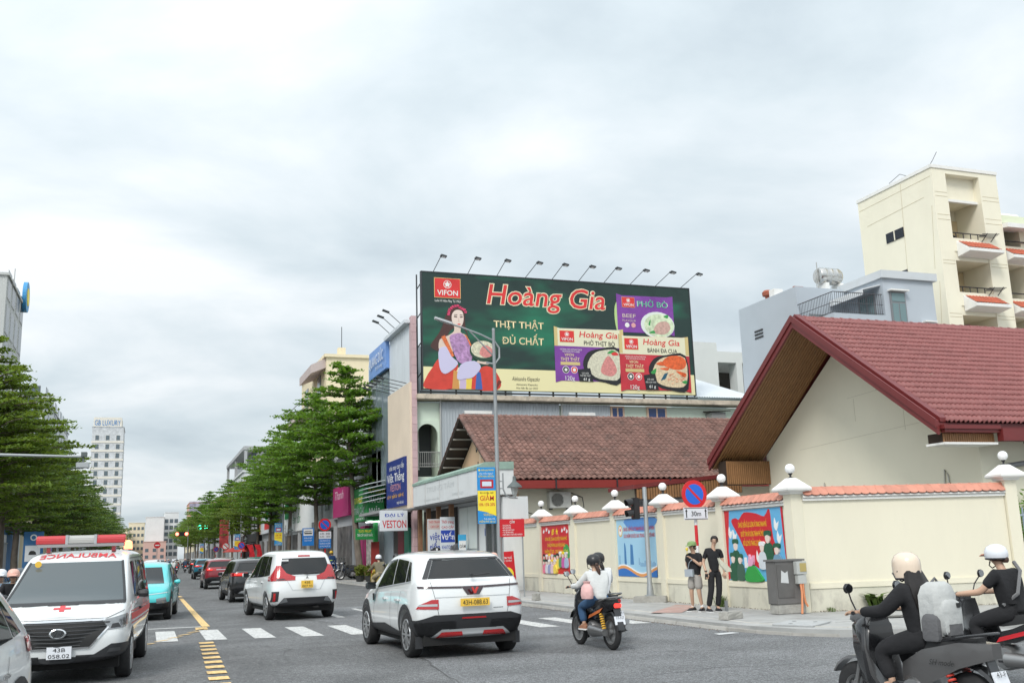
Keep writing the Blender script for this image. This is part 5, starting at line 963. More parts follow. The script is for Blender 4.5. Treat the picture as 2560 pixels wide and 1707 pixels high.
b = B(); b.tube([(13.45, 18.9, .8), (13.44, 18.86, .6), (13.38, 18.8, .35), (13.33, 18.76, .16)], .024, 8); b.build('conduit', cdt, t, smooth=True); b = B(); b.tube([(13.51, 18.9, .8), (13.5, 18.88, .55), (13.52, 18.87, .38), (13.56, 18.85, .3)], .024, 8); b.build('conduit', cdt, t, smooth=True)
def lump(name, label, x, y, z, sx, sy, sz, m, cat, seed=1):
    b = B(); b.box((-sx, -sy, 0), (sx, sy, sz)); bmesh.ops.subdivide_edges(b.b, edges=b.b.edges[:], cuts=3, use_grid_fill=True); rr3 = random.Random(seed)
    for v in b.b.verts: v.co += Vector((rr3.uniform(-1, 1) * .007, rr3.uniform(-1, 1) * .007, rr3.uniform(-1, 1) * .007)); v.co.x *= 1 - .1 * v.co.z / sz
    for v in b.b.verts: v.co = Vector((x, y, z)) + Matrix.Rotation(.3, 3, 'Z') @ v.co
    return tag(b.build(name, m, None), label, cat)
lump('concrete_block', 'rough concrete block with a rusty stub on the kerb before the couple', 11.55, 18.75, .15, .24, .13, .15, stone, 'block', 2)
t = thing('steel_stub', 'short grey steel stub standing in the concrete block by the kerb', 'post', (11.5, 18.8, .29)); b = B(); b.box((11.47, 18.78, .28), (11.52, 18.83, .52)); b.build('angle', pipe_m, t)
lump('stone', 'small rough stone on the pavement beside the white SUV tail', 11.3, 29.4, .15, .1, .09, .2, stone, 'stone', 5)
b = B(); b.prism([(10.25, 17.1, .012), (10.75, 17.2, .012), (10.72, 17.4, .012), (10.3, 17.35, .012)], (0, 0, .006)); tag(b.build('litter_paper', mat('paper', (.55, .56, .56), .9), None), 'flat white scrap of paper on the road by the kerb', 'litter')
leafm = mat('grass_blade', (.10, .16, .03), .7, var=.4, vs_=9)
def tuft(label, x, y, n, hgt, seed, wide=.03):
    rr4 = random.Random(seed); b = B()
    for k in range(n):
        a = rr4.uniform(0, 6.28); l = rr4.uniform(.5, 1) * hgt; o = Vector((x + rr4.gauss(0, .06), y + rr4.gauss(0, .06), .14)); d = Vector((math.cos(a), math.sin(a), 0)); sd_ = Vector((-d.y, d.x, 0)) * wide * .5
        p1 = o + d * l * .25 + Vector((0, 0, l * .7)); p2 = o + d * l * .7 + Vector((0, 0, l * .8)); b.face([o - sd_ * .5, o + sd_ * .5, p1 + sd_, p1 - sd_]); b.face([p1 - sd_, p1 + sd_, p2])
    return tag(b.build('weed_tuft', leafm, None), label, 'plant')
tuft('yellow-green grass tuft at the wall foot beside the man', 13.5, 22.35, 90, .38, 1, .014); tuft('broad-leaved weed at the wall foot behind the pink helmet rider', 15.35, 18.8, 26, .5, 2, .16); tuft('sparse dry weeds at the wall foot near the cabinet', 14.35, 19.1, 40, .14, 3, .012)
# lamp posts with banners
bn_b, bn_y = mat('banner_blue', (.02, .26, .62), .5), mat('banner_yellow', (.86, .68, .04), .5)
def lamp_post(x, y, label, blabel, lines, group='street lamps along the right kerb', banner=True):
    t = thing('street_lamp', label, 'street lamp', (x, y, .15), group=group)
    b = B(); b.lathe([(.14, .15), (.14, .2), (.1, .22), (.095, 1.2), (.075, 5), (.055, 9.38), (.06, 9.4), (.05, 9.46)], (x, y, 0), n=10); b.build('pole', galv, t, smooth=True)
    b = B(); b.tube([(x - .3, y, 8.2), (x + .02, y, 8.16), (x + .2, y, 8.4), (x + .2, y, 8.75), (x + .02, y, 9.0), (x - .5, y, 9.22), (x - 1.2, y, 9.45), (x - 1.6, y, 9.56)], .035, 7).tube([(x - .02, y, 8.45), (x - .9, y, 9.33)], .025, 6); b.build('arm', galv, t, smooth=True)
    b = B(); b.loft([[(x - 1.55 + dx, y + s * .1, 9.56 - dx * .28 + dz) for s, dz in ((-1, -.03), (1, -.03), (.6, .05), (-.6, .05))] for dx in (0, -.3, -.62)]); b.build('lamp_head', mat('lamp_grey', (.38, .4, .41), .4), t)
    b = B(); b.tube([(x + .2, y, 4.3), (x + .2, y, 3.75), (x + .28, y, 3.55), (x + .45, y, 3.45), (x + .72, y, 3.43)], .028, 7).box((x + .02, y - .02, 4.0), (x + .2, y + .02, 4.04)).box((x + .02, y - .02, 3.75), (x + .2, y + .02, 3.79)); b.build('lantern_bracket', galv, t)
    b = B(); b.lathe([(.03, 3.45), (.06, 3.5), (.1, 3.6), (.15, 3.82)], (x + .62, y, 0), n=10); b.build('lantern_glass', mat('lantern_glass', (.42, .45, .45), .15, alpha=.6), t, smooth=True); b = B(); b.lathe([(.27, 3.8), (.26, 3.84), (.14, 3.95), (.08, 4.0), (.06, 4.08), (.05, 4.18), (.01, 4.2)], (x + .62, y, 0), n=12); b.build('lantern_cap', mat('lantern_green', (.10, .12, .12), .5), t, smooth=True)
    if banner:
        q = thing('pole_banner', blabel, 'banner', (x - .42, y - .03, 2.55), group='sale banners on the lamp posts')
        b = B(); b.box((x - .76, y - .06, 2.58), (x - .1, y - .03, 4.5)); b.build('sheet', bn_b, q); f = Face(q, (x - .76, y - .06, 2.58), (1, 0, 0), (0, 0, 1))
        f.poly('printed_yellow', [(.0, .45), (.33, .38), (.66, .25), (.66, 1.12), (.0, 1.12)], bn_y, .004); f.rect('printed_screen', .1, 1.2, .58, 1.5, mat('print_crimson', (.45, .02, .03), .5), .004); f.rect('printed_screen_inner', .17, 1.27, .51, 1.43, pm('screen_pale', (.6, .68, .78)), .008)
        f.disc('printed_mark', .08, 1.82, .035, .035, bn_y, .004, 12); f.txt('điệnmáyXANH', .37, 1.8, .055, bn_y, .46, d=.004); f.txt('Duy nhất tháng 7', .33, 1.68, .06, W_, .5, d=.004); f.txt('GIẢM HOA, HẾT SẢY', .33, 1.58, .06, bn_y, .58, d=.004, bold=.008)
        f.txt('Bỏ cũ lấy mới', .33, 1.02, .055, Kk, .48, d=.008)
        f.txt(lines[0], .33, .78, .17, Rd, .5, d=.008, bold=.008); f.txt(lines[1], .33, .60, .1, Rd, .58, d=.008, bold=.008); f.txt('VUI/ĐỦ', .36, .26, .09, bn_y, .34, d=.010); f.txt('Trả chậm 0%', .4, .13, .06, W_, .4, d=.004); f.txt('MIỄN PHÍ vật tư', .33, .04, .06, bn_y, .58, d=.004)
    for z in (2.6, 4.45):
        if banner: b = B(); b.cyl((x - .78, y - .02, z), (x, y - .02, z), .014, n=6); b.build('banner_bar', galv, t)
    return t
lamp_post(11.4, 33.0, 'tall street lamp crossing the billboard, nearest of the row', 'blue and yellow GIẢM sale banner on the nearest street lamp', ('GIẢM', '10% 15% 20%'))
lamp_post(11.3, 91.0, 'street lamp behind the tree trunks by the bus stop sign', 'blue and yellow GIẢM THÊM 10% banner left of the middle trees', ('GIẢM THÊM', '10%'))
lamp_post(11.3, 134.0, 'street lamp beside the red umbrellas down the street', 'blue and yellow sale banner above the red umbrellas', ('GIẢM SÂU', 'MẠNH NHẤT'))
lamp_post(11.3, 222.0, 'far street lamp next to the green signal', 'small far blue and yellow sale banner below the green signal', ('GIẢM', '5 TRIỆU'))
t = thing('notice_board', 'red notice board headed CẤM standing in front of the lamp post', 'sign', (11.75, 31.8, .15))
b = B(); b.box((11.02, 31.78, 2.1), (11.88, 31.82, 2.68)); b.build('board', mat('notice_red', (.55, .012, .02), .45), t)
f = Face(t, (11.02, 31.78, 2.1), (1, 0, 0), (0, 0, 1)); f.txt('CẤM', .43, .44, .09, W_, .17, bold=.01)
for k, s_ in enumerate(('• DÁN QUẢNG CÁO', '• BÁN HÀNG RONG', '• BÁN SÁCH BÁO DẠO', '• TỤ TẬP MUA BÁN', '• ĐEO BÁM, CHÈO KÉO KHÁCH')): f.txt(s_, .08, .35 - k * .075, .05, W_, (.3, .3, .42, .38, .7)[k], align='L', bold=.006)
b = B(); b.cyl((11.83, 31.84, .15), (11.83, 31.84, 2.7), .025, n=8); b.build('post', galv, t); b = B(); b.cyl((11.12, 31.84, .15), (11.12, 31.84, 2.7), .025, n=8); b.build('post', galv, t)
t = thing('poster_board', 'red standing board with a yellow disc beside the wall', 'sign', (12.75, 35.6, .15))
b = B(); b.hexa([(12.35, 35.6, .2), (12.95, 35.6, .2), (12.95, 35.64, .2), (12.35, 35.64, .2), (12.3, 35.75, 1.6), (12.9, 35.75, 1.62), (12.9, 35.79, 1.62), (12.3, 35.79, 1.6)]); b.build('board', mat('notice_red'), t)
f = Face(t, (12.35, 35.595, .2), (1, 0, 0), (-.03, .106, 1)); f.disc('printed_disc', .3, .6, .22, .24, bn_y, .006); f.disc('printed_disc', .3, .55, .12, .15, Kk, .010); f.txt('CƠM THỐ', .3, 1.15, .07, W_, .4); f.txt('BÒ CHÁY', .3, 1.05, .07, W_, .4)
# camera mast over the left lanes
t = thing('camera_mast', 'grey traffic camera arm reaching from the left trees over the road', 'camera mast', (-7.9, 40, .15)); b = B(); b.cyl((-7.9, 40, .15), (-7.9, 40, 6.2), .1, .08); b.build('pole', galv, t, smooth=True); b = B(); b.tube([(-7.9, 40, 5.65), (-4, 40, 5.56), (-2.35, 40, 5.52)], [.07, .05, .04], 8); b.build('arm', galv, t, smooth=True)
b = B(); b.box((-2.55, 39.8, 5.1), (-2.1, 40.1, 5.3)); b.build('flash_unit', mat('lamp_grey'), t, bevel=.02); b = B(); b.box((-2.4, 39.85, 5.52), (-2.2, 40.2, 5.68)).box((-2.35, 39.95, 5.3), (-2.3, 40.0, 5.52)); b.build('camera', mat('lantern_green'), t)
# ------------------------------------------------------------------ shops and houses down the right side
glass_far = mat('far_glass', (.10, .13, .15), .2)
def block(name, label, x0, x1, y0, y1, h, m, street=(), front=(), roof=None, cat='building', group=None, fm=None, side=-1, z0=0., gm=None):
    """building with real windows: street = (columns, rows, z of first sill, w, h) on the street face, front the same on the face towards the camera"""
    t = thing(name, label, cat, ((x0 + x1) / 2, (y0 + y1) / 2, .15), group=group); fm = fm or wfr; gm = gm or glass_far
    b = B(); b.box((x0, y0, z0), (x1, y1, h)); b.build('wall', m, t)
    b = B(); b.box((x0 - .2, y0 - .2, h), (x1 + .2, y1 + .2, h + .25)); b.build('parapet', roof or m, t)
    xf = x0 if side < 0 else x1
    if street:
        n, rows, zs, w, hh = street[:5]; pitch = street[5] if len(street) > 5 else 3.3; dy = (y1 - y0) / n
        for i in range(n):
            for j in range(rows):
                yc = y0 + dy * (i + .5); z = zs + j * pitch; b = B(); b.box((xf + side * .06, yc - w / 2 - .07, z - .07), (xf, yc + w / 2 + .07, z + hh + .07)); q = b.build('window', fm, t); B().box((xf + side * .075, yc - w / 2, z), (xf + side * .061, yc + w / 2, z + hh)).build('pane', gm, q)
    if front:
        n, rows, zs, w, hh = front[:5]; pitch = front[5] if len(front) > 5 else 3.3; dx = (x1 - x0) / n
        for i in range(n):
            for j in range(rows):
                xc = x0 + dx * (i + .5); z = zs + j * pitch; b = B(); b.box((xc - w / 2 - .07, y0 - .06, z - .07), (xc + w / 2 + .07, y0, z + hh + .07)); q = b.build('window', fm, t); B().box((xc - w / 2, y0 - .075, z), (xc + w / 2, y0 - .061, z + hh)).build('pane', gm, q)
    return t
def shopfront(t, x, y0, y1, sign_m, zs=3.0, ze=4.0, awn=None, inner=None, pil=True):
    b = B(); b.box((x - .02, y0 + .2, .16), (x - .005, y1 - .2, zs - .1)); b.build('shop_opening', mat('shop_goods', (.11, .10, .095), .6, var=.85, vs_=1.1), t)
    if sign_m: b = B(); b.box((x - .45, y0 + .1, zs), (x - .01, y1 - .1, ze)); s_ = b.build('fascia_sign', sign_m, t)
    if awn: b = B(); b.hexa([(x - 1.5, y0, zs - .35), (x - .02, y0, zs - .1), (x - .02, y1, zs - .1), (x - 1.5, y1, zs - .35), (x - 1.5, y0, zs - .29), (x - .02, y0, zs - .04), (x - .02, y1, zs - .04), (x - 1.5, y1, zs - .29)]); b.build('awning', awn, t)
    if pil:
        n = max(1, int((y1 - y0) / 5))
        for k in range(n + 1): y = y0 + (y1 - y0) * k / n; b = B(); b.box((x - .25, y - .12, .15), (x - .022, y + .12, zs)); b.build('pilaster', gy, t)
wr = mat('render_white', (.64, .66, .66), .85, var=.05, vs_=.4, dirt=.25, dcol=(.45, .46, .46), ds=.5); gy = mat('render_grey', (.40, .41, .42), .85, var=.06, vs_=.4, dirt=.25, dcol=(.28, .28, .28), ds=.5); crm = mat('render_cream', (.76, .66, .46), .85, var=.05, vs_=.4, dirt=.2, dcol=(.60, .45, .30), ds=.4)
tg = mat('tuti_green', (.015, .22, .05), .5); mg = mat('sign_magenta', (.40, .02, .14), .55)
f1 = thing('fruit_shop', 'green fruit shop with a boxed two-sided sign behind the leaning trunk', 'shop', (12.5, 60, .15))
b = B(); b.box((12.6, 57.1, 0), (20, 64.2, 7.5)); b.build('wall', gy, f1); shopfront(f1, 12.6, 57.2, 64, None, 3.4)
b = B(); b.box((11.6, 56.2, 3.5), (12.58, 60.1, 5.4)); b.build('box_sign', tg, f1)
F = Face(f1, (11.6, 56.2, 3.5), (1, 0, 0), (0, 0, 1)); F.txt('TUTI FRUIT', .55, 1.5, .26, bn_y, 1.0, d=.03); F.txt('TRÁI CÂY', .5, .98, .3, W_, .86, d=.02, bold=.008); F.txt('NHẬP', .42, .36, .33, W_, .62, d=.02, bold=.008)
F = Face(f1, (11.6, 60.1, 3.5), (0, -1, 0), (0, 0, 1)); F.txt('TUTI FRUIT', 1.6, 1.05, .34, bn_y, 2.4, d=.05, bold=.01); F.txt('TRÁI CÂY', 1.9, .42, .4, mat('letter_silver'), 3.0, d=.05, bold=.01); F.txt('Thiên Đường Trái Cây', 2.0, .1, .12, W_, 2.6)
b = B(); b.box((12.1, 56.6, .15), (12.3, 57.0, 3.5)); b.build('green_post', tg, f1); b = B(); b.box((12.3, 60.2, .15), (12.55, 61.6, 3.3)); b.build('magenta_post', mg, f1)
b = B(); b.box((11.7, 55.6, .5), (12.15, 55.66, 2.3)); q = b.build('red_menu', mat('menu_red', (.28, .03, .025), .6), f1)
b = B(); b.box((12.32, 57.5, .6), (12.5, 60, 2.6)); b.build('display_shelf', mat('shelf_goods', (.35, .32, .30), .7, var=.7, vs_=5), f1)
for k in range(3): b = B(); b.box((11.8 + k * .3, 56.3, 3.4), (12.0 + k * .3, 57.6, 3.45)); b.build('tube_lamp', mat('tube_lit', (.9, .95, 1), .5, emit=2.5), f1)
t = thing('hanging_sign', 'small green sign hung under the fruit shop box sign', 'sign', (11.3, 55.2, 2.4)); b = B(); b.box((10.75, 55.2, 2.43), (11.8, 55.26, 3.02)); b.build('board', tg, t); F = Face(t, (10.75, 55.2, 2.43), (1, 0, 0), (0, 0, 1)); F.txt('TUTI FRUIT', .52, .39, .13, bn_y, .72); F.txt('TRÁI CÂY NHẬP KHẨU', .52, .17, .14, W_, .86)
t = block('sign_shop', 'shop hung with a tall magenta banner behind the leaning trunk', 12.6, 20, 64.4, 71.3, 8.2, gy, (2, 1, 5.6, 1.6, 1.6)); shopfront(t, 12.6, 64.4, 71.3, None, 3.6, inner=dark_in)
b = B(); b.box((12.3, 65.6, 4.15), (12.5, 71.4, 6.2)); s_ = b.build('magenta_banner', mg, t); F = Face(t, (12.3, 71.4, 4.15), (0, -1, 0), (0, 0, 1)); F.txt('Thanh', 2.4, 1.2, .6, pm('pink_text', (.75, .55, .62)), 3.2, shear=.3, parent=s_)
t = block('grey_shop', 'grey shop with a boxed window and canopy behind the no parking sign', 12.8, 20, 71.5, 78.6, 8.0, gy, (2, 1, 5.0, 1.6, 1.3)); shopfront(t, 12.8, 71.5, 78.6, None, 3.5, gy); b = B(); b.box((11.9, 71.5, 3.55), (12.79, 78.6, 4.1)); b.build('canopy', MATS['soffit_grey'], t)
t = block('white_shop', 'long white shop with green sign letters and white fascia', 12.6, 20, 78.8, 99.8, 8.4, wr, (5, 1, 6.0, 1.4, 1.6)); shopfront(t, 12.6, 78.8, 99.8, None, 3.6); b = B(); b.box((12.35, 79, 3.75), (12.59, 99.6, 6.6)); s_ = b.build('white_fascia', W_, t)
F = Face(t, (12.35, 99.6, 3.75), (0, -1, 0), (0, 0, 1)); b = B(); [b.box((12.25, 95.2 + k * .55, 5.0), (12.349, 95.55 + k * .55, 6.5 + .2 * (k % 2))) for k in range(5)]; b.build('green_fins', mat('sign_leaf_green', (.01, .24, .07), .5), t); F.txt('ếm tốt', 9.2, .7, .8, MATS['sign_leaf_green'], 5, parent=s_)
t = block('ad_shop', 'grey shop with advertising panels and a long dark awning', 12.6, 20, 100, 121, 9.0, gy, (4, 2, 4.6, 1.5, 1.5, 2.4)); shopfront(t, 12.6, 100, 121, None, 3.4, mat('awning_slate', (.10, .105, .11), .8)); b = B(); b.box((12.2, 108, 4.1), (12.5, 119.8, 6.9)); s_ = b.build('ad_panel', SL, t); F = Face(t, (12.2, 119.8, 4.1), (0, -1, 0), (0, 0, 1)); F.disc('printed_spot', 7, 1.9, 2, .5, mat('sign_leaf_green'), .01, parent=s_); F.rect('printed_stripe', 5, .4, 9.5, 1.2, pred, .01, s_); F.rect('printed_edge', 0, 0, .9, 2.8, mat('sign_orange', (.65, .30, .05), .6), .01, s_)
t = block('dark_shop', 'dark fronted shop with a round white ampersand mark', 12.7, 20, 121.5, 146, 8.2, gy, (4, 1, 5.2, 1.5, 1.5)); shopfront(t, 12.7, 121.5, 146, mat('shop_black', (.02, .02, .022), .5), 3.4, 4.4, mat('awning_slate'))
t = block('frame_building', 'tall grey house with an open rooftop frame over the right trees', 12.6, 22, 146.5, 180, 13.4, wr, (5, 3, 4.2, 1.8, 1.8), (2, 3, 4.2, 1.8, 1.8))
b = B(); [b.box((12.6, y, 13.6), (13.0, y + .4, 16.6)) for y in (146.6, 163, 179.5)]; b.box((12.5, 146.5, 16.6), (22, 180, 17.1)); b.build('roof_frame', gy, t); b = B(); b.box((14, 150, 13.6), (21, 176, 16.5)); b.build('penthouse', glass_far, t)
block('roof_lantern_house', 'grey house with a glazed barrel roof room behind the right trees', 13, 22, 128, 146, 12.2, gy, (3, 2, 5, 1.6, 1.6), (2, 2, 8.2, 1.6, 1.6)); t = thing('roof_room', 'glazed steel roof room with curved top on the grey house', 'roof room', (15, 132, 12.4)); b = B(); b.loft([[(x, 129 + 3.5 * (1 - math.cos(math.pi * k / 8)), 12.4 + 2.0 + .9 * math.sin(math.pi * k / 8)) for k in range(9)] + [(x, 136, 12.45), (x, 129, 12.45)] for x in (13.2, 19)]); b.build('shell', mat('frame_grey'), t)
# cream tower with slanted balcony roof and the white building with black letters
t = block('cream_tower', 'cream plastered tower house with a jutting roof slab behind the nearest tree', 13.2, 22, 80, 94, 17.4, crm, (2, 5, 4.6, 1.5, 1.7, 2.5)); b = B(); b.hexa([(12.0, 80.4, 16.1), (13.2, 80.4, 16.6), (13.2, 87, 16.6), (12.0, 87, 16.1), (12.0, 80.4, 16.8), (13.2, 80.4, 17.38), (13.2, 87, 17.38), (12.0, 87, 16.8)]); b.build('roof_slab', mat('slab_mauve', (.50, .42, .40), .85), t); b = B(); b.tube([(11.6, 80.4, 14.2), (11.6, 93, 14.2)], .04, 6).tube([(11.6, 80.4, 13.4), (11.6, 93, 13.4)], .04, 6).tube([(11.6, 80.4, 14.2), (13.2, 80.4, 14.2)], .04, 6); b.build('balcony_rail', rail_m, t); b = B(); b.box((11.5, 80.5, 12.9), (13.2, 93, 13.2)); b.build('balcony', mat('slab_mauve'), t)
b = B(); b.tube([(14.6, 81, 17.6), (14.6, 81, 20.2)], .03, 5); b.build('mast', blk, t); b = B(); b.box((14.3, 80.8, 17.4), (14.9, 81.4, 18.4)); b.build('chimney', crm, t)
t = block('letter_building', 'white building whose side wall carries big black letters behind the tree top', 12.9, 19, 62, 78, 11.2, wr, ()); b = B(); b.box((12.9, 61.7, 11.2), (17, 62, 13.4)); s_ = b.build('sign_wall', wr, t); F = Face(t, (12.9, 61.7, 11.2), (1, 0, 0), (0, 0, 1)); F.txt('T·NT', 1.35, .5, 1.05, Kk, 2.6, d=.05, parent=s_)
# signs along the right pavement
t = thing('no_parking_sign', 'round no parking sign over white and blue time plates by the parked motorbikes', 'road sign', (11.3, 68.5, .15)); stripe_pole(t, 11.3, 68.6, 4.0, .05); round_sign(t, 11.25, 68.5, 3.64, .42)
b = B(); b.box((10.86, 68.5, 2.72), (11.68, 68.53, 3.2)); q = b.build('time_plate', mat('plate_white'), t); F = Face(t, (10.86, 68.5, 2.72), (1, 0, 0), (0, 0, 1)); F.txt('6:30 - 8:00', .41, .28, .12, Kk, .66, parent=q); F.txt('16:30 - 18:00', .41, .09, .12, Kk, .7, parent=q); b = B(); b.box((10.86, 68.5, 2.1), (11.68, 68.53, 2.7)); q = b.build('rule_plate', mat('sign_azure', (.02, .20, .60), .4), t); F = Face(t, (10.86, 68.5, 2.1), (1, 0, 0), (0, 0, 1)); [F.txt(s_, .41, .44 - k * .18, .1, W_, .68, parent=q) for k, s_ in enumerate(('CHO PHÉP ĐỖ XE', 'NGOÀI GIỜ CAO ĐIỂM', 'VÀ THU PHÍ ĐỖ XE'))]
t = thing('bus_stop_sign', 'blue bus stop sign with a white panel between the tree trunks', 'road sign', (11.3, 75.5, .15)); b = B(); b.cyl((11.3, 75.5, .15), (11.3, 75.5, 3.6), .04); b.build('post', galv, t); b = B(); b.box((10.75, 75.4, 2.35), (11.6, 75.44, 3.62)); b.build('board', mat('sign_azure'), t); F = Face(t, (10.75, 75.4, 2.35), (1, 0, 0), (0, 0, 1)); F.rect('printed_panel', .08, .72, .77, 1.2, W_, .004); F.poly('printed_bus', [(.15, .84), (.7, .84), (.7, 1.02), (.62, 1.06), (.2, 1.06), (.15, 1.0)], Kk, .008); F.polys('printed_window', [[(.2 + k * .1, .93), (.28 + k * .1, .93), (.28 + k * .1, 1.02), (.2 + k * .1, 1.02)] for k in range(5)], W_, .012); F.txt('ĐƯỜNG XE BUÝT', .42, .5, .1, W_, .6); F.txt('BUS STOP', .42, .32, .1, W_, .5)
for y, lab in ((128, 'round no parking sign left of the red umbrellas'), (176, 'small far no parking sign under the traffic signal')):
    t = thing('no_parking_sign', lab, 'road sign', (10.9, y, .15)); stripe_pole(t, 10.9, y, 3.0, .05); round_sign(t, 10.9, y - .08, 3.0, .45)
t = thing('prohibition_sign', 'white round prohibition sign with a red rim by the red pole banner', 'road sign', (9.9, 140, .15)); b = B(); b.cyl((9.9, 140, .15), (9.9, 140, 3.2), .05); b.build('post', galv, t); b = B(); b.cyl((9.9, 139.94, 3.1), (9.9, 139.92, 3.1), .5, n=28); b.build('disc', mat('sign_red'), t); F = Face(t, (9.9, 139.92, 3.1), (1, 0, 0), (0, 0, 1)); F.disc('printed_field', 0, 0, .38, .38, W_, .006); F.poly('printed_bar', [(-.28, .2), (-.2, .28), (.28, -.2), (.2, -.28)], mat('sign_red'), .012)
t = thing('pole_banner', 'dark red patterned banner on the pole behind the red SUV', 'banner', (10.2, 150, 3)); b = B(); b.box((9.7, 150, 3.0), (11.0, 150.05, 6.9)); b.build('sheet', mat('banner_maroon', (.28, .03, .03), .6, var=.8, vs_=1.6), t); b = B(); b.cyl((11.05, 150.02, .15), (11.05, 150.02, 7.0), .09); b.build('pole', galv, t)
lit_g, lit_r = mat('signal_lit_green', (.05, 1, .55), .5, emit=6), mat('signal_lit_red', (1, .12, .08), .5, emit=6)
t = thing('traffic_signal', 'lit green traffic signal with countdown over the road in the distance', 'traffic light', (10.9, 195, .15)); b = B(); b.tube([(10.9, 195, .15), (10.9, 195, 8), (10.5, 195, 8.9), (7.2, 195, 11.0)], .1, 7); b.build('pole', galv, t, smooth=True); b = B(); b.box((7.6, 194.9, 6.75), (9.5, 195.1, 7.6)); b.build('head', MATS['signal_black'], t); b = B(); b.tube([(9.5, 195, 7.2), (10.9, 195, 7.2)], .06, 6); b.build('arm', galv, t)
b = B(); b.lathe([(0, 194.88), (.36, 194.87), (.36, 194.8), (0, 194.78)], (9.1, 0, 7.2), 'Y', 18); b.build('lamp', lit_g, t); text(t, '38', (10.2, 194.8, 6.95), (1, 0, 0), (0, 0, 1), .55, lit_g, .75, name='countdown')
t = thing('traffic_signal', 'lit red traffic signal facing down the far lanes', 'traffic light', (7.4, 215, .15)); b = B(); b.tube([(7.8, 215.1, .15), (7.8, 215.1, 8.0)], .08, 6); b.build('pole', galv, t); b = B(); b.box((5.6, 215, 6.1), (7.6, 215.2, 6.9)); b.build('head', MATS['signal_black'], t); [B().lathe([(0, 214.98), (.32, 214.97), (.32, 214.9), (0, 214.88)], (x, 0, 6.5), 'Y', 16).build('lamp', lit_r, t) for x in (5.7, 7.5)]
t = thing('no_entry_sign', 'red no entry sign above the traffic in the far centre', 'road sign', (2.0, 215, .15)); b = B(); b.cyl((2.0, 215, .15), (2.0, 215, 4.6), .06); b.build('post', galv, t); b = B(); b.cyl((2.0, 214.9, 4.4), (2.0, 214.86, 4.4), .62, n=24); b.build('disc', mat('sign_red'), t); b = B(); b.box((1.6, 214.84, 4.3), (2.4, 214.86, 4.5)); b.build('bar', W_, t)
# parasols and roller banner
for k, (x, y) in enumerate(((11.2, 137), (12.4, 132))):
    t = thing('market_umbrella', ('left' if k == 0 else 'right') + ' one of the two red umbrellas on the far pavement', 'umbrella', (x, y, .15), group='red umbrellas'); b = B(); b.cyl((x, y, .15), (x, y, 2.9), .04, n=6); b.build('pole', galv, t); b = B(); b.lathe([(1.9, 2.3), (1.9, 2.36), (1.0, 2.75), (.05, 3.0)], (x, y, 0), n=8); b.build('canopy', mat('umbrella_red', (.50, .06, .05), .7), t)
for k, x in enumerate((10.6, 11.4)):
    t = thing('feather_banner', ('left' if k == 0 else 'right') + ' one of the two red feather flags before the umbrellas', 'flag', (x, 112, .15), group='red feather flags'); b = B(); b.prism([(x - .3, 112, .4), (x + .25, 112, .4), (x + .4, 112, 1.6), (x + .1, 112, 2.9), (x - .55, 112, 2.95), (x - .2, 112, 2.2)], (0, .03, 0)); b.build('sheet', pm('flag_red', (.60, .02, .03), var=.5, vs_=3), t); b = B(); b.tube([(x + .3, 112.02, .15), (x + .42, 112.02, 1.6), (x + .1, 112.02, 3.0)], .02, 5); b.build('pole', galv, t)
t = thing('yellow_board', 'low yellow sidewalk board behind the black SUV', 'sign', (10.9, 84, .15)); b = B(); b.box((10.3, 84, .9), (11.4, 84.05, 2.05)); b.build('board', mat('board_yellow', (.72, .50, .04), .6), t); F = Face(t, (10.3, 84, .9), (1, 0, 0), (0, 0, 1)); F.txt('CƠM GÀ', .55, .7, .2, Rd, .8); F.txt('BÚN', .55, .35, .2, Rd, .5); b = B(); b.box((10.3, 84.05, .15), (10.36, 84.1, .9)).box((11.34, 84.05, .15), (11.4, 84.1, .9)); b.build('stand', galv, t)
# ------------------------------------------------------------------ left side and the end of the street
t = block('office_block', 'grey-white office block with tall windows and a round blue rooftop sign at the left edge', -26, -14, 106, 120, 29.6, mat('office_stone', (.46, .47, .46), .8, var=.04, vs_=.3, dirt=.15, dcol=(.36, .37, .37), ds=.4), (4, 8, 3.4, 2.4, 2.7, 3.45), (), side=1, fm=mat('office_rib', (.60, .61, .60), .8), gm=mat('office_glass', (.06, .07, .08), .2))
b = B(); b.cyl((-13.9, 119, 30.6), (-13.5, 119, 30.6), 1.7, n=28); d_ = b.build('round_sign', mat('disc_blue', (.05, .28, .55), .5), t); b = B(); b.cyl((-13.49, 119, 30.6), (-13.45, 119, 30.6), 1.0, n=20); b.build('sign_face', bn_y, t); b = B(); b.tube([(-15.5, 107, 29.8), (-15.5, 107, 36)], .05, 5).tube([(-14.6, 116, 29.8), (-14.6, 116, 33)], .05, 5); b.build('mast', rail_m, t)
block('white_block', 'white office block with a roof canopy behind the left trees', -30, -15, 160, 208, 25.5, wr, (9, 7, 4, 3, 2.2, 3.5), (4, 7, 4, 2.4, 2.2, 3.5), side=1)
t = block('hotel_tower', 'slender pale hotel tower with blue rooftop letters behind the left trees', -20.7, -9.8, 400, 418, 50.5, mat('tower_tile', (.50, .52, .54), .7, var=.25, vs_=.7), (4, 13, 6, 2.6, 1.8, 3.3), (3, 13, 6, 1.3, 1.8, 3.3), side=1, fm=mat('tower_band', (.66, .63, .56), .8))
for k in range(13): b = B(); b.box((-20.9, 399.85, 5.0 + k * 3.3), (-9.6, 399.99, 5.7 + k * 3.3)); b.build('floor_band', mat('tower_band'), t)
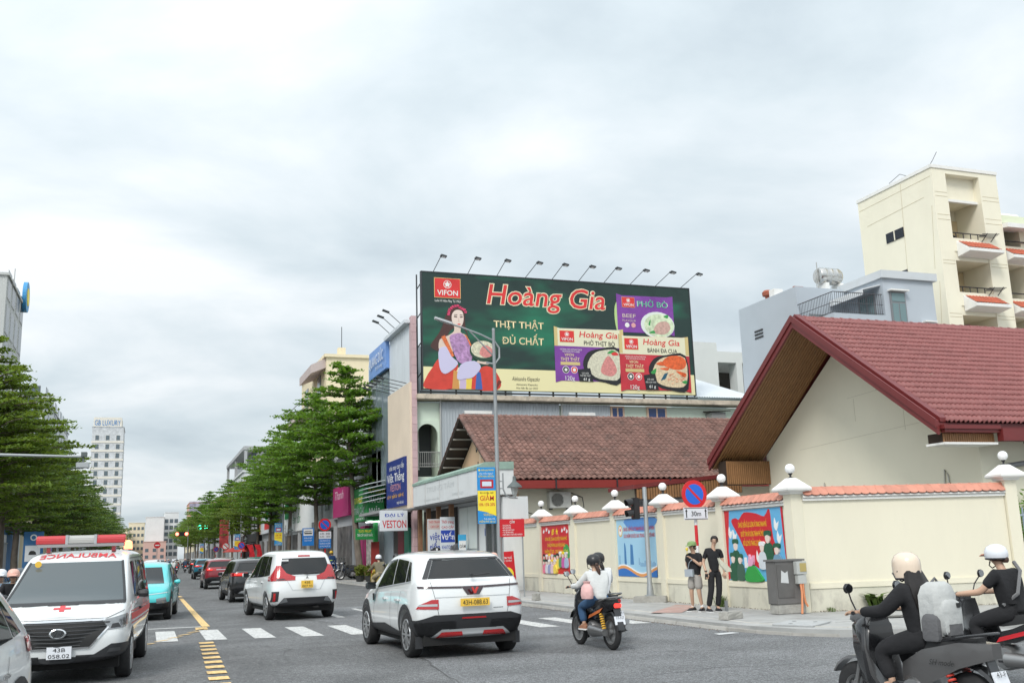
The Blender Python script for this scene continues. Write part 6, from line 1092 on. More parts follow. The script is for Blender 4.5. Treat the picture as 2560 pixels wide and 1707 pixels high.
b = B(); b.box((-20.4, 400.5, 50.7), (-10.6, 416, 54.2)); b.build('crown', mat('tower_band'), t); text(t, 'GB LUXURY', (-15.5, 400.4, 51.2), (1, 0, 0), (0, 0, 1), 2.1, mat('tower_blue_letter', (.06, .22, .50), .5), 9.0, depth=.1)
for i, (nm, lab, x0, x1, y0, h_, m_, fr_) in enumerate((
    ('far_house', 'cream block with small windows closing the street at the left', -8.5, -1.2, 525, 19.0, mat('far_cream', (.66, .60, .46), .9), (4, 5, 3, 1.0, 1.3, 3.2)), ('far_house', 'plain white block in the middle of the street end', -.8, 7.6, 520, 21.5, wr, ()),
    ('far_house', 'white block with stacked grey balconies at the street end', 7.8, 14.5, 530, 24.0, wr, (3, 6, 3, 1.6, 1.8, 3.2)), ('far_house', 'low pink house at the foot of the plain white block', -1.5, 8.5, 500, 9.5, mat('far_pink', (.56, .38, .33), .9), (3, 2, 2, 1.4, 1.4, 3)),
    ('far_house', 'pale low house left of the street end beyond the trees', -18, -8.8, 510, 16, crm, (4, 4, 3, 1.2, 1.4, 3.2)))): block(nm, lab, x0, x1, y0, y0 + 25, h_, m_, (), fr_)
t = block('mosaic_building', 'salmon building with a patchwork advertising strip on its roof beyond the right trees', 17.2, 38, 470, 500, 25.5, mat('far_salmon', (.56, .33, .25), .9), (4, 6, 4, 2, 1.8, 3.4), (5, 6, 4, 2.2, 2.0, 3.5)); b = B(); b.box((17.2, 469.9, 21.5), (38, 470.4, 26.2)); b.build('roof_advert', mat('advert_patch', (.30, .28, .36), .7, var=.9, vs_=.4), t)
# hoardings and shop panels behind the left trees
cf = mat('hoarding_grey', (.30, .31, .32), .6, .2, var=.08, vs_=1)
t = thing('hoarding', 'grey corrugated hoarding under the left trees', 'fence', (-10, 78, .15)); b = B(); V = []
for k in range(60): V.append((b.v((-9.8 + .06 * (k % 2), 60 + k * .4, .15)), b.v((-9.8 + .06 * (k % 2), 60 + k * .4, 3.2))))
for a, c in zip(V, V[1:]): b.b.faces.new((a[0], c[0], c[1], a[1]))
b.build('sheet', cf, t); b = B(); b.box((-9.95, 60, 3.18), (-9.7, 83.6, 3.26)); b.build('top_rail', galv, t)
t = block('blue_shop', 'blue fronted shop with white panels behind the left tree trunks', -24, -12, 84, 112, 8.5, wr, (5, 1, 5.2, 2, 1.6), side=1); b = B(); b.box((-12, 84.3, .2), (-11.7, 104, 5.4)); b.build('blue_front', mat('front_blue', (.04, .15, .34), .6, var=.4, vs_=.4), t); b = B(); b.box((-11.7, 96, 1.2), (-11.6, 99, 4.2)).box((-11.7, 106, .2), (-11.6, 109, 5.2)); b.build('white_panel', SL, t)
t = thing('street_kiosk', 'blue and white pavement information panel beside the left trunk', 'kiosk', (-8.6, 84, .15)); b = B(); b.box((-8.9, 86, .15), (-7.5, 86.2, 4.1)); b.build('board', mat('front_blue'), t); F = Face(t, (-8.9, 86, .15), (1, 0, 0), (0, 0, 1)); F.rect('printed_panel', .15, 1.7, 1.2, 2.9, SL, .01); F.ring('printed_mark', .7, 3.5, .15, .24, W_, .01); F.poly('printed_car', [(.4, 2.2), (.95, 2.2), (.9, 2.4), (.75, 2.5), (.55, 2.5), (.45, 2.4)], Kk, .02)
for i, (y0, y1, h_, lab) in enumerate(((34, 58, 11, 'grey corner shop row out of view on the left, added for car-window reflections'), (114, 150, 9, 'cream shop row behind the second left tree'), (212, 262, 11, 'pale shop row far down the left side'), (266, 330, 12, 'white shop row farthest down the left side'))): t = block('shop_row', lab, -26, -12.5, y0, y1, h_, (gy, crm, gy, wr)[i], (8, 2, 4.6, 2, 1.6, 3), side=1)  # the first row lies out of view, added for reflections in car glass
for i, (y0, y1, h_, lab) in enumerate(((182, 232, 9.5, 'grey shop row on the right beyond the tall frame house'), (236, 300, 11, 'white shop row on the right beyond the signals'), (304, 380, 12, 'cream shop row farthest down the right side'))): t = block('shop_row', lab, 12.8, 24, y0, y1, h_, (gy, wr, crm)[i], (9, 2, 4.6, 2, 1.6, 3)); shopfront(t, 12.8, y0, y1, None, 3.4, mat('awning_slate'))
# ------------------------------------------------------------------ trees
def leaf_mat(name, rgb, var=.45, sc_=1.2):
    m = mat(name, rgb, .55, var=var, vs_=sc_, spec=.3)
    t = m.node_tree; b = t.nodes['Principled BSDF']; tr = t.nodes.new('ShaderNodeBsdfTranslucent'); mx = t.nodes.new('ShaderNodeMixShader'); mx.inputs[0].default_value = .38; o = t.nodes['Material Output']
    tr.inputs[0].default_value = (min(1, rgb[0] * 2.0), min(1, rgb[1] * 1.7), rgb[2], 1); t.links.new(b.outputs[0], mx.inputs[1]); t.links.new(tr.outputs[0], mx.inputs[2]); t.links.new(mx.outputs[0], o.inputs[0]); return m
leaf_a = leaf_mat('leaf_fresh', (.115, .23, .034)); leaf_b = leaf_mat('leaf_olive', (.125, .20, .034)); leaf_c = leaf_mat('leaf_deep', (.09, .165, .04))
bark = mat('bark_grey', (.17, .14, .115), .95, var=.3, vs_=5, bump=.6, bs=25, stretch=(1, 1, .4))
def tree_meshes(seed, H, base, Rm, tiers, leaf, lean=(0, 0), per=34, trunk_r=.2, droop=.02):
    rr = random.Random(seed); tb = B(); P = []
    def cx(z): f = z / H; return Vector((lean[0] * f, lean[1] * f, z))
    tb.tube([cx(z) + Vector((rr.gauss(0, .03), rr.gauss(0, .03), 0)) for z in (0, .4, base * .5, base, H * .6, H * .8, H * .97)], [trunk_r * 1.35, trunk_r, trunk_r * .85, trunk_r * .7, trunk_r * .42, trunk_r * .22, .02], 9)
    V, Fc = [], []
    def leaf_at(p, s, tilt):
        a = rr.uniform(0, 6.283); d = Vector((math.cos(a), math.sin(a), rr.gauss(0, tilt))); e = Vector((-math.sin(a), math.cos(a), rr.gauss(0, tilt))); k = len(V)
        V.extend([p - d * s, p + e * s * .55, p + d * s, p - e * s * .55]); Fc.append((k, k + 1, k + 2, k + 3))
    for i in range(tiers):
        f = (i + .15) / tiers; z = base + (H - base) * f ** .93; prof = (.62 + 1.5 * f) if f < .25 else 1.0 * (1 - ((f - .25) / .75) ** 1.25) + .06
        r = Rm * min(1, prof); nb = 5 + int(r * 1.7); a0 = rr.uniform(0, 6.28)
        for k in range(nb):
            if rr.random() < .1: continue
            a = a0 + 6.283 * k / nb + rr.gauss(0, .16); L = r * rr.uniform(.58, 1.16); d = Vector((math.cos(a), math.sin(a), 0)); zz = z + rr.gauss(0, .16); o = cx(zz); rise = rr.uniform(.02, .2)
            q = [o, o + d * L * .5 + Vector((0, 0, L * rise * .7)), o + d * L + Vector((0, 0, L * (rise - droop)))]
            tb.tube(q, [max(.02, trunk_r * .26 * (1 - f * .6)), max(.015, trunk_r * .15), .008], 4, False)
            n = max(3, int(L / .42))
            for j in range(n):
                g = .22 + .78 * (j + rr.random()) / n; c = q[0].lerp(q[1], g * 2) if g < .5 else q[1].lerp(q[2], g * 2 - 1); w = .16 + .34 * math.sin(min(1, g * 1.05) * math.pi * .8) * L * .42
                for _ in range(int(per * (.55 + .6 * rr.random()))):
                    sd = rr.gauss(0, .5) * w; fw = rr.gauss(0, .2); up = abs(rr.gauss(0, .05)) + .02 - .1 * (abs(sd) / (w + .2)) * .5
                    p = c + Vector((-d.y, d.x, 0)) * sd + d * fw + Vector((0, 0, up + rr.gauss(0, .035))); leaf_at(p, rr.uniform(.06, .17), .5)
    me = bpy.data.meshes.new('crown'); me.from_pydata(V, [], Fc); me.materials.append(leaf)
    for f in tb.b.faces: f.smooth = True
    bmesh.ops.recalc_face_normals(tb.b, faces=tb.b.faces); tm = bpy.data.meshes.new('trunk'); tb.b.to_mesh(tm); tb.b.free(); tm.materials.append(bark); return tm, me
def tree(tm, cm, x, y, rz, s, label, group, z=.15, sz=1.):
    t = thing('street_tree', label, 'tree', (x, y, z), rz, group); t.scale = (s, s, s * sz); put('trunk', tm, None, t); put('crown', cm, None, t); return t
TA = tree_meshes(1, 13.2, 5.3, 4.3, 15, leaf_a, (-1.1, .4), 27, .22); TB = tree_meshes(2, 14, 5.2, 5.0, 15, leaf_a, (-.5, .2), 25, .22); TC = tree_meshes(3, 12.5, 4.6, 5.2, 14, leaf_b, (.2, 0), 19, .2); TL = tree_meshes(4, 14.9, 4.0, 5.2, 17, leaf_b, (.3, 0), 27, .3); TM = tree_meshes(6, 13.6, 4.0, 4.9, 14, leaf_c, (.2, .2), 21, .3)
GR, GL = 'tiered street trees on the right pavement', 'tiered street trees on the left pavement'
tree(*TA, 12.0, 60.0, 0, 1, 'tiered bright green tree with leaning trunk before the fruit shop', GR)
tree(*TB, 11.9, 75.8, 1.0, .98, 'bright green tiered tree, second from the billboard building', GR); tree(*TB, 11.8, 91.5, 2.6, 1.0, 'fresh green tiered tree, third from the billboard building', GR)
names = ['fourth', 'fifth', 'sixth', 'seventh', 'eighth', 'ninth', 'tenth', 'eleventh', 'twelfth', 'thirteenth', 'fourteenth', 'fifteenth', 'sixteenth']
rt = random.Random(9)
for k in range(13): tree(*(TC if k % 3 else TB), 11.8 + rt.uniform(-.3, .3), 106 + k * (14.5 + k * .5), rt.uniform(0, 6), rt.uniform(.86, 1.02) + (.1 if k > 5 else 0), 'olive green tiered tree, %s in the right row' % names[k], GR)
left = [(64, 'TL', 1.0), (76, 'TL', 1.02), (87, 'TM', 1.0), (101, 'TL', .98), (116, 'TM', 1.05), (131, 'TL', .92), (147, 'TM', 1), (164, 'TL', .9), (182, 'TM', 1.0), (202, 'TM', .95), (224, 'TL', .9), (250, 'TM', 1.0), (280, 'TM', 1.05), (315, 'TM', 1.1)]
ln = ['nearest', 'second', 'third', 'fourth', 'fifth', 'sixth', 'seventh', 'eighth', 'ninth', 'tenth', 'eleventh', 'twelfth', 'thirteenth', 'fourteenth']
for k, (y, kd, s) in enumerate(left): tree(*{'TL': TL, 'TM': TM}[kd], -9.3 + rt.uniform(-.3, .3), y, rt.uniform(0, 6), s, 'olive green tiered tree, %s in the left row' % ln[k], GL)
# shrubs
def shrub(label, x, y, z, rx, ry, h_, n, leaf, seed, s=.1, pot=None):
    rr = random.Random(seed); t = thing('shrub', label, 'shrub', (x, y, z)); V, Fc = [], []
    for _ in range(n):
        a, q, u = rr.uniform(0, 6.28), rr.random() ** .5, rr.random(); p = Vector((x + rx * q * math.cos(a) * (.6 + .4 * u), y + ry * q * math.sin(a) * (.6 + .4 * u), z + h_ * u * (1 - .3 * q))); d = Vector((rr.gauss(0, 1), rr.gauss(0, 1), rr.gauss(.6, .6))).normalized() * s; e = d.orthogonal().normalized() * s * .3; k = len(V); V.extend([p - d, p + e, p + d, p - e]); Fc.append((k, k + 1, k + 2, k + 3))
    me = bpy.data.meshes.new('foliage'); me.from_pydata([WM[t].inverted() @ v for v in V], [], Fc); put('foliage', me, leaf, t)
    b = B(); [b.tube([(x + rr.gauss(0, .05), y + rr.gauss(0, .05), z), (x + rr.uniform(-1, 1) * rx * .5, y + rr.uniform(-1, 1) * ry * .5, z + h_ * .7)], [.02, .008], 5, False) for _ in range(6)]; b.build('stems', bark, t)
    if pot: b = B(); b.lathe([(.2, 0), (.26, .3), (.28, .32), (.24, .33), (.22, .28)], (x, y, .15), n=12); b.build('pot', mat('pot_black', (.03, .03, .03), .6), t)
    return t
spiky = leaf_mat('leaf_codiaeum', (.14, .17, .03), .8, 6)
for k in range(4): shrub('spiky potted plant %s under the leaning tree trunk' % ('at the left end of the row', 'second from the left', 'third from the left', 'at the right end of the row')[k], 11.35 + k * .36, 57.0 - k * .9, .4, .3, .3, .75, 320, spiky, 20 + k, .13, True)
shrub('bright green bush behind the iron fence at the right edge', 21.3, 20.0, .15, 1.1, 1.1, 2.7, 5000, leaf_a, 31, .09)
# ------------------------------------------------------------------ cars
glass_c = mat('car_glass', (.012, .014, .015), .04, spec=.5); plast = mat('black_plastic', (.03, .031, .034), .55); rub = mat('tyre_rubber', (.022, .022, .023), .85, var=.2, vs_=20, obj=True); alloy = mat('alloy_silver', (.52, .53, .54), .3, .8); chrome = mat('chrome', (.72, .73, .74), .12, 1.); lampr = mat('lamp_red', (.42, .008, .012), .15, coat=1); lampw = mat('lamp_clear', (.26, .27, .28), .12, .5, coat=1); under = mat('underbody', (.012, .012, .012), .9); seam = mat('panel_seam', (.05, .05, .052), .7); silv = mat('trim_silver', (.46, .48, .49), .4, .3); lit_tail = mat('lamp_lit_red', (.9, .04, .03), .3, emit=1.3); plate_y = mat('plate_yellow', (.80, .50, .06), .5); plate_w = mat('plate_white', (.72, .74, .78), .4)
def paint(n, c, metal=0.): return mat('paint_' + n, c, .3, metal, coat=1., obj=True, dirt=.06, dcol=(.25, .23, .2), ds=1.5)
P_white = paint('white', (.74, .76, .76))
SHELL = {}
def shell_bm(key, rows, lev=2):
    """car body from cross sections (low, mid, belt, top), each (half width, y, z)"""
    b = B(); ring = []
    for lo, mi, be, to in rows:
        (wl, yl, zl), (wm, ym, zm), (wb, yb, zb), (wt, yt, zt) = lo, mi, be, to
        pts = [(0, yl, zl), (wl * .85, yl, zl), (wl, yl, zl + .06), (wm, ym, zm), (wb + .005, yb, zb - .06), (wb - .025, yb + (yt - yb) * .1, zb + (zt - zb) * .1), (wt + .045, yt + (yb - yt) * .2, zt + (zb - zt) * .2), (wt - .02, yt, zt), (wt * .6, yt, zt + .025), (0, yt, zt + .035)]
        L = [b.v((-x, y, z)) for x, y, z in pts[1:-1]]; Rr = [b.v(p) for p in pts[1:-1]]; c0, c1 = b.v(pts[0]), b.v(pts[-1]); ring.append([c0] + Rr + [c1] + L[::-1])
    n = len(ring[0])
    for a, c in zip(ring, ring[1:]):
        for j in range(n): b.b.faces.new((a[j], a[(j + 1) % n], c[(j + 1) % n], c[j]))
    for r, fl in ((ring[0], False), (ring[-1], True)):
        for k in range(n // 2):
            q = [r[k], r[k + 1], r[n - k - 1], r[(n - k) % n]]; q = [v for i, v in enumerate(q) if v not in q[:i]]
            b.b.faces.new(q if fl else q[::-1])
    bmesh.ops.recalc_face_normals(b.b, faces=b.b.faces); me = bpy.data.meshes.new(key); b.b.to_mesh(me); b.b.free()
    o = bpy.data.objects.new(key, me); C.objects.link(o); md = o.modifiers.new('s', 'SUBSURF'); md.levels = md.render_levels = lev; return o
def evaluated(o):
    dg = bpy.context.evaluated_depsgraph_get(); return bpy.data.meshes.new_from_object(o.evaluated_get(dg))
AX = {'x+': (Vector((1, 0, 0)), 1, 2), 'x-': (Vector((-1, 0, 0)), 1, 2), 'y+': (Vector((0, 1, 0)), 0, 2), 'y-': (Vector((0, -1, 0)), 0, 2), 'z+': (Vector((0, 0, 1)), 0, 1)}
def decal_mesh(me, axis, polys, off=.006, tol=.03):
    """surface patch: the part of mesh me, facing axis, inside convex outlines, lifted by off"""
    d, i, j = AX[axis]; out = bmesh.new(); VC = [v.co for v in me.vertices]
    for poly in polys:
        xs = [p[0] for p in poly]; ys = [p[1] for p in poly]; bb_ = (min(xs), max(xs), min(ys), max(ys)); bm = bmesh.new(); mp = {}
        for f in me.polygons:
            if f.normal.dot(d) < tol: continue
            cs = [VC[k] for k in f.vertices]
            if max(c[i] for c in cs) < bb_[0] or min(c[i] for c in cs) > bb_[1] or max(c[j] for c in cs) < bb_[2] or min(c[j] for c in cs) > bb_[3]: continue
            if axis == 'z+' and f.center.z < .6: continue
            vv = []
            for k in f.vertices:
                if k not in mp: mp[k] = bm.verts.new(VC[k] + me.vertices[k].normal * off)
                vv.append(mp[k])
            try: bm.faces.new(vv)
            except ValueError: pass
        cx_ = sum(xs) / len(xs); cy_ = sum(ys) / len(ys)
        for (x0, y0), (x1, y1) in zip(poly, poly[1:] + poly[:1]):
            nx, ny = y1 - y0, -(x1 - x0)
            if nx * (cx_ - x0) + ny * (cy_ - y0) > 0: nx, ny = -nx, -ny
            co, no = Vector((0, 0, 0)), Vector((0, 0, 0)); co[i], co[j] = x0, y0; no[i], no[j] = nx, ny
            bmesh.ops.bisect_plane(bm, geom=bm.verts[:] + bm.edges[:] + bm.faces[:], plane_co=co, plane_no=no, clear_outer=True)
        t = bpy.data.meshes.new('t'); bm.to_mesh(t); bm.free(); out.from_mesh(t); bpy.data.meshes.remove(t)
    for f in out.faces: f.smooth = True
    m = bpy.data.meshes.new('d'); out.to_mesh(m); out.free(); return m
WH = {}
def wheel(parent, x, y, r, w=.2, m=None, sp=10):
    k = (r, w, m or alloy, sp)
    if k not in WH:
        b = B(); b.lathe([(r * .66, -w * .42), (r * .9, -w * .5), (r * .985, -w * .38), (r, 0), (r * .985, w * .38), (r * .9, w * .5), (r * .66, w * .42)], (0, 0, 0), 'X', 28); bmesh.ops.recalc_face_normals(b.b, faces=b.b.faces)
        for f in b.b.faces: f.smooth = True
        a = bpy.data.meshes.new('wheel'); b.b.to_mesh(a); b.b.free(); a.materials.append(rub)
        b = B()
        for q in range(sp): an = 6.283 * q / sp; d = Vector((0, math.cos(an), math.sin(an))); s = Vector((0, -d.z, d.y)); b.obox(Vector((w * .44, 0, 0)) + d * r * .4, d, s, (1, 0, 0), r * .29, r * .04, w * .05)
        b.lathe([(.01, w * .5), (r * .14, w * .49), (r * .16, w * .3)], (0, 0, 0), 'X', 12); b.lathe([(r * .70, w * .45), (r * .68, w * .5), (r * .62, w * .48), (r * .61, w * .3)], (0, 0, 0), 'X', 24, caps=False)
        bmesh.ops.recalc_face_normals(b.b, faces=b.b.faces); c = bpy.data.meshes.new('rim'); b.b.to_mesh(c); b.b.free(); c.materials.append(m or alloy)
        WH[k] = (a, c)
    a, c = WH[k]; o = put('wheel', a, None, parent); o.location = (x, y, r); o.rotation_euler = (0, 0, 0 if x > 0 else math.pi); put('rim', c, None, o); return o
def ringsec(cy_, cz, r0, r1, a0, a1, n=12): return [[(cy_ + r * math.cos(a), cz + r * math.sin(a)) for r, a in ((r0, A), (r1, A), (r1, A2_), (r0, A2_))] for A, A2_ in [(R(a0 + (a1 - a0) * k / n), R(a0 + (a1 - a0) * (k + 1) / n)) for k in range(n)]]
def mx(polys): return [[(-x, z) for x, z in p] for p in polys]
def seg(x0, y0, x1, y1, w=.008):
    d = Vector((x1 - x0, y1 - y0)); n = Vector((-d.y, d.x)).normalized() * w / 2; return [(x0 - n.x, y0 - n.y), (x1 - n.x, y1 - n.y), (x1 + n.x, y1 + n.y), (x0 + n.x, y0 + n.y)]
CAR = {}
def car(key, spec, pm_, label, loc, rz, cat='car', name='parked_car', group=None, extra=None):
    if key not in CAR:
        o = shell_bm(key, spec['rows'], spec.get('lev', 2)); smo = evaluated(o); wr_, wbs, tw = spec['wr'], spec['wb'], spec['tw']
        cb = B()
        for y in (0, wbs):
            for s in (-1, 1): cb.cyl((s * (tw - .14), y, wr_ + .01), (s * (tw + .6), y, wr_ + .01), wr_ + .055, n=28)
        co = cb.build('cut', None, None); md = o.modifiers.new('b', 'BOOLEAN'); md.object = co; md.operation = 'DIFFERENCE'; md.solver = 'EXACT'; body = evaluated(o)
        for q in (o, co): C.objects.unlink(q); bpy.data.objects.remove(q)
        body.polygons.foreach_set('use_smooth', [True] * len(body.polygons)); body.set_sharp_from_angle(angle=R(38)) if hasattr(body, 'set_sharp_from_angle') else None
        ds = []
        for nm, axes, polys, m, off in spec['decals']:
            for a in axes.split():
                sides = [[p_ for p_ in polys if all(q_[0] < 0 for q_ in p_)], [p_ for p_ in polys if all(q_[0] > 0 for q_ in p_)], [p_ for p_ in polys if min(q_[0] for q_ in p_) <= 0 <= max(q_[0] for q_ in p_)]] if a[0] == 'y' else [polys]
                ds += [(nm, decal_mesh(smo, a, sp_, off), m) for sp_ in sides if sp_]
        CAR[key] = (body, ds)
    body, ds = CAR[key]; t = thing(name, label, cat, loc, rz, group)
    def add(nm, me, m):
        o = put(nm, me, None, t)
        if not me.materials: me.materials.append(m)
        o.material_slots[0].link = 'OBJECT'; o.material_slots[0].material = m; return o
    add('body', body, pm_)
    for nm, me, m in ds:
        if len(me.polygons): add(nm, me, pm_ if m == 'paint' else m)
    for y in (0, spec['wb']):
        for s in (-1, 1): wheel(t, s * (spec['tw'] - .115), y, spec['wr'], spec.get('ww', .21), spec.get('wm'), spec.get('sp', 10))
    b = B(); b.box((-spec['tw'] + .15, -.55, .2), (spec['tw'] - .15, spec['wb'] + .5, .45)); b.build('underbody', under, t, world=False)
    my, mz, mw = spec['mir']; mmm = spec.get('mirm', pm_)
    for s in (-1, 1):
        b = B(); b.loft([[(s * (mw + dx), my + dy * q, mz + dz * q) for dy, dz in ((-.05, -.08), (.09, -.07), (.1, .06), (-.05, .08))] for dx, q in ((0, .35), (.05, .8), (.14, 1), (.2, .85))]); b.build('wing_mirror', mmm or pm_, t, world=False, sub=1); b = B(); b.box((s * (mw + .03), my - .062, mz - .06), (s * (mw + .18), my - .056, mz + .06)); b.build('mirror_glass', glass_c, t, world=False)
    if extra: extra(t)
    return t
def plate(t, s, y, z, w, h, m, lines, face=-1, x=0., tilt=0.):
    b = B(); b.box((x - w / 2, y - .012, z - h / 2), (x + w / 2, y + .012, z + h / 2)); p = b.build('number_plate', m, t, world=False); r = (1, 0, 0) if face < 0 else (-1, 0, 0)
    for k, q in enumerate(lines): text(p, q, (x, y + face * .013, z + h / 2 - h * (k + .83) / len(lines)), r, (0, 0, 1), h / len(lines) * .66, Kk, w * (.86 if len(q) > 4 else .5), world=False, depth=.003)
def handle(t, x, y, z, m=None): b = B(); b.obox((x, y, z), (0, 1, 0), (1, 0, 0), (0, 0, 1), .1, .025, .018); b.build('door_handle', m or chrome, t, world=False, bevel=.008)
def wiper(t, y, z, x=0., l=.35): b = B(); b.tube([(x, y, z), (x + l, y - .02, z + .03)], .012, 5); b.lathe([(.03, -.02), (.03, .02)], (x, y, z), 'Y', 8); b.build('wiper', plast, t, world=False)
# --- the white SUV in front: rows from tail to nose, rear axle at y=0
SR = [((.70, -.66, .36), (.82, -.78, .64), (.78, -.72, 1.10), (.54, -.34, 1.52)), ((.85, -.50, .29), (.91, -.56, .64), (.865, -.46, 1.12), (.64, -.12, 1.555)), ((.87, -.12, .26), (.92, -.1, .64), (.88, -.05, 1.09), (.68, .25, 1.585)), ((.87, .6, .25), (.905, .6, .62), (.88, .6, 1.05), (.70, .75, 1.60)), ((.87, 1.3, .25), (.905, 1.3, .62), (.88, 1.3, 1.01), (.70, 1.3, 1.59)), ((.87, 1.9, .25), (.905, 1.9, .62), (.875, 1.95, .98), (.67, 1.75, 1.55)), ((.87, 2.35, .26), (.91, 2.35, .62), (.865, 2.4, .97), (.68, 2.12, 1.34)), ((.86, 2.72, .26), (.915, 2.72, .62), (.85, 2.74, .96), (.64, 2.6, 1.06)), ((.84, 3.08, .28), (.895, 3.08, .62), (.82, 3.08, .90), (.60, 3.05, .97)), ((.76, 3.36, .3), (.83, 3.4, .6), (.74, 3.34, .82), (.5, 3.32, .87)), ((.56, 3.44, .34), (.62, 3.52, .58), (.56, 3.44, .78), (.36, 3.42, .81))]
SG = [[(-.14, 1.17), (.1, 1.14), (.26, 1.46), (.16, 1.45)], [(.14, 1.135), (.86, 1.08), (.95, 1.51), (.31, 1.47)], [(.92, 1.075), (1.98, 1.02), (1.62, 1.47), (1.01, 1.51)]]
SUV = dict(rows=SR, lev=3, wr=.345, wb=2.73, tw=.90, mir=(1.95, 1.06, .88), mirm=plast, decals=[
    ('side_window', 'x+ x-', SG, glass_c, .006), ('window_trim', 'x+ x-', [seg(-.16, 1.155, 2.0, 1.005, .018)], silv, .010),
    ('rear_window', 'y-', [[(-.68, 1.20), (.68, 1.20), (.53, 1.475), (-.53, 1.475)]], glass_c, .006), ('windscreen', 'y+', [[(-.66, 1.04), (.66, 1.04), (.52, 1.50), (-.52, 1.50)]], glass_c, .006),
    ('spoiler', 'y-', [[(-.60, 1.478), (.60, 1.478), (.56, 1.51), (-.56, 1.51)], [(-.76, 1.20), (-.69, 1.20), (-.54, 1.476), (-.60, 1.476)], [(.76, 1.20), (.69, 1.20), (.54, 1.476), (.60, 1.476)]], plast, .012),
    ('light_bar', 'y-', [[(-.84, 1.09), (-.18, 1.075), (-.18, 1.045), (-.84, 1.06)], [(.84, 1.09), (.18, 1.075), (.18, 1.045), (.84, 1.06)], [(-.19, 1.075), (.19, 1.075), (.10, .945), (-.10, .945)]], mat('bar_black', (.03, .008, .012), .2, coat=1), .010),
    ('tail_lamp', 'y-', [[(-.88, .755), (-.56, .745), (-.56, .89), (-.66, .89), (-.84, .82)], [(.88, .755), (.56, .745), (.56, .89), (.66, .89), (.84, .82)]], lampr, .010), ('tail_lamp_bar', 'y-', [[(-.86, .795), (-.58, .79), (-.58, .825), (-.84, .825)], [(.86, .795), (.58, .79), (.58, .825), (.84, .825)]], silv, .014),
    ('bumper', 'y-', [[(-.95, .28), (.95, .28), (.95, .56), (.62, .66), (-.62, .66), (-.95, .56)]], plast, .008), ('sill', 'x+ x-', [[(.36, .22), (2.4, .22), (2.4, .40), (1.35, .46), (.36, .36)]], plast, .008), ('front_bumper', 'y+', [[(-.95, .28), (.95, .28), (.95, .52), (-.95, .52)]], plast, .008), ('front_bumper_corner', 'x+ x-', [[(3.1, .25), (3.5, .25), (3.5, .5), (3.12, .46)], [(-.8, .25), (-.33, .25), (-.38, .54), (-.8, .57)]], plast, .008),
    ('wheel_arch', 'x+ x-', ringsec(0, .355, .385, .46, -8, 188), plast, .010), ('wheel_arch', 'x+ x-', ringsec(2.73, .355, .385, .46, -8, 188), plast, .010),
    ('skid_plate', 'y-', [[(-.70, .29), (-.5, .44), (.5, .44), (.70, .29), (.62, .29), (.46, .40), (-.46, .40)][:4][::1], ], silv, .014), ('reflector', 'y-', [[(-.58, .31), (-.16, .33), (-.18, .40), (-.50, .40)], [(.58, .31), (.16, .33), (.18, .40), (.50, .40)], [(-.2, .59), (.2, .59), (.19, .615), (-.19, .615)]], lampr, .020),
    ('door_seam', 'x+ x-', [seg(.92, 1.0, .98, .38), seg(.30, 1.0, .42, .72), seg(.42, .72, .44, .4), seg(2.05, .97, 2.12, .4)], seam, .006), ('tailgate_seam', 'y-', [seg(-.66, 1.16, -.56, .66, .006), seg(.66, 1.16, .56, .66, .006)], seam, .006), ('crease_shade', 'y-', [[(-.62, .915), (.62, .915), (.60, .925), (-.60, .925)]], mat('crease_shade_grey', (.5, .52, .53), .4), .007),  # grey strip: the tailgate crease's shade is put into the colour
    ('headlamp', 'y+', [[(-.72, .66), (-.45, .68), (-.47, .76), (-.7, .76)], [(.72, .66), (.45, .68), (.47, .76), (.7, .76)]], lampw, .010)])
def suv_extra(t):
    plate(t, '', -.805, .835, .47, .115, plate_y, ['43H-088.63'])
    for y in (.48, 1.32): [handle(t, s * .905, y, .86, P_white) for s in (-1, 1)]
    wiper(t, -.70, 1.23, -.02, .3); b = B(); b.prism([(0, .0, 1.625), (0, .24, 1.615), (0, .04, 1.72)], (.02, 0, 0)); b.build('antenna_fin', plast, t, world=False)
    b = B(); b.prism([(-.06, -.795, 1.06), (-.03, -.795, 1.06), (0, -.795, 1.0), (.03, -.795, 1.06), (.06, -.795, 1.06), (.014, -.795, .965), (-.014, -.795, .965)], (0, -.02, 0)); b.build('badge', mat('badge_red', (.6, .05, .04), .3), t, world=False)
    for s in (-1, 1): b = B(); b.box((s * .74, -.45, .16), (s * .86, -.44, .34)); b.build('mudflap', plast, t, world=False)
    b = B(); b.box((.30, -.80, .73), (.46, -.79, .745)); b.build('model_badge', chrome, t, world=False); b = B(); b.box((-.912, 2.0, .80), (-.906, 2.12, .92)); b.build('door_sticker', Kk, t, world=False)
car('suv', SUV, P_white, 'white SUV with yellow plate and black cladding in the middle of the crossing', (5.12, 17.05, 0), R(1.5), name='suv', extra=suv_extra).scale = (1.07,) * 3
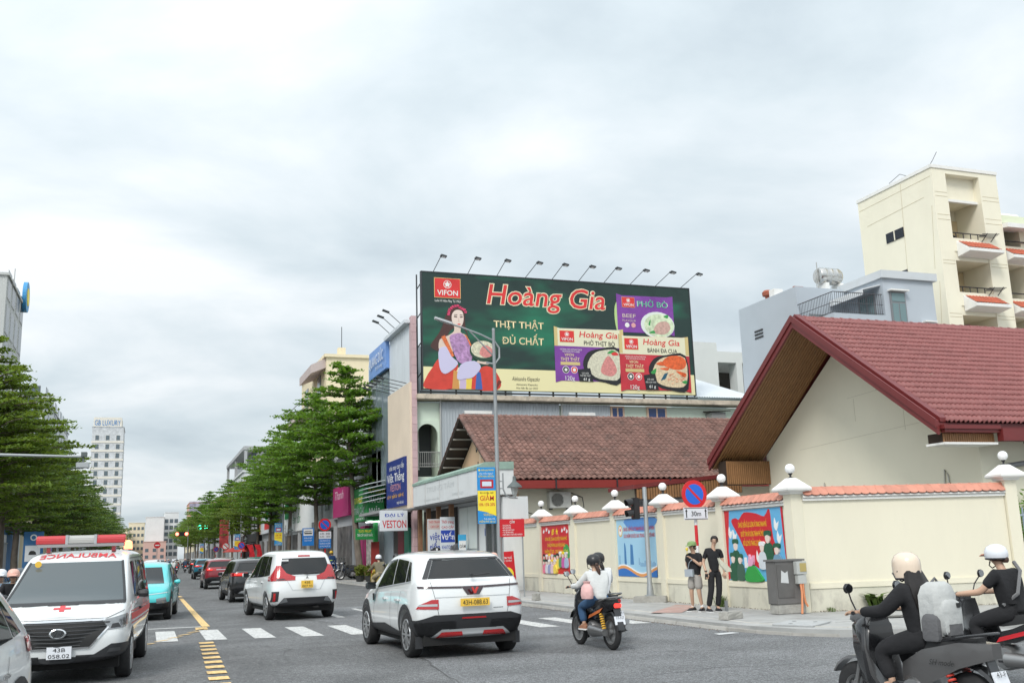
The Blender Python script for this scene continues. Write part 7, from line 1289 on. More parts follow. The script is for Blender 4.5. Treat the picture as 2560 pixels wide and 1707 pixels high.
# --- white seven-seat MPV further on
MR = [((.66, -.80, .40), (.80, -.88, .68), (.74, -.82, 1.05), (.58, -.52, 1.60)), ((.82, -.66, .34), (.86, -.70, .66), (.83, -.60, 1.06), (.64, -.34, 1.67)), ((.84, -.2, .3), (.885, -.2, .64), (.86, -.2, 1.04), (.66, 0, 1.70)), ((.84, .7, .29), (.875, .7, .64), (.86, .7, 1.02), (.67, .8, 1.72)), ((.84, 1.5, .29), (.875, 1.5, .64), (.86, 1.5, 1.0), (.66, 1.5, 1.70)), ((.84, 2.1, .29), (.875, 2.1, .64), (.855, 2.1, 1.0), (.63, 1.95, 1.62)), ((.84, 2.6, .3), (.875, 2.6, .64), (.845, 2.62, 1.0), (.64, 2.4, 1.32)), ((.83, 2.95, .3), (.875, 2.95, .64), (.83, 2.97, 1.0), (.64, 2.85, 1.08)), ((.80, 3.3, .32), (.86, 3.3, .64), (.80, 3.3, .95), (.6, 3.26, 1.0)), ((.7, 3.5, .35), (.78, 3.54, .62), (.70, 3.5, .86), (.5, 3.46, .9)), ((.54, 3.56, .38), (.6, 3.62, .6), (.54, 3.56, .82), (.36, 3.54, .85))]
MPV = dict(rows=MR, lev=2, wr=.335, wb=2.775, tw=.87, mir=(2.25, 1.1, .86), sp=7, decals=[
    ('side_window', 'x+ x-', [[(-.30, 1.12), (.3, 1.08), (.3, 1.58), (.0, 1.58)], [(.34, 1.08), (1.15, 1.05), (1.15, 1.60), (.34, 1.59)], [(1.2, 1.05), (2.3, 1.03), (1.8, 1.56), (1.2, 1.60)]], glass_c, .006), ('rear_window', 'y-', [[(-.66, 1.12), (.66, 1.12), (.56, 1.53), (-.56, 1.53)]], glass_c, .006), ('windscreen', 'y+', [[(-.68, 1.06), (.68, 1.06), (.56, 1.58), (-.56, 1.58)]], glass_c, .006),
    ('brake_light', 'y-', [[(-.16, 1.565), (.16, 1.565), (.15, 1.60), (-.15, 1.60)]], lampr, .012), ('tail_lamp', 'y-', [[(-.90, .975), (-.44, .99), (-.56, 1.05), (-.88, 1.045)], [(-.86, 1.046), (-.71, 1.05), (-.675, 1.33), (-.70, 1.36)], [(.90, .975), (.44, .99), (.56, 1.05), (.88, 1.045)], [(.86, 1.046), (.71, 1.05), (.675, 1.33), (.70, 1.36)]], lampr, .012), ('tail_lamp_side', 'x+ x-', [[(-.84, .985), (-.56, .97), (-.66, 1.05), (-.82, 1.06)], [(-.80, 1.06), (-.68, 1.05), (-.55, 1.34), (-.60, 1.36)]], lampr, .010), ('lamp_smoke', 'y-', [[(-.74, .99), (-.5, 1.0), (-.57, 1.035), (-.74, 1.03)], [(.74, .99), (.5, 1.0), (.57, 1.035), (.74, 1.03)]], mat('lamp_smoke', (.05, .01, .012), .2, coat=1), .018),
    ('skid_plate', 'y-', [[(-.74, .34), (.74, .34), (.56, .56), (-.56, .56)]], plast, .008), ('skid_trim', 'y-', [[(-.66, .42), (-.46, .46), (-.50, .55), (-.56, .55)], [(.66, .42), (.46, .46), (.50, .55), (.56, .55)]], mat('gun_grey', (.20, .21, .22), .4, .4), .014), ('corner_reflector', 'y-', [[(-.84, .46), (-.70, .48), (-.68, .72), (-.84, .72)], [(.84, .46), (.70, .48), (.68, .72), (.84, .72)]], plast, .008), ('reflector', 'y-', [[(-.81, .48), (-.76, .48), (-.76, .68), (-.81, .68)], [(.81, .48), (.76, .48), (.76, .68), (.81, .68)]], lampr, .014),
    ('crease_shade', 'y-', [[(-.5, 1.0), (-.36, .74), (-.34, .74), (-.48, 1.0)], [(.5, 1.0), (.36, .74), (.34, .74), (.48, 1.0)], [(-.36, .74), (.36, .74), (.36, .75), (-.36, .75)], [(-.62, 1.085), (.62, 1.085), (.62, 1.10), (-.62, 1.10)]], mat('crease_shade_grey'), .007), ('door_seam', 'x+ x-', [seg(1.17, 1.02, 1.2, .36), seg(.32, 1.05, .42, .36), seg(2.2, 1.0, 2.25, .36)], seam, .006), ('sill', 'x+ x-', [[(.34, .26), (2.44, .26), (2.44, .33), (.34, .33)]], silv, .008), ('headlamp', 'y+', [[(-.7, .7), (-.4, .74), (-.4, .82), (-.7, .8)], [(.7, .7), (.4, .74), (.4, .82), (.7, .8)]], lampw, .01)])  # tailgate creases drawn as grey strips, their shade painted on
def mpv_extra(t):
    plate(t, '', -.925, .88, .30, .18, plate_y, ['43E', '007.93']); wiper(t, -.80, 1.15, 0, .32); [handle(t, s * .875, y, .94, P_white) for y in (.5, 1.4) for s in (-1, 1)]
    b = B(); b.prism([(-.04, -.915, 1.02), (.04, -.915, 1.02), (0, -.915, 1.09)], (0, -.01, 0)); b.build('badge', chrome, t, world=False); b = B(); b.tube([(.2, -.7, .3), (.34, -.74, .3)], .03, 8).tube([(-.66, -.2, .34), (.66, -.2, .34)], .06, 8); b.build('exhaust', under, t, world=False)
    b = B(); b.box((-.60, -.64, 1.46), (-.42, -.635, 1.5)); b.build('window_sticker', W_, t, world=False)
car('mpv', MPV, P_white, 'white MPV with yellow plate 43E beyond the zebra crossing', (4.08, 29.2, 0), R(5), name='minivan', extra=mpv_extra).scale = (1.08,) * 3
# --- compact crossovers in the queue
def soft(rows, k=1.): return [tuple((w * 1.0, y, z * k) for w, y, z in r) for r in rows]
GEN = dict(SUV, lev=2, rows=soft(SR, 1.02), mirm=None, decals=[d for d in SUV['decals'] if d[0] in ('side_window', 'rear_window', 'windscreen', 'bumper', 'sill', 'front_bumper', 'front_bumper_corner', 'wheel_arch', 'door_seam', 'skid_plate', 'spoiler')] + [
    ('tail_lamp', 'y-', [[(-.92, .99), (-.46, 1.01), (-.48, 1.09), (-.90, 1.13)], [(.92, .99), (.46, 1.01), (.48, 1.09), (.90, 1.13)]], lampr, .012), ('tail_lamp_side', 'x+ x-', [[(-.78, .99), (-.42, 1.0), (-.44, 1.1), (-.74, 1.13)]], lampr, .012), ('tail_strip', 'y-', [[(-.48, 1.045), (.48, 1.045), (.48, 1.07), (-.48, 1.07)]], chrome, .012), ('headlamp', 'y+', [[(-.80, .50), (-.52, .48), (-.5, .62), (-.76, .66)], [(.80, .50), (.52, .48), (.5, .62), (.76, .66)]], lampw, .012), ('light_strip', 'y+', [[(-.80, .78), (-.1, .72), (-.1, .735), (-.80, .80)], [(.80, .78), (.1, .72), (.1, .735), (.80, .80)]], chrome, .012), ('grille', 'y+', [[(-.45, .34), (.45, .34), (.4, .5), (-.4, .5)]], Kk, .012)])
def gen_extra(pl, lit=False):
    def f(t):
        plate(t, '', -.80, .80, .30, .2, plate_w, pl); wiper(t, -.72, 1.15, 0, .3); [handle(t, s * .905, y, .86) for y in (.48, 1.32) for s in (-1, 1)]
        if lit: [B().obox((s * .66, -.765, 1.06), (1, 0, 0), (0, 1, 0), (0, 0, 1), .14, .012, .025).build('lit_lamp', lit_tail, t, world=False) for s in (-1, 1)]
    return f
car('gen', GEN, paint('black', (.012, .012, .013)), 'black SUV close behind the white MPV', (3.98, 41.5, 0), R(3.5), name='suv', extra=gen_extra(['43A', '219.05'], True))
car('gen', GEN, paint('red', (.24, .008, .018), .2), 'dark red SUV with lit tail lamps in the queue', (4.0, 60.0, 0), R(1.5), name='suv', extra=gen_extra(['43A', '612.38'], True))
car('gen', GEN, paint('teal', (.012, .17, .25), .2), 'teal blue SUV ahead of the red one', (4.6, 88.0, 0), R(1), name='suv', extra=gen_extra(['43A', '777.12'], True))
car('gen', GEN, paint('cyan', (.07, .56, .58)), 'turquoise taxi coming towards the camera behind the ambulance', (.12, 34.9, 0), R(175), name='taxi', extra=gen_extra(['43E', '031.66']))
car('gen', GEN, P_white, 'white oncoming car behind the turquoise taxi', (.0, 47.5, 0), R(178), name='car', extra=gen_extra(['43A', '120.33']))
far_cars = [((.6, 101), 'white', 'white car in the far oncoming lane beside a black rider', 180), ((1.5, 128), 'black', 'dark car at the head of the far oncoming lane', 180), ((8.2, 82), 'tealgreen', 'green taxi between the red and black SUVs', 0), ((7.0, 104), 'white', 'white car right of the teal SUV', 0), ((5.6, 122), 'black', 'dark SUV ahead of the teal one with lit lamps', 0), ((8.6, 118), 'silver', 'silver car on the far right lane', 0)]
cl_ = {'white': P_white, 'black': MATS['paint_black'], 'tealgreen': paint('tealgreen', (.02, .34, .33)), 'silver': paint('silver', (.42, .44, .45), .5)}
for (x, y), c, lab, a in far_cars: car('gen', GEN, cl_[c], lab, (x, y, 0), R(a), name='car', extra=gen_extra(['43A', '500.27'], a == 0))
# --- white car cut by the left edge, oncoming: its rear quarter shows
car('gen', GEN, P_white, 'white car cut off by the lower left corner of the view', (-1.86, 9.87, 0), R(172), name='car', extra=gen_extra(['43A', '333.08']))
# --- ambulance van
VR = [((.78, -.95, .45), (.86, -1.0, .8), (.84, -.98, 1.1), (.70, -.86, 1.82)), ((.9, -.8, .36), (.94, -.85, .8), (.93, -.84, 1.12), (.76, -.74, 1.88)), ((.92, 0, .34), (.96, 0, .8), (.945, 0, 1.12), (.78, 0, 1.91)), ((.92, 1, .34), (.96, 1, .8), (.945, 1, 1.12), (.78, 1, 1.91)), ((.92, 2.0, .34), (.96, 2.0, .8), (.945, 2.05, 1.12), (.77, 1.9, 1.90)), ((.92, 2.55, .34), (.955, 2.55, .8), (.94, 2.7, 1.13), (.75, 2.3, 1.84)), ((.92, 3.0, .34), (.95, 3.0, .8), (.93, 3.2, 1.13), (.78, 2.8, 1.52)), ((.92, 3.35, .34), (.95, 3.4, .78), (.91, 3.5, 1.10), (.80, 3.3, 1.24)), ((.9, 3.7, .34), (.935, 3.75, .76), (.88, 3.76, 1.02), (.76, 3.66, 1.12)), ((.84, 3.95, .33), (.88, 3.98, .7), (.82, 3.94, .92), (.66, 3.9, 1.0)), ((.66, 4.05, .32), (.70, 4.1, .66), (.66, 4.03, .88), (.5, 4.0, .94))]
ga = [[(-.58, .90), (.58, .90), (.66, .80), (-.66, .80)], [(-.66, .80), (.66, .80), (.42, .53), (-.42, .53)]]
VAN = dict(rows=VR, lev=3, wr=.345, wb=3.2, tw=.95, ww=.22, mir=(2.62, 1.22, .93), mirm=plast, decals=[
    ('windscreen', 'y+', [[(-.82, 1.16), (.82, 1.16), (.67, 1.74), (-.67, 1.74)]], mat('van_glass', (.075, .092, .098), .05, spec=.6), .006), ('windscreen_edge', 'y+', [[(-.86, 1.12), (.86, 1.12), (.84, 1.165), (-.84, 1.165)], seg(-.84, 1.14, -.685, 1.75, .035), seg(.84, 1.14, .685, 1.75, .035)], plast, .010),
    ('side_window', 'x+ x-', [[(2.05, 1.16), (2.75, 1.18), (2.3, 1.72), (2.05, 1.74)], [(.85, 1.16), (1.95, 1.16), (1.95, 1.74), (.85, 1.74)], [(-.7, 1.16), (.75, 1.16), (.75, 1.74), (-.6, 1.74)]], glass_c, .006), ('grille', 'y+', ga, Kk, .010), ('grille_frame', 'y+', [seg(-.62, .905, .62, .905, .03), seg(-.67, .80, -.43, .525, .022), seg(.67, .80, .43, .525, .022), seg(-.43, .522, .43, .522, .024)], chrome, .018),
    ('headlamp', 'y+', [[(-.90, .78), (-.66, .76), (-.60, .90), (-.90, .97)], [(.90, .78), (.66, .76), (.60, .90), (.90, .97)]], lampw, .012), ('headlamp_shade', 'y+', [[(-.84, .79), (-.70, .78), (-.72, .84), (-.80, .85)], [(.84, .79), (.70, .78), (.72, .84), (.80, .85)]], plast, .018), ('headlamp_side', 'x+ x-', [[(3.72, .82), (3.95, .8), (3.95, .9), (3.66, .96)]], lampw, .012),
    ('bumper', 'y+', [[(-.98, .28), (.98, .28), (.98, .40), (-.98, .40)]], plast, .010), ('fog_recess', 'y+', [[(-.93, .38), (-.42, .38), (-.62, .50), (-.72, .56), (-.92, .56)], [(.93, .38), (.42, .38), (.62, .50), (.72, .56), (.92, .56)]], plast, .012), ('fog_bar', 'y+', [[(-.84, .45), (-.66, .44), (-.7, .5), (-.84, .5)], [(.84, .45), (.66, .44), (.7, .5), (.84, .5)]], mat('fog_dark', (.06, .062, .066), .3), .024), ('bumper_corner', 'x+ x-', [[(3.6, .28), (4.1, .28), (4.1, .42), (3.62, .45)]], plast, .010),
    ('red_stripe', 'x+ x-', [seg(-.8, .90, 3.4, .90, .10), seg(-.8, .80, 3.4, .80, .015), seg(-.8, .98, 3.4, .98, .015)], mat('stripe_red', (.55, .03, .03), .4), .006), ('door_seam', 'x+ x-', [seg(2.02, 1.1, 2.0, .42), seg(2.95, 1.1, 2.85, .5), seg(.8, 1.1, .8, .42)], seam, .006), ('bonnet_seam', 'y+', [seg(-.86, 1.02, -.64, .925, .008), seg(.86, 1.02, .64, .925, .008), seg(-.64, .925, .64, .925, .008)], seam, .010), ('red_cross', 'z+', [[(-.035, 3.74), (.035, 3.74), (.035, 3.90), (-.035, 3.90)], [(-.12, 3.795), (-.036, 3.795), (-.036, 3.845), (-.12, 3.845)], [(.036, 3.795), (.12, 3.795), (.12, 3.845), (.036, 3.845)]], mat('cross_red', (.60, .06, .07), .4), .006), ('roof_edge_line', 'x+ x-', [seg(2.15, 1.78, -.7, 1.83, .012)], seam, .006)])
def drape(me, body):
    from mathutils.bvhtree import BVHTree
    bv = BVHTree.FromPolygons([v.co for v in body.vertices], [list(p.vertices) for p in body.polygons])
    for v in me.vertices:
        h_ = bv.ray_cast(Vector((v.co.x, v.co.y, 4)), Vector((0, 0, -1)))
        if h_[0]: v.co.z = h_[0].z + .012
def van_extra(t):
    plate(t, '', 4.115, .47, .33, .17, plate_w, ['43B', '058.02'], 1, -.03)
    rl_, gl_ = mat('beacon_red', (.50, .015, .02), .2, coat=1), mat('beacon_clear', (.42, .42, .40), .25)
    br = thing_part = B(); br.box((-.66, 1.86, 1.985), (.66, 2.14, 2.03)); br = br.build('light_bar', mat('bar_grey', (.3, .3, .3), .5), t, world=False)
    for x0, x1, m in ((-.69, -.22, rl_), (-.22, .22, gl_), (.22, .69, rl_)): b = B(); b.loft([[(x, 2.0 + a * .13, 2.10 + c * .075) for a, c in ((-1, -.9), (-1, .2), (-.6, .95), (.6, .95), (1, .2), (1, -.9))] for x in (x0 + .004, x1 - .004)]); b.build('lens', m, br, world=False, bevel=.012)
    for x in (-.22, .22): b = B(); b.box((x - .02, 1.86, 2.03), (x + .02, 2.14, 2.18)); b.build('lens_collar', silv, br, world=False)
    for x in (-.5, .5): b = B(); b.box((x - .03, 1.9, 1.9), (x + .03, 2.05, 1.99)); b.build('bar_foot', rl_, br, world=False)
    b = B(); b.lathe([(.07, 1.93), (.07, 1.97), (.06, 2.05), (.02, 2.08)], (-.70, 1.7, 0), n=14); b.build('flashing_beacon', mat('beacon_lit', (1, .25, .12), .3, emit=2.5), t, world=False, smooth=True)
    am = text(t, 'AMBULANCE', (0, 2.37, 3), (1, 0, 0), (0, -1, 0), .17, mat('cross_red'), 1.16, world=False, bold=.014); drape(am.data, CAR['van'][0])
    b = B()
    for k in range(7): z = .56 + k * .052; w = .40 + (z - .53) * .85; b.tube([(-w, 4.03, z), (-w * .5, 4.10, z), (0, 4.125, z - .006), (w * .5, 4.10, z), (w, 4.03, z)], .009, 5)
    b.build('grille_bars', mat('grille_bar', (.07, .072, .075), .35, .4), t, world=False); b = B(); b.lathe([(.115, 0), (.115, .012), (.095, .02), (.09, .008)], (0, 4.125, .735), 'Y', 24, .62, 1.); eb = b.build('emblem', chrome, t, world=False); text(eb, 'H', (0, 4.15, .69), (-1, 0, 0), (0, 0, 1), .085, chrome, .12, world=False, shear=.25, bold=.014)
    for x in (-.55, .1): b = B(); b.tube([(x, 3.47, 1.19), (x + .3, 3.40, 1.215), (x + .62, 3.42, 1.19)], .013, 5); b.build('wiper', plast, t, world=False)
    for s in (-1, 1): handle(t, s * .965, 2.15, .98, plast); text(t, 'CẤP CỨU 115', (s * .968, 1.2, 1.0), (0, s, 0), (0, 0, 1), .1, mat('stripe_red'), 1.0, world=False)
    b = B(); b.lathe([(.0, .0), (.05, .002), (.05, .006), (0, .006)], (.55, 2.62, 1.72), 'Y', 14); b.build('inspection_sticker', plate_y, t, world=False)
    b = B(); b.box((-.7, 2.7, 1.0), (.7, 3.1, 1.12)); b.build('dashboard', mat('dash_tan', (.3, .28, .24), .8), t, world=False)
car('van', VAN, P_white, 'white ambulance van with red light bar facing the camera on the left', (-.88, 20.35, 0), R(176.2), 'ambulance', 'ambulance', extra=van_extra)
# ------------------------------------------------------------------ motorbikes and people
mb_k, mb_g, mb_m = mat('bike_black', (.014, .014, .016), .25, coat=.6), mat('bike_grey', (.115, .112, .112), .35, .4, coat=.6), mat('bike_metal', (.30, .30, .30), .4, .8); seat_m = mat('seat_vinyl', (.02, .02, .021), .6); mir_m = mat('mirror_silver', (.8, .82, .85), .03, 1.)
def rbox(b, y0, y1, z0, z1, w0, w1, tip=.3):
    """soft lengthwise hull"""
    return b.loft([[(s * w, y, z) for s, w, z in ((-1, w0 * k, zb), (-1, (w0 + w1) / 2 * k * 1.05, (zb + zt) / 2), (-1, w1 * k, zt), (1, w1 * k, zt), (1, (w0 + w1) / 2 * k * 1.05, (zb + zt) / 2), (1, w0 * k, zb))] for y, k, zb, zt in ((y0, tip, (z0[0] + z1[0]) / 2 - .02, z1[0]), (y0 + (y1 - y0) * .3, 1, z0[0], z1[0]), (y0 + (y1 - y0) * .7, 1, z0[1], z1[1]), (y1, tip + .2, z0[1], (z0[1] + z1[1]) / 2 + .02))])
BK = {}
def bike_wheel(t, y, r, w, spokes):
    k = (r, w, spokes)
    if k not in BK:
        b = B(); b.lathe([(r - w * 1.1, -w * .45), (r - w * .4, -w * .55), (r, -w * .15), (r, w * .15), (r - w * .4, w * .55), (r - w * 1.1, w * .45)], (0, 0, 0), 'X', 30, caps=False); bmesh.ops.recalc_face_normals(b.b, faces=b.b.faces); [setattr(f, 'smooth', True) for f in b.b.faces]; a = bpy.data.meshes.new('wheel'); b.b.to_mesh(a); b.b.free(); a.materials.append(rub)
        b = B(); q = r - w * 1.1; b.lathe([(q, -w * .45), (q - .02, -w * .3), (q - .02, w * .3), (q, w * .45)], (0, 0, 0), 'X', 26, caps=False); b.lathe([(.015, -.06), (.05, -.055), (.05, .055), (.015, .06)], (0, 0, 0), 'X', 12)
        for i in range(spokes): an = 6.283 * i / spokes; d = Vector((0, math.cos(an), math.sin(an))); b.obox(d * q * .52, d, (0, -d.z, d.y), (1, 0, 0), q * .47, .004 if spokes > 12 else .018, .004 if spokes > 12 else .012)
        b.lathe([(.02, .06), (.10, .061), (.10, .066), (.02, .067)], (0, 0, 0), 'X', 16)
        bmesh.ops.recalc_face_normals(b.b, faces=b.b.faces); c = bpy.data.meshes.new('rim'); b.b.to_mesh(c); b.b.free(); c.materials.append(mb_m); BK[k] = (a, c)
    a, c = BK[k]; o = put('wheel', a, None, t); o.location = (0, y, r); put('rim', c, None, o)
def bike(label, loc, rz, col, kind='underbone', stripe=None, pl=('43-D1', '5818'), spring=None, group=None, lit=False):
    t = thing('motorbike' if kind == 'underbone' else 'scooter', label, 'motorbike' if kind == 'underbone' else 'scooter', loc, rz, group); W = dict(world=False); r = .295 if kind == 'underbone' else .27; wt_ = .075 if kind == 'underbone' else .11; sp = 28 if kind == 'underbone' else 10
    bike_wheel(t, .63, r, wt_, sp); bike_wheel(t, -.62, r, wt_ + .01, sp); S = kind != 'underbone'
    b = B(); rbox(b, *((-.92, .02, (.58, .40), (.80, .72), .16, .15, .4) if S else (-.86, .0, (.62, .50), (.80, .66), .13, .14, .35))); b.build('side_cover', col, t, smooth=True, **W)
    if stripe: b = B(); [b.prism([(s * .153, -.62, .70), (s * .153, -.1, .56), (s * .15, -.05, .50), (s * .153, -.5, .62)], (s * .008, 0, 0)) for s in (-1, 1)]; b.build('stripe', stripe, t, **W)
    b = B(); rbox(b, -.78, .12, (.74, .68), (.84, .79), .13, .12, .5); b.build('seat', seat_m, t, smooth=True, **W)
    b = B(); b.loft([[(x * w, y + (.05 * abs(x)) * -1, z) for x in (-1, -.5, 0, .5, 1)] + [(x * w, y - .05 - .05 * abs(x), z) for x in (1, .5, 0, -.5, -1)] for y, z, w in ((.30, .28, .13), (.36, .45, .2), (.42, .7, .22), (.44, .88, .19), (.42, .98, .12))]); b.build('leg_shield', col, t, smooth=True, **W)
    b = B(); rbox(b, -.1, .42, (.30, .26), (.42 if S else .55, .36 if S else .7), .16 if S else .07, .16 if S else .06, .9); b.build('floorboard' if S else 'frame_cover', mb_k, t, smooth=True, **W)
    if S:
        b = B(); b.loft([[(x * w, y, z) for x, y in ((-1, yb), (-.8, yf - .06), (0, yf), (.8, yf - .06), (1, yb), (.8, yb - .05), (-.8, yb - .05))] for z, w, yb, yf in ((.26, .16, .34, .42), (.4, .22, .34, .50), (.7, .24, .36, .56), (.9, .2, .36, .58), (.98, .12, .38, .54))]); b.build('front_apron', mb_k, t, smooth=True, **W)
    b = B(); rbox(b, .34, .60, (.92, .94), (1.06, 1.02), .12, .09, .6); b.build('handlebar_cowl', col, t, smooth=True, **W); b = B(); b.obox((0, .585, .97), (1, 0, 0), (0, 1, 0), (0, 0, 1), .08, .02, .05); b.build('headlight', lampw, t, bevel=.01, **W)
    b = B(); b.tube([(-.33, .33, 1.03), (-.18, .42, 1.04), (.18, .42, 1.04), (.33, .33, 1.03)], .013, 6); b.build('handlebar', mb_m, t, smooth=True, **W)
    for s in (-1, 1):
        b = B(); b.cyl((s * .25, .375, 1.035), (s * .36, .315, 1.03), .02, n=8); b.build('grip', mb_k, t, **W); b = B(); b.tube([(s * .22, .40, 1.05), (s * .27, .40, 1.14), (s * .33, .37, 1.22)], .008, 5); m_ = b.build('mirror_stalk', mb_k, t, **W); b = B(); b.ball((s * .35, .36, 1.26), .062, 12, (1, .28, .85)); b.build('mirror_case', mb_k, m_, smooth=True, **W); b = B(); b.lathe([(.0, -.02), (.05, -.0205), (.05, -.022), (0, -.022)], (s * .35, .36, 1.26), 'Y', 14, .85, 1); b.build('mirror_glass', mir_m, m_, **W)
        b = B(); b.cyl((s * .07, .63, r), (s * .06, .46, .8), .022, .028, 8); b.build('fork', mb_m, t, smooth=True, **W)
        b = B(); b.cyl((s * .12, -.58, .32), (s * .12, -.46, .64), .02, n=6); sh_ = b.build('shock', mb_k, t, **W); b = B(); [b.lathe([(.036, h_), (.04, h_ + .01), (.036, h_ + .02)], (0, 0, 0), 'Z', 10) for h_ in [.02 * 2 * k for k in range(7)]]; q = b.build('spring', spring or mb_k, sh_, **W); q.location = (s * .12, -.57, .35); q.rotation_euler = (R(-20), 0, 0)
        b = B(); b.obox((s * .17, -.12, .30), (1, 0, 0), (0, 1, 0), (0, 0, 1), .06, .03, .012); b.build('footpeg', mb_k, t, **W)
    b = B(); b.loft([[(x, .63 + (r + .035) * math.cos(a), r + (r + .035) * math.sin(a)) for x in (-.06, .06)] + [(x * .8, .63 + (r + .06) * math.cos(a), r + (r + .06) * math.sin(a)) for x in (.06, -.06)] for a in [R(30 + 16 * k) for k in range(8)]]); b.build('front_fender', col, t, smooth=True, **W)
    b = B(); b.loft([[(x, -.62 - (r + .05) * math.cos(a), r + (r + .05) * math.sin(a)) for x in (-.07, .07)] + [(x * .8, -.62 - (r + .08) * math.cos(a), r + (r + .08) * math.sin(a)) for x in (.07, -.07)] for a in [R(8 + 14 * k) for k in range(7)]]); b.build('rear_fender', mb_k, t, smooth=True, **W)
    b = B(); b.obox((0, -.875, .74), (1, 0, 0), (0, 1, 0), (0, 0, 1), .065, .02, .035); b.build('tail_light', lit_tail if lit else lampr, t, bevel=.012, **W); b = B(); b.obox((0, -.93, .50), (1, 0, 0), (0, .95, -.3), (0, .3, .95), .095, .006, .07); p_ = b.build('number_plate', plate_w, t, **W); [text(p_, q, (0, -.945 + .022 * k, .525 - .07 * k), (1, 0, 0), (0, .3, .95), .045, Kk, .15, depth=.006, **W) for k, q in enumerate(pl)]
    b = B(); b.obox((0, -.86, .60), (1, 0, 0), (0, .95, -.3), (0, .3, .95), .06, .01, .09); b.build('plate_holder', mb_k, t, **W)
    b = B(); b.tube([(.12, .1, .22), (.15, -.3, .24), (.16, -.55, .30)], .022, 8).tube([(.165, -.5, .29), (.17, -.88, .38)], [.045, .05], 12); b.build('exhaust', mb_m, t, smooth=True, **W)
    b = B(); b.lathe([(.02, -.17), (.12, -.165), (.14, -.12), (.14, .1), (.1, .13)], (0, -.12, .33), 'X', 14).tube([(-.13, -.62, .295), (-.15, -.15, .32)], [.06, .09], 10); b.build('engine', mb_m, t, smooth=True, **W)
    b = B(); b.tube([(-.12, -.42, .80), (-.13, -.75, .86), (-.08, -.9, .88), (.08, -.9, .88), (.13, -.75, .86), (.12, -.42, .80)], .014, 6); b.build('grab_rail', mb_m if not S else mb_k, t, smooth=True, **W)
    return t
skin_m = mat('skin', (.52, .33, .23), .55, obj=True, var=.06, vs_=8); hair_m = mat('hair_black', (.012, .009, .008), .5, var=.5, vs_=30, obj=True); hair_b = mat('hair_brown', (.06, .03, .02), .5, obj=True, var=.5, vs_=30)
def cloth(n, c, **k): return mat('cloth_' + n, c, .9, bump=1., bs=7, obj=True, var=.08, vs_=6, **k)
def skin_obj(name, V, E, rad, m, parent, root=0):
    me = bpy.data.meshes.new(name); me.from_pydata(V, E, []); o = put(name, me, m, parent); md = o.modifiers.new('skin', 'SKIN'); md.use_smooth_shade = True
    sv = me.skin_vertices[0].data
    for i, r_ in enumerate(rad): sv[i].radius = (r_, r_) if not isinstance(r_, tuple) else r_
    sv[0].use_root = False; sv[root].use_root = True; s = o.modifiers.new('sub', 'SUBSURF'); s.levels = s.render_levels = 2; return o
def hand(parent, w, d, side, curl=.5, up=(0, 0, 1)):
    """palm with five bent fingers: wrist point, pointing direction"""
    w, d, up = Vector(w), Vector(d).normalized(), Vector(up); s = d.cross(up).normalized(); n = s.cross(d); b = B()
    b.loft([[w + d * a + s * (q * k) + n * h_ for q, h_ in ((-1, -.012), (1, -.012), (1, .012), (-1, .012))] for a, k in ((-.01, .024), (.04, .038), (.085, .04))])
    for i, L in enumerate((.062, .072, .068, .052)):
        o = w + d * .08 + s * (-.03 + .02 * i); p1 = o + d * L * .55 - n * L * curl * .3; p2 = p1 + d * L * (.55 - curl * .5) - n * L * curl * .6; b.tube([o, p1, p2], [.0095, .009, .007], 6)
    th = s * (-1 if side > 0 else 1); o = w + d * .03 + th * .03; b.tube([o, o + d * .03 + th * .025 - n * .01, o + d * .06 + th * .022 - n * .02], [.012, .011, .008], 6); return b.build('hand', skin_m, parent, smooth=True, world=False)
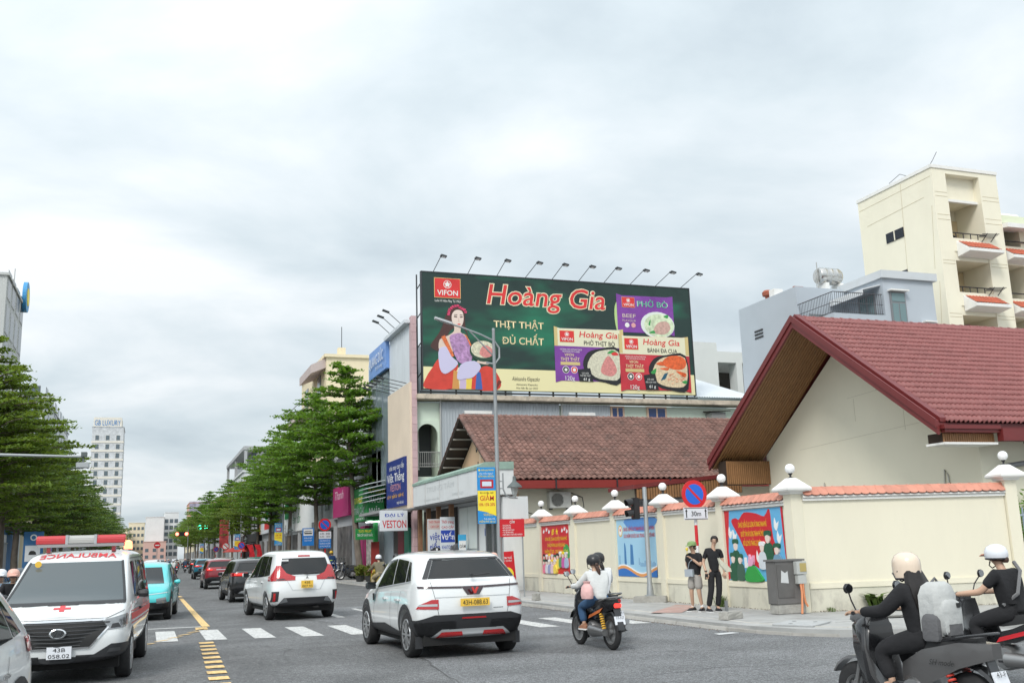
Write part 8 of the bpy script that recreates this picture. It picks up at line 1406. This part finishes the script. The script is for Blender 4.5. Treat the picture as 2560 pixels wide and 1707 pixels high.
def head(t, H, yaw=0., hair=None, style='short', helmet=None, peak=None, full=False, f_hair=None):
    """face, ears, hair or helmet round head centre H; face looks along +y turned by yaw"""
    H = Vector(H); Q = Matrix.Rotation(yaw, 3, 'Z')
    def b_(): return B()
    def fin(b, n, m, sm_=True):
        for v in b.b.verts: v.co = H + Q @ v.co
        return b.build(n, m, t, smooth=sm_, world=False)
    for s in (-1, 1): b = b_(); b.ball((s * .033, .086, .01), .011, 8, (1.3, .5, .8)); fin(b, 'eye', mat('eye_dark', (.03, .02, .02), .3)); b = b_(); b.ball((s * .084, -.005, -.01), .022, 8, (.4, .8, 1.3)); fin(b, 'ear', skin_m); b = b_(); b.obox((s * .034, .09, .035), (1, 0, 0), (0, 1, 0), (0, 0, 1), .02, .006, .004); fin(b, 'eyebrow', hair_m)
    b = b_(); b.loft([[(-.004, .088, .02), (.004, .088, .02), (.004, .084, .015)], [(-.015, .092, -.028), (.015, .092, -.028), (0, .118, -.024)], [(-.01, .088, -.036), (.01, .088, -.036), (0, .1, -.036)]]); fin(b, 'nose', skin_m); b = b_(); b.ball((0, .082, -.062), .022, 8, (1, .35, .3)); fin(b, 'mouth', mat('lips', (.36, .13, .11), .5))
    hm = hair or hair_m
    if style != 'none':
        b = b_(); b.ball((0, -.016, .022), .098, 16, (.93, 1.0, 1.02))
        for v in b.b.verts:
            if v.co.y > .045 and v.co.z < .07: v.co.y = .045 + (v.co.y - .045) * .1
            if v.co.z < -.04: v.co.z = -.04 + (v.co.z + .04) * .4
        fin(b, 'hair', hm)
    if style == 'long': b = b_(); b.loft([[(x * w, y + .03 * math.cos(x * 2), z) for x in (-1, -.5, 0, .5, 1)] + [(x * w, y - .11 + .05 * abs(x), z) for x in (1, .5, 0, -.5, -1)] for y, z, w in ((-.04, -.02, .10), (-.07, -.12, .14), (-.13, -.24, .17), (-.17, -.36, .16), (-.19, -.44, .10))]); fin(b, 'long_hair', hm)
    if style in ('bun', 'tail'): b = b_(); b.ball((0, -.115, -.03), .042, 10); fin(b, 'hair_bun', hm)
    if style == 'tail': b = b_(); b.tube([(0, -.11, -.04), (.02, -.15, -.13), (.05, -.14, -.26)], [.035, .04, .008], 8); fin(b, 'ponytail', hm)
    if helmet:
        b = b_(); lo = -.10 if full else -.02; b.lathe([(.126 if full else .118, lo), (.13, .02), (.126, .07), (.102, .118), (.056, .146), (.005, .153)], (0, -.01, 0), 'Z', 20, .95, 1.06)
        if full:
            for v in b.b.verts:
                if v.co.z < -.05 and v.co.y > .06: v.co.z += .05
        fin(b, 'helmet', helmet)
        b = b_(); q = .126 if full else .118; b.lathe([(q - .002, lo - .008), (q + .008, lo - .004), (q + .009, lo + .01), (q + .002, lo + .014)], (0, -.01, 0), 'Z', 20, .95, 1.06, caps=False)
        if full:
            for v in b.b.verts:
                if v.co.y > .06: v.co.z += .05
        fin(b, 'helmet_trim', mb_k)
        if peak: b = b_(); b.loft([[(x, .12, .03 - .0 * abs(x)) for x in (-.09, 0, .09)] + [(x, .122, .04) for x in (.09, 0, -.09)], [(x, .2 - abs(x) * .5, .01) for x in (-.06, 0, .06)] + [(x, .2 - abs(x) * .5, .018) for x in (.06, 0, -.06)]]); fin(b, 'helmet_peak', peak)
        b = b_(); [b.tube([(s * .12, .0, -.02), (s * .09, .04, -.09), (0, .06, -.125)], .007, 5) for s in (-1, 1)]; fin(b, 'chin_strap', mb_k)
def person(label, loc, rz, J, top, bot, shoe, sleeve='long', legs='long', slim=1., headkw=None, hands=True, group=None, hc=.5):
    """J: joints in local metres (y forward): P pelvis, C chest, N neck, H head, then S E W (shoulder, elbow, wrist) and h k a t (hip, knee, ankle, toe) with L/R"""
    t = thing('person', label, 'person', loc, rz, group); g = lambda k: Vector(J[k]); q = slim
    V = [g('P'), (g('P') + g('C')) / 2, g('C'), g('N'), g('N').lerp(g('H'), .55), g('H') + Vector((0, 0, -.02)), g('H') + Vector((0, 0, .06))]; E = [(0, 1), (1, 2), (2, 3), (3, 4), (4, 5), (5, 6)]; rad = [.08 * q, .075 * q, .075 * q, .05, .05, .084, .078]
    TV = [g('P') + Vector((0, 0, -.07)), (g('P') + g('C')) / 2, g('C'), g('N') + Vector((0, 0, -.03))]; TE = [(0, 1), (1, 2), (2, 3)]; TR = [(.165 * q, .125 * q), (.155 * q, .12 * q), (.165 * q, .13 * q), .062]
    BV = [g('P') + Vector((0, 0, .07)), g('P') + Vector((0, 0, -.04))]; BE = [(0, 1)]; BR = [.14 * q, .14 * q]
    for s in 'LR':
        i = len(V); S, Ee, Wr = g('S' + s), g('E' + s), g('W' + s); V += [S, Ee, Wr]; E += [(2, i), (i, i + 1), (i + 1, i + 2)]; rad += [.045 * q, .04 * q, .028]
        j = len(TV); end = Ee.lerp(Wr, .92) if sleeve == 'long' else S.lerp(Ee, .72); mid = Ee if sleeve == 'long' else S.lerp(Ee, .4); TV += [S, mid, end]; TE += [(2, j), (j, j + 1), (j + 1, j + 2)]; TR += [.078 * q, .062 * q, .046 if sleeve == 'long' else .064]
        h_, k_, a_, o_ = g('h' + s), g('k' + s), g('a' + s), g('t' + s); i = len(V); V += [h_, k_, a_, a_.lerp(o_, .6)]; E += [(0, i), (i, i + 1), (i + 1, i + 2), (i + 2, i + 3)]; rad += [.082 * q, .055 * q, .036, .03]
        j = len(BV)
        if legs == 'long': BV += [h_, k_, a_ + (k_ - a_) * .06]; BE += [(1, j), (j, j + 1), (j + 1, j + 2)]; BR += [.105 * q, .08 * q, .068]
        else: BV += [h_, h_.lerp(k_, .5), h_.lerp(k_, .92)]; BE += [(1, j), (j, j + 1), (j + 1, j + 2)]; BR += [.115 * q, .105 * q, .1 * q]
        fd = (o_ - a_); fd.z = 0; fd = fd.normalized() if fd.length > .01 else Vector((0, 1, 0)); sd_ = Vector((-fd.y, fd.x, 0)); b = B(); bz = a_.z - .085
        b.loft([[a_ + fd * f + sd_ * (w * x) + Vector((0, 0, z - .085)) for x, z in ((-1, 0), (1, 0), (.9, hh * .6), (.45, hh), (-.45, hh), (-.9, hh * .6))] for f, w, hh in ((-.085, .03, .06), (-.03, .042, .1), (.06, .046, .085), (.13, .046, .055), (.175, .03, .035))]); so = b.build('shoe', shoe, t, smooth=True, world=False)
        b = B(); b.loft([[a_ + fd * f + sd_ * (w * x) + Vector((0, 0, z - .088)) for x, z in ((-1, -.012), (1, -.012), (1, .012), (-1, .012))] for f, w in ((-.088, .033), (-.03, .045), (.06, .049), (.13, .049), (.178, .034))]); b.build('sole', W_, so, world=False)
        if hands: hand(t, Wr, (Wr - Ee), 1 if s == 'R' else -1, hc)
    skin_obj('body', V, E, rad, skin_m, t); skin_obj('top', TV, TE, TR, top, t, 1); skin_obj('trousers' if legs == 'long' else 'shorts', BV, BE, BR, bot, t)
    head(t, g('H'), **(headkw or {})); return t
def lr(d):
    o = {}
    for k, v in d.items():
        if k.endswith('*'): o[k[:-1] + 'R'] = v; o[k[:-1] + 'L'] = (-v[0], v[1], v[2])
        else: o[k] = v
    return o
# the standing couple
k_top, k_tr = cloth('black', (.012, .012, .014)), cloth('black_trouser', (.014, .014, .016)); shoe_k = mat('shoe_black', (.015, .015, .018), .6)
man = {'P': (0, 0, .93), 'C': (.02, 0, 1.27), 'N': (.0, .02, 1.47), 'H': (-.03, .05, 1.61), 'SL': (-.165, 0, 1.38), 'SR': (.165, 0, 1.38), 'EL': (-.2, .02, 1.12), 'ER': (.25, -.03, 1.12), 'WL': (-.2, .1, .88), 'WR': (.22, .08, .88), 'hL': (-.085, 0, .88), 'hR': (.085, 0, .88), 'kL': (-.07, .04, .49), 'kR': (.12, .05, .49), 'aL': (-.02, -.02, .09), 'aR': (.2, .0, .09), 'tL': (-.06, .14, .03), 'tR': (.16, .17, .03)}
t = person('man in black polo and trousers on the pavement, holding a phone', (12.50, 20.85, .15), R(162), man, k_top, k_tr, shoe_k, 'short', 'long', .92, dict(style='short', yaw=R(-18)))
b = B(); b.obox((.23, .13, .80), (1, 0, 0), (0, .5, .86), (0, -.86, .5), .036, .075, .005); tag(b.build('phone', mb_k, None, bevel=.004), 'black phone in the hand of the man in black', 'phone'); ph = bpy.data.objects['phone']; ph.location = (12.50, 20.85, .15); ph.rotation_euler = (0, 0, R(162))
b = B(); b.lathe([(.034, -.012), (.038, 0), (.034, .012)], (.222, .075, .925), 'Z', 10); b.build('wristwatch', mb_k, t, world=False, smooth=True)
b = B(); b.loft([[(x, -.16 - .05 * k, z) for x, z in ((-.16, 1.22), (.0, 1.10), (.17, .98), (.19, .90), (.05, .90), (-.12, 1.06))] for k in (0, 1)]); bg = tag(b.build('shoulder_bag', cloth('canvas', (.66, .64, .52)), None, smooth=True), 'cream canvas sling bag held between the couple', 'bag'); bg.location = (12.46, 20.58, .15); bg.rotation_euler = (0, 0, R(8))
wom = {'P': (0, 0, .86), 'C': (0, .01, 1.16), 'N': (0, .02, 1.34), 'H': (0, .05, 1.475), 'SL': (-.165, 0, 1.27), 'SR': (.165, 0, 1.27), 'EL': (-.23, .08, 1.04), 'ER': (.27, -.1, 1.08), 'WL': (-.08, .2, 1.20), 'WR': (.30, -.2, .98), 'hL': (-.085, 0, .81), 'hR': (.085, 0, .81), 'kL': (-.10, .04, .45), 'kR': (.11, .03, .45), 'aL': (-.12, -.04, .09), 'aR': (.16, -.08, .09), 'tL': (-.14, .12, .03), 'tR': (.2, .08, .03)}
t = person('woman in green cap, black top and grey shorts eating an ice cream', (12.22, 21.28, .15), R(118), wom, k_top, cloth('grey_shorts', (.33, .31, .285)), shoe_k, 'short', 'short', .98, dict(style='bun', yaw=0))
cap = mat('cap_green', (.22, .32, .13), .9); b = B(); b.lathe([(.112, .03), (.115, .06), (.1, .11), (.05, .135), (.003, .14)], (0, .05, 1.48), 'Z', 16, 1, 1.05).loft([[(x, .14, 1.525 - .15 * x * x) for x in (-.08, 0, .08)] + [(x, .14, 1.532 - .15 * x * x) for x in (.08, 0, -.08)], [(x, .27 - abs(x) * .5, 1.50) for x in (-.06, 0, .06)] + [(x, .27 - abs(x) * .5, 1.507) for x in (.06, 0, -.06)]]); b.build('cap', cap, t, world=False, smooth=True)
for s in (-1, 1): b = B(); b.cyl((s * .0 + (-.12 if s < 0 else .16), (-.04 if s < 0 else -.08), .1), (-.12 if s < 0 else .155, (-.035 if s < 0 else -.075), .16), .042, n=10); b.build('sock', W_, t, world=False)
b = B(); b.tube([(-.07, .0, 1.3), (.05, .14, 1.12), (.1, .13, .98)], .01, 5).box((-.06, .12, .80), (.16, .2, .97)); bg = tag(b.build('crossbody_bag', mat('bag_silver', (.42, .46, .50), .35, .3), None, bevel=.01), 'small silver crossbody bag at the hip of the woman', 'bag'); bg.location = (12.22, 21.28, .15); bg.rotation_euler = (0, 0, R(118))
b = B(); b.lathe([(.006, 0), (.006, .07), (.02, .075), (.035, .11), (.03, .14), (.005, .155)], (0, 0, 0), n=10); ic = tag(b.build('ice_cream', mat('mango_ice', (.75, .58, .08), .6), None, smooth=True), 'yellow ice cream held at the mouth of the woman', 'ice cream'); ic.location = (12.00, 21.20, 1.47)
# riders: seated pose for a bike at the origin
def seat_pose(lean=0., z=.80, reach=1.03, foot=(.2, -.05, .38), head_turn=0., feet_down=None, w=1.):
    y0 = -.22; d = {'P': (0, y0, z + .1), 'C': (0, y0 + .08 + lean, z + .39), 'N': (0, y0 + .11 + lean, z + .56), 'H': (0, y0 + .16 + lean, z + .69), 'S*': (.175 * w, y0 + .08 + lean, z + .49), 'E*': (.27, y0 + .24 + lean, z + .30), 'W*': (.30, .30, reach + .01), 'h*': (.09, y0 + .02, z + .06), 'k*': (.17, y0 + .42, z - .06), 'a*': (.17, y0 + .30, .40), 't*': (.18, y0 + .48, .34)}
    o = lr(d)
    if foot: o['aL'] = o['aL']
    return o
LD = lambda x, y, z=0.: (x, y, z)
wh_kn, denim, jeans = cloth('white_knit', (.60, .61, .60)), cloth('denim_skirt', (.035, .085, .17)), cloth('jeans', (.05, .08, .14))
hb_k, hb_w, hb_p = mat('helmet_black', (.02, .02, .022), .35), mat('helmet_white', (.72, .74, .78), .3, coat=.5), mat('helmet_cream', (.74, .60, .47), .3, coat=1.); hb_pk = mat('helmet_pink', (.72, .42, .34), .4)
bike('orange and black motorbike with plate 77-N7 carrying the woman with a pink bag', (7.46, 16.56, 0), R(2), mb_k, 'underbone', mat('stripe_orange', (.62, .16, .04), .4), ('77-N7', '5818'), mat('spring_yellow', (.75, .42, .04), .4), lit=True)
t = person('rider in white knit top and denim skirt with black helmet', (7.46, 16.56, 0), R(2), seat_pose(.03, .75), wh_kn, denim, mat('sandal', (.30, .14, .08), .7), 'long', 'long', 1.0, dict(style='tail', hair=hair_b, helmet=hb_k))
b = B(); b.lathe([(.05, -.16), (.13, -.15), (.15, -.08), (.13, .04), (.07, .1), (.09, .14)], (0, 0, 0), n=14, sx=.7); pb = tag(b.build('bucket_bag', cloth('pink_bag', (.72, .44, .42)), None, smooth=True), 'pink drawstring bag hanging behind the left arm of the rider', 'bag'); pb.location = (7.17, 16.2, 1.0)
bike('dark motorbike on the far side of the orange and black one', (8.1, 17.8, 0), R(-1), mb_k, 'underbone', None, ('43-E1', '7702'), group=None); person('rider in white hooded jacket partly hidden behind the knit-top rider', (8.1, 17.8, 0), R(-1), seat_pose(-.02, .77), cloth('white_hood', (.66, .67, .68)), k_tr, shoe_k, headkw=dict(style='tail', helmet=hb_k))
bike('grey step-through scooter at the lower right edge with red rear springs', (6.83, 7.98, 0), R(10), mb_g, 'scooter', None, ('43-F1', '0912'), mat('spring_red', (.60, .06, .04), .4))
text(bpy.data.objects[[o.name for o in C.objects if o.get('label', '').startswith('grey step-through')][0]], 'SH mode', (-.178, -.48, .60), (0, -1, 0), (0, 0, 1), .05, Kk, .26, shear=.4, depth=.006, world=False)
t = person('scooter rider in cream helmet with long black hair, all in black', (6.83, 7.98, 0), R(10), seat_pose(.0, .75), k_top, k_tr, shoe_k, headkw=dict(style='long', helmet=hb_p, full=True), slim=1.18)
bp = thing('backpack', 'pale grey backpack worn by the rider in the cream helmet', 'backpack', (6.83, 7.98, -.06), R(10)); gp = cloth('pack_grey', (.46, .47, .46)); dg_ = cloth('pack_dark', (.12, .12, .125))
def padded(b, c, hx, hy, hz, k=.8): return b.loft([[Vector(c) + Vector((x * hx * q, y * hy * q, z)) for x, y in ((-1, -.6), (-.7, -1), (.7, -1), (1, -.6), (1, 1), (-1, 1))] for z, q in ((-hz, .82), (-hz * .8, 1), (hz * .5, 1), (hz * .85, k), (hz, k * .6))])
b = B(); padded(b, (0, -.39, 1.14), .16, .10, .24); b.build('main_pocket', gp, bp, smooth=True, world=False); b = B(); padded(b, (0, -.505, 1.07), .125, .035, .15); b.build('front_pocket', gp, bp, smooth=True, world=False); b = B(); b.box((-.10, -.545, .90), (.10, -.50, 1.02)); b.build('mesh_pocket', dg_, bp, bevel=.012, world=False); b = B(); b.box((.04, -.546, 1.15), (.09, -.538, 1.19)); b.build('label_patch', Kk, bp, world=False); b = B(); padded(b, (-.15, -.40, .98), .035, .08, .12); b.build('side_pocket', dg_, bp, smooth=True, world=False); b = B(); b.tube([(-.06, -.36, 1.36), (0, -.37, 1.41), (.06, -.36, 1.36)], .012, 6); b.build('grab_loop', dg_, bp, world=False)
bike('red and black motorbike behind the grey scooter at the right edge', (9.45, 9.5, 0), R(14), mb_k, 'underbone', mat('stripe_red_bike', (.58, .02, .03), .35), ('43-C1', '4410')); t = person('rider in black T-shirt with white helmet and a cross strap', (9.45, 9.5, 0), R(14), seat_pose(-.02, .77, w=1.08), k_top, k_tr, shoe_k, 'short', 'long', 1.1, dict(style='bun', hair=hair_b, helmet=hb_w, peak=mat('peak_coral', (.72, .30, .20), .5)))
b = B(); b.tube([(.16, -.2, 1.40), (.1, -.30, 1.3), (-.08, -.34, 1.05), (-.17, -.2, .92)], .022, 6); b.build('bag_strap', cloth('strap_grey', (.16, .16, .165)), t, world=False)
camo = cloth('camouflage', (.17, .15, .10)); camo.node_tree.nodes['Noise Texture'].inputs['Scale'].default_value = 9
bike('motorbike of the camouflage rider behind the white SUV', (8.75, 40.2, 0), R(4), mat('bike_yellow', (.5, .36, .05), .4), 'underbone'); person('rider in camouflage jacket and round white helmet by the kerb', (8.75, 40.2, 0), R(4), seat_pose(.05, .80), camo, cloth('khaki', (.34, .28, .17)), shoe_k, slim=1.15, headkw=dict(style='short', helmet=hb_w))
bike('motorbike mostly hidden by the roof of the white SUV', (8.75, 37.2, 0), R(3), mb_k, 'scooter'); person('rider in black with black helmet above the white SUV bonnet', (8.75, 37.2, 0), R(3), seat_pose(.0, .82), k_top, k_tr, shoe_k, 'short', headkw=dict(style='bun', hair=hair_b, helmet=hb_k)); person('passenger in cream helmet close to the black-helmeted rider', (8.98, 37.6, .02), R(3), seat_pose(.1, .76), cloth('beige', (.5, .44, .36)), k_tr, shoe_k, headkw=dict(style='short', helmet=mat('helmet_ivory', (.72, .64, .52), .4)))
bike('motorbike of the pink-helmeted pair behind the white SUV', (9.0, 27.6, 0), R(0), mb_k, 'scooter'); person('front rider with pink helmet seen over the right of the SUV roof', (9.0, 27.9, 0), 0, seat_pose(.0, .78), k_top, k_tr, shoe_k, headkw=dict(style='short', helmet=hb_pk)); person('back rider with pink helmet beside the red standing board', (9.22, 27.35, .0), 0, seat_pose(-.05, .79), k_top, k_tr, shoe_k, headkw=dict(style='short', helmet=hb_pk))
hv = cloth('workwear_blue', (.02, .06, .17)); t = person('worker in blue overalls and yellow helmet beside the parked motorbikes', (11.15, 65.0, .15), R(10), {**man, 'WL': (-.24, .05, .88), 'EL': (-.25, -.02, 1.12)}, hv, hv, shoe_k, headkw=dict(style='short', helmet=mat('helmet_yellow', (.80, .50, .04), .4))); b = B(); b.lathe([(.185, 1.13), (.187, 1.16), (.185, 1.19)], (0, 0, 0), n=14, sy=.75); b.build('reflective_band', mat('hi_vis', (.45, .6, .12), .5), t, world=False)
for k in range(6): bike('parked motorbike, %s from the leaning tree trunk' % ('first', 'second', 'third', 'fourth', 'fifth', 'sixth')[k], (11.75 + (k % 2) * .1, 61.8 + k * .75, .15), R(80 + 4 * (k % 3)), (mb_k, mat('bike_blue', (.02, .05, .14), .3, coat=.5), mb_g)[k % 3], 'underbone', group='motorbikes parked on the right pavement')
for k, (x, y, hm_, lab) in enumerate(((-2.9, 24.2, hb_w, 'rider in white and coral helmet at the far left behind the white car'), (-2.55, 23.2, hb_pk, 'rider in pink cap helmet just left of the ambulance'), (-2.75, 26.2, mat('helmet_slate', (.1, .12, .14), .4), 'rider in slate helmet between the two left riders'))): bike('scooter of the %s rider left of the ambulance' % ('white-helmeted', 'pink-helmeted', 'slate-helmeted')[k], (x, y, 0), R(182), mb_k, 'scooter'); person(lab, (x, y, 0), R(182), seat_pose(.0, .80), (cloth('pale_blue', (.3, .4, .5)), k_top, cloth('teal_shirt', (.1, .22, .28)))[k], k_tr, shoe_k, headkw=dict(style='short', helmet=hm_, peak=hm_))
# distant motorbike traffic: one bike and one rider, copied
fb = bike('distant motorbike in the packed crowd down the street', (2.3, 96, 0), 0, mb_k, group='distant motorbikes', lit=True); tops = [wh_kn, k_top, jeans, cloth('pale_shirt', (.45, .5, .55)), cloth('brown_shirt', (.2, .14, .1))]; helm = [hb_w, hb_k, hb_pk, hb_w, mat('helmet_slate')]
fps = [person('distant rider in the packed motorbike crowd down the street', (2.3, 96, 0), 0, seat_pose(0, .8), tops[k], jeans, shoe_k, hands=False, headkw=dict(style='short', helmet=helm[k]), group='distant riders') for k in range(5)]
rd = random.Random(12); pts = [(2.3, 96), (1.0, 93), (1.9, 112), (2.8, 118), (3.4, 126)] + [(rd.uniform(1.5, 9.5), 130 + 85 * rd.random()) for _ in range(36)] + [(7.3, 67.5), (7.8, 74)]
for i, (x, y) in enumerate(pts):
    if i == 0: fb.location = (x, y, 0)
    else: dup(fb, (x, y, 0), R(rd.uniform(-4, 4)))
    if i < 5: fps[i].location = (x, y, 0)
    else: dup(fps[i % 5], (x, y, 0), R(rd.uniform(-4, 4)))
# loose grit and leaves along the wall foot and kerb
rg_ = random.Random(40); V, Fc = [], []
for _ in range(1500):
    k = rg_.random()
    if k < .45: p = Vector((13.69 - abs(rg_.gauss(0, .07)), rg_.uniform(19.6, 36), .15))
    elif k < .65: q = rg_.random(); p = A2 + D2 * (q * 5) + N2 * (.1 + abs(rg_.gauss(0, .08))) + Vector((0, 0, .15))
    else: p = Vector((10.84 - abs(rg_.gauss(0, .09)), rg_.uniform(17.5, 40), .006))
    s = rg_.uniform(.006, .022); k = len(V); a = rg_.uniform(0, 6.28)
    V += [p + Vector((s * math.cos(a + 2.1 * i), s * math.sin(a + 2.1 * i), 0)) for i in range(3)] + [p + Vector((0, 0, s * .8))]; Fc += [(k, k + 1, k + 3), (k + 1, k + 2, k + 3), (k + 2, k, k + 3)]
me = bpy.data.meshes.new('grit'); me.from_pydata(V, [], Fc); g_ = put('grit', me, mat('grit_brown', (.16, .13, .10), .95, var=.5, vs_=30)); g_['kind'] = 'stuff'; g_['label'] = 'loose grit and dry leaves along the wall foot and kerb'; g_['category'] = 'grit'
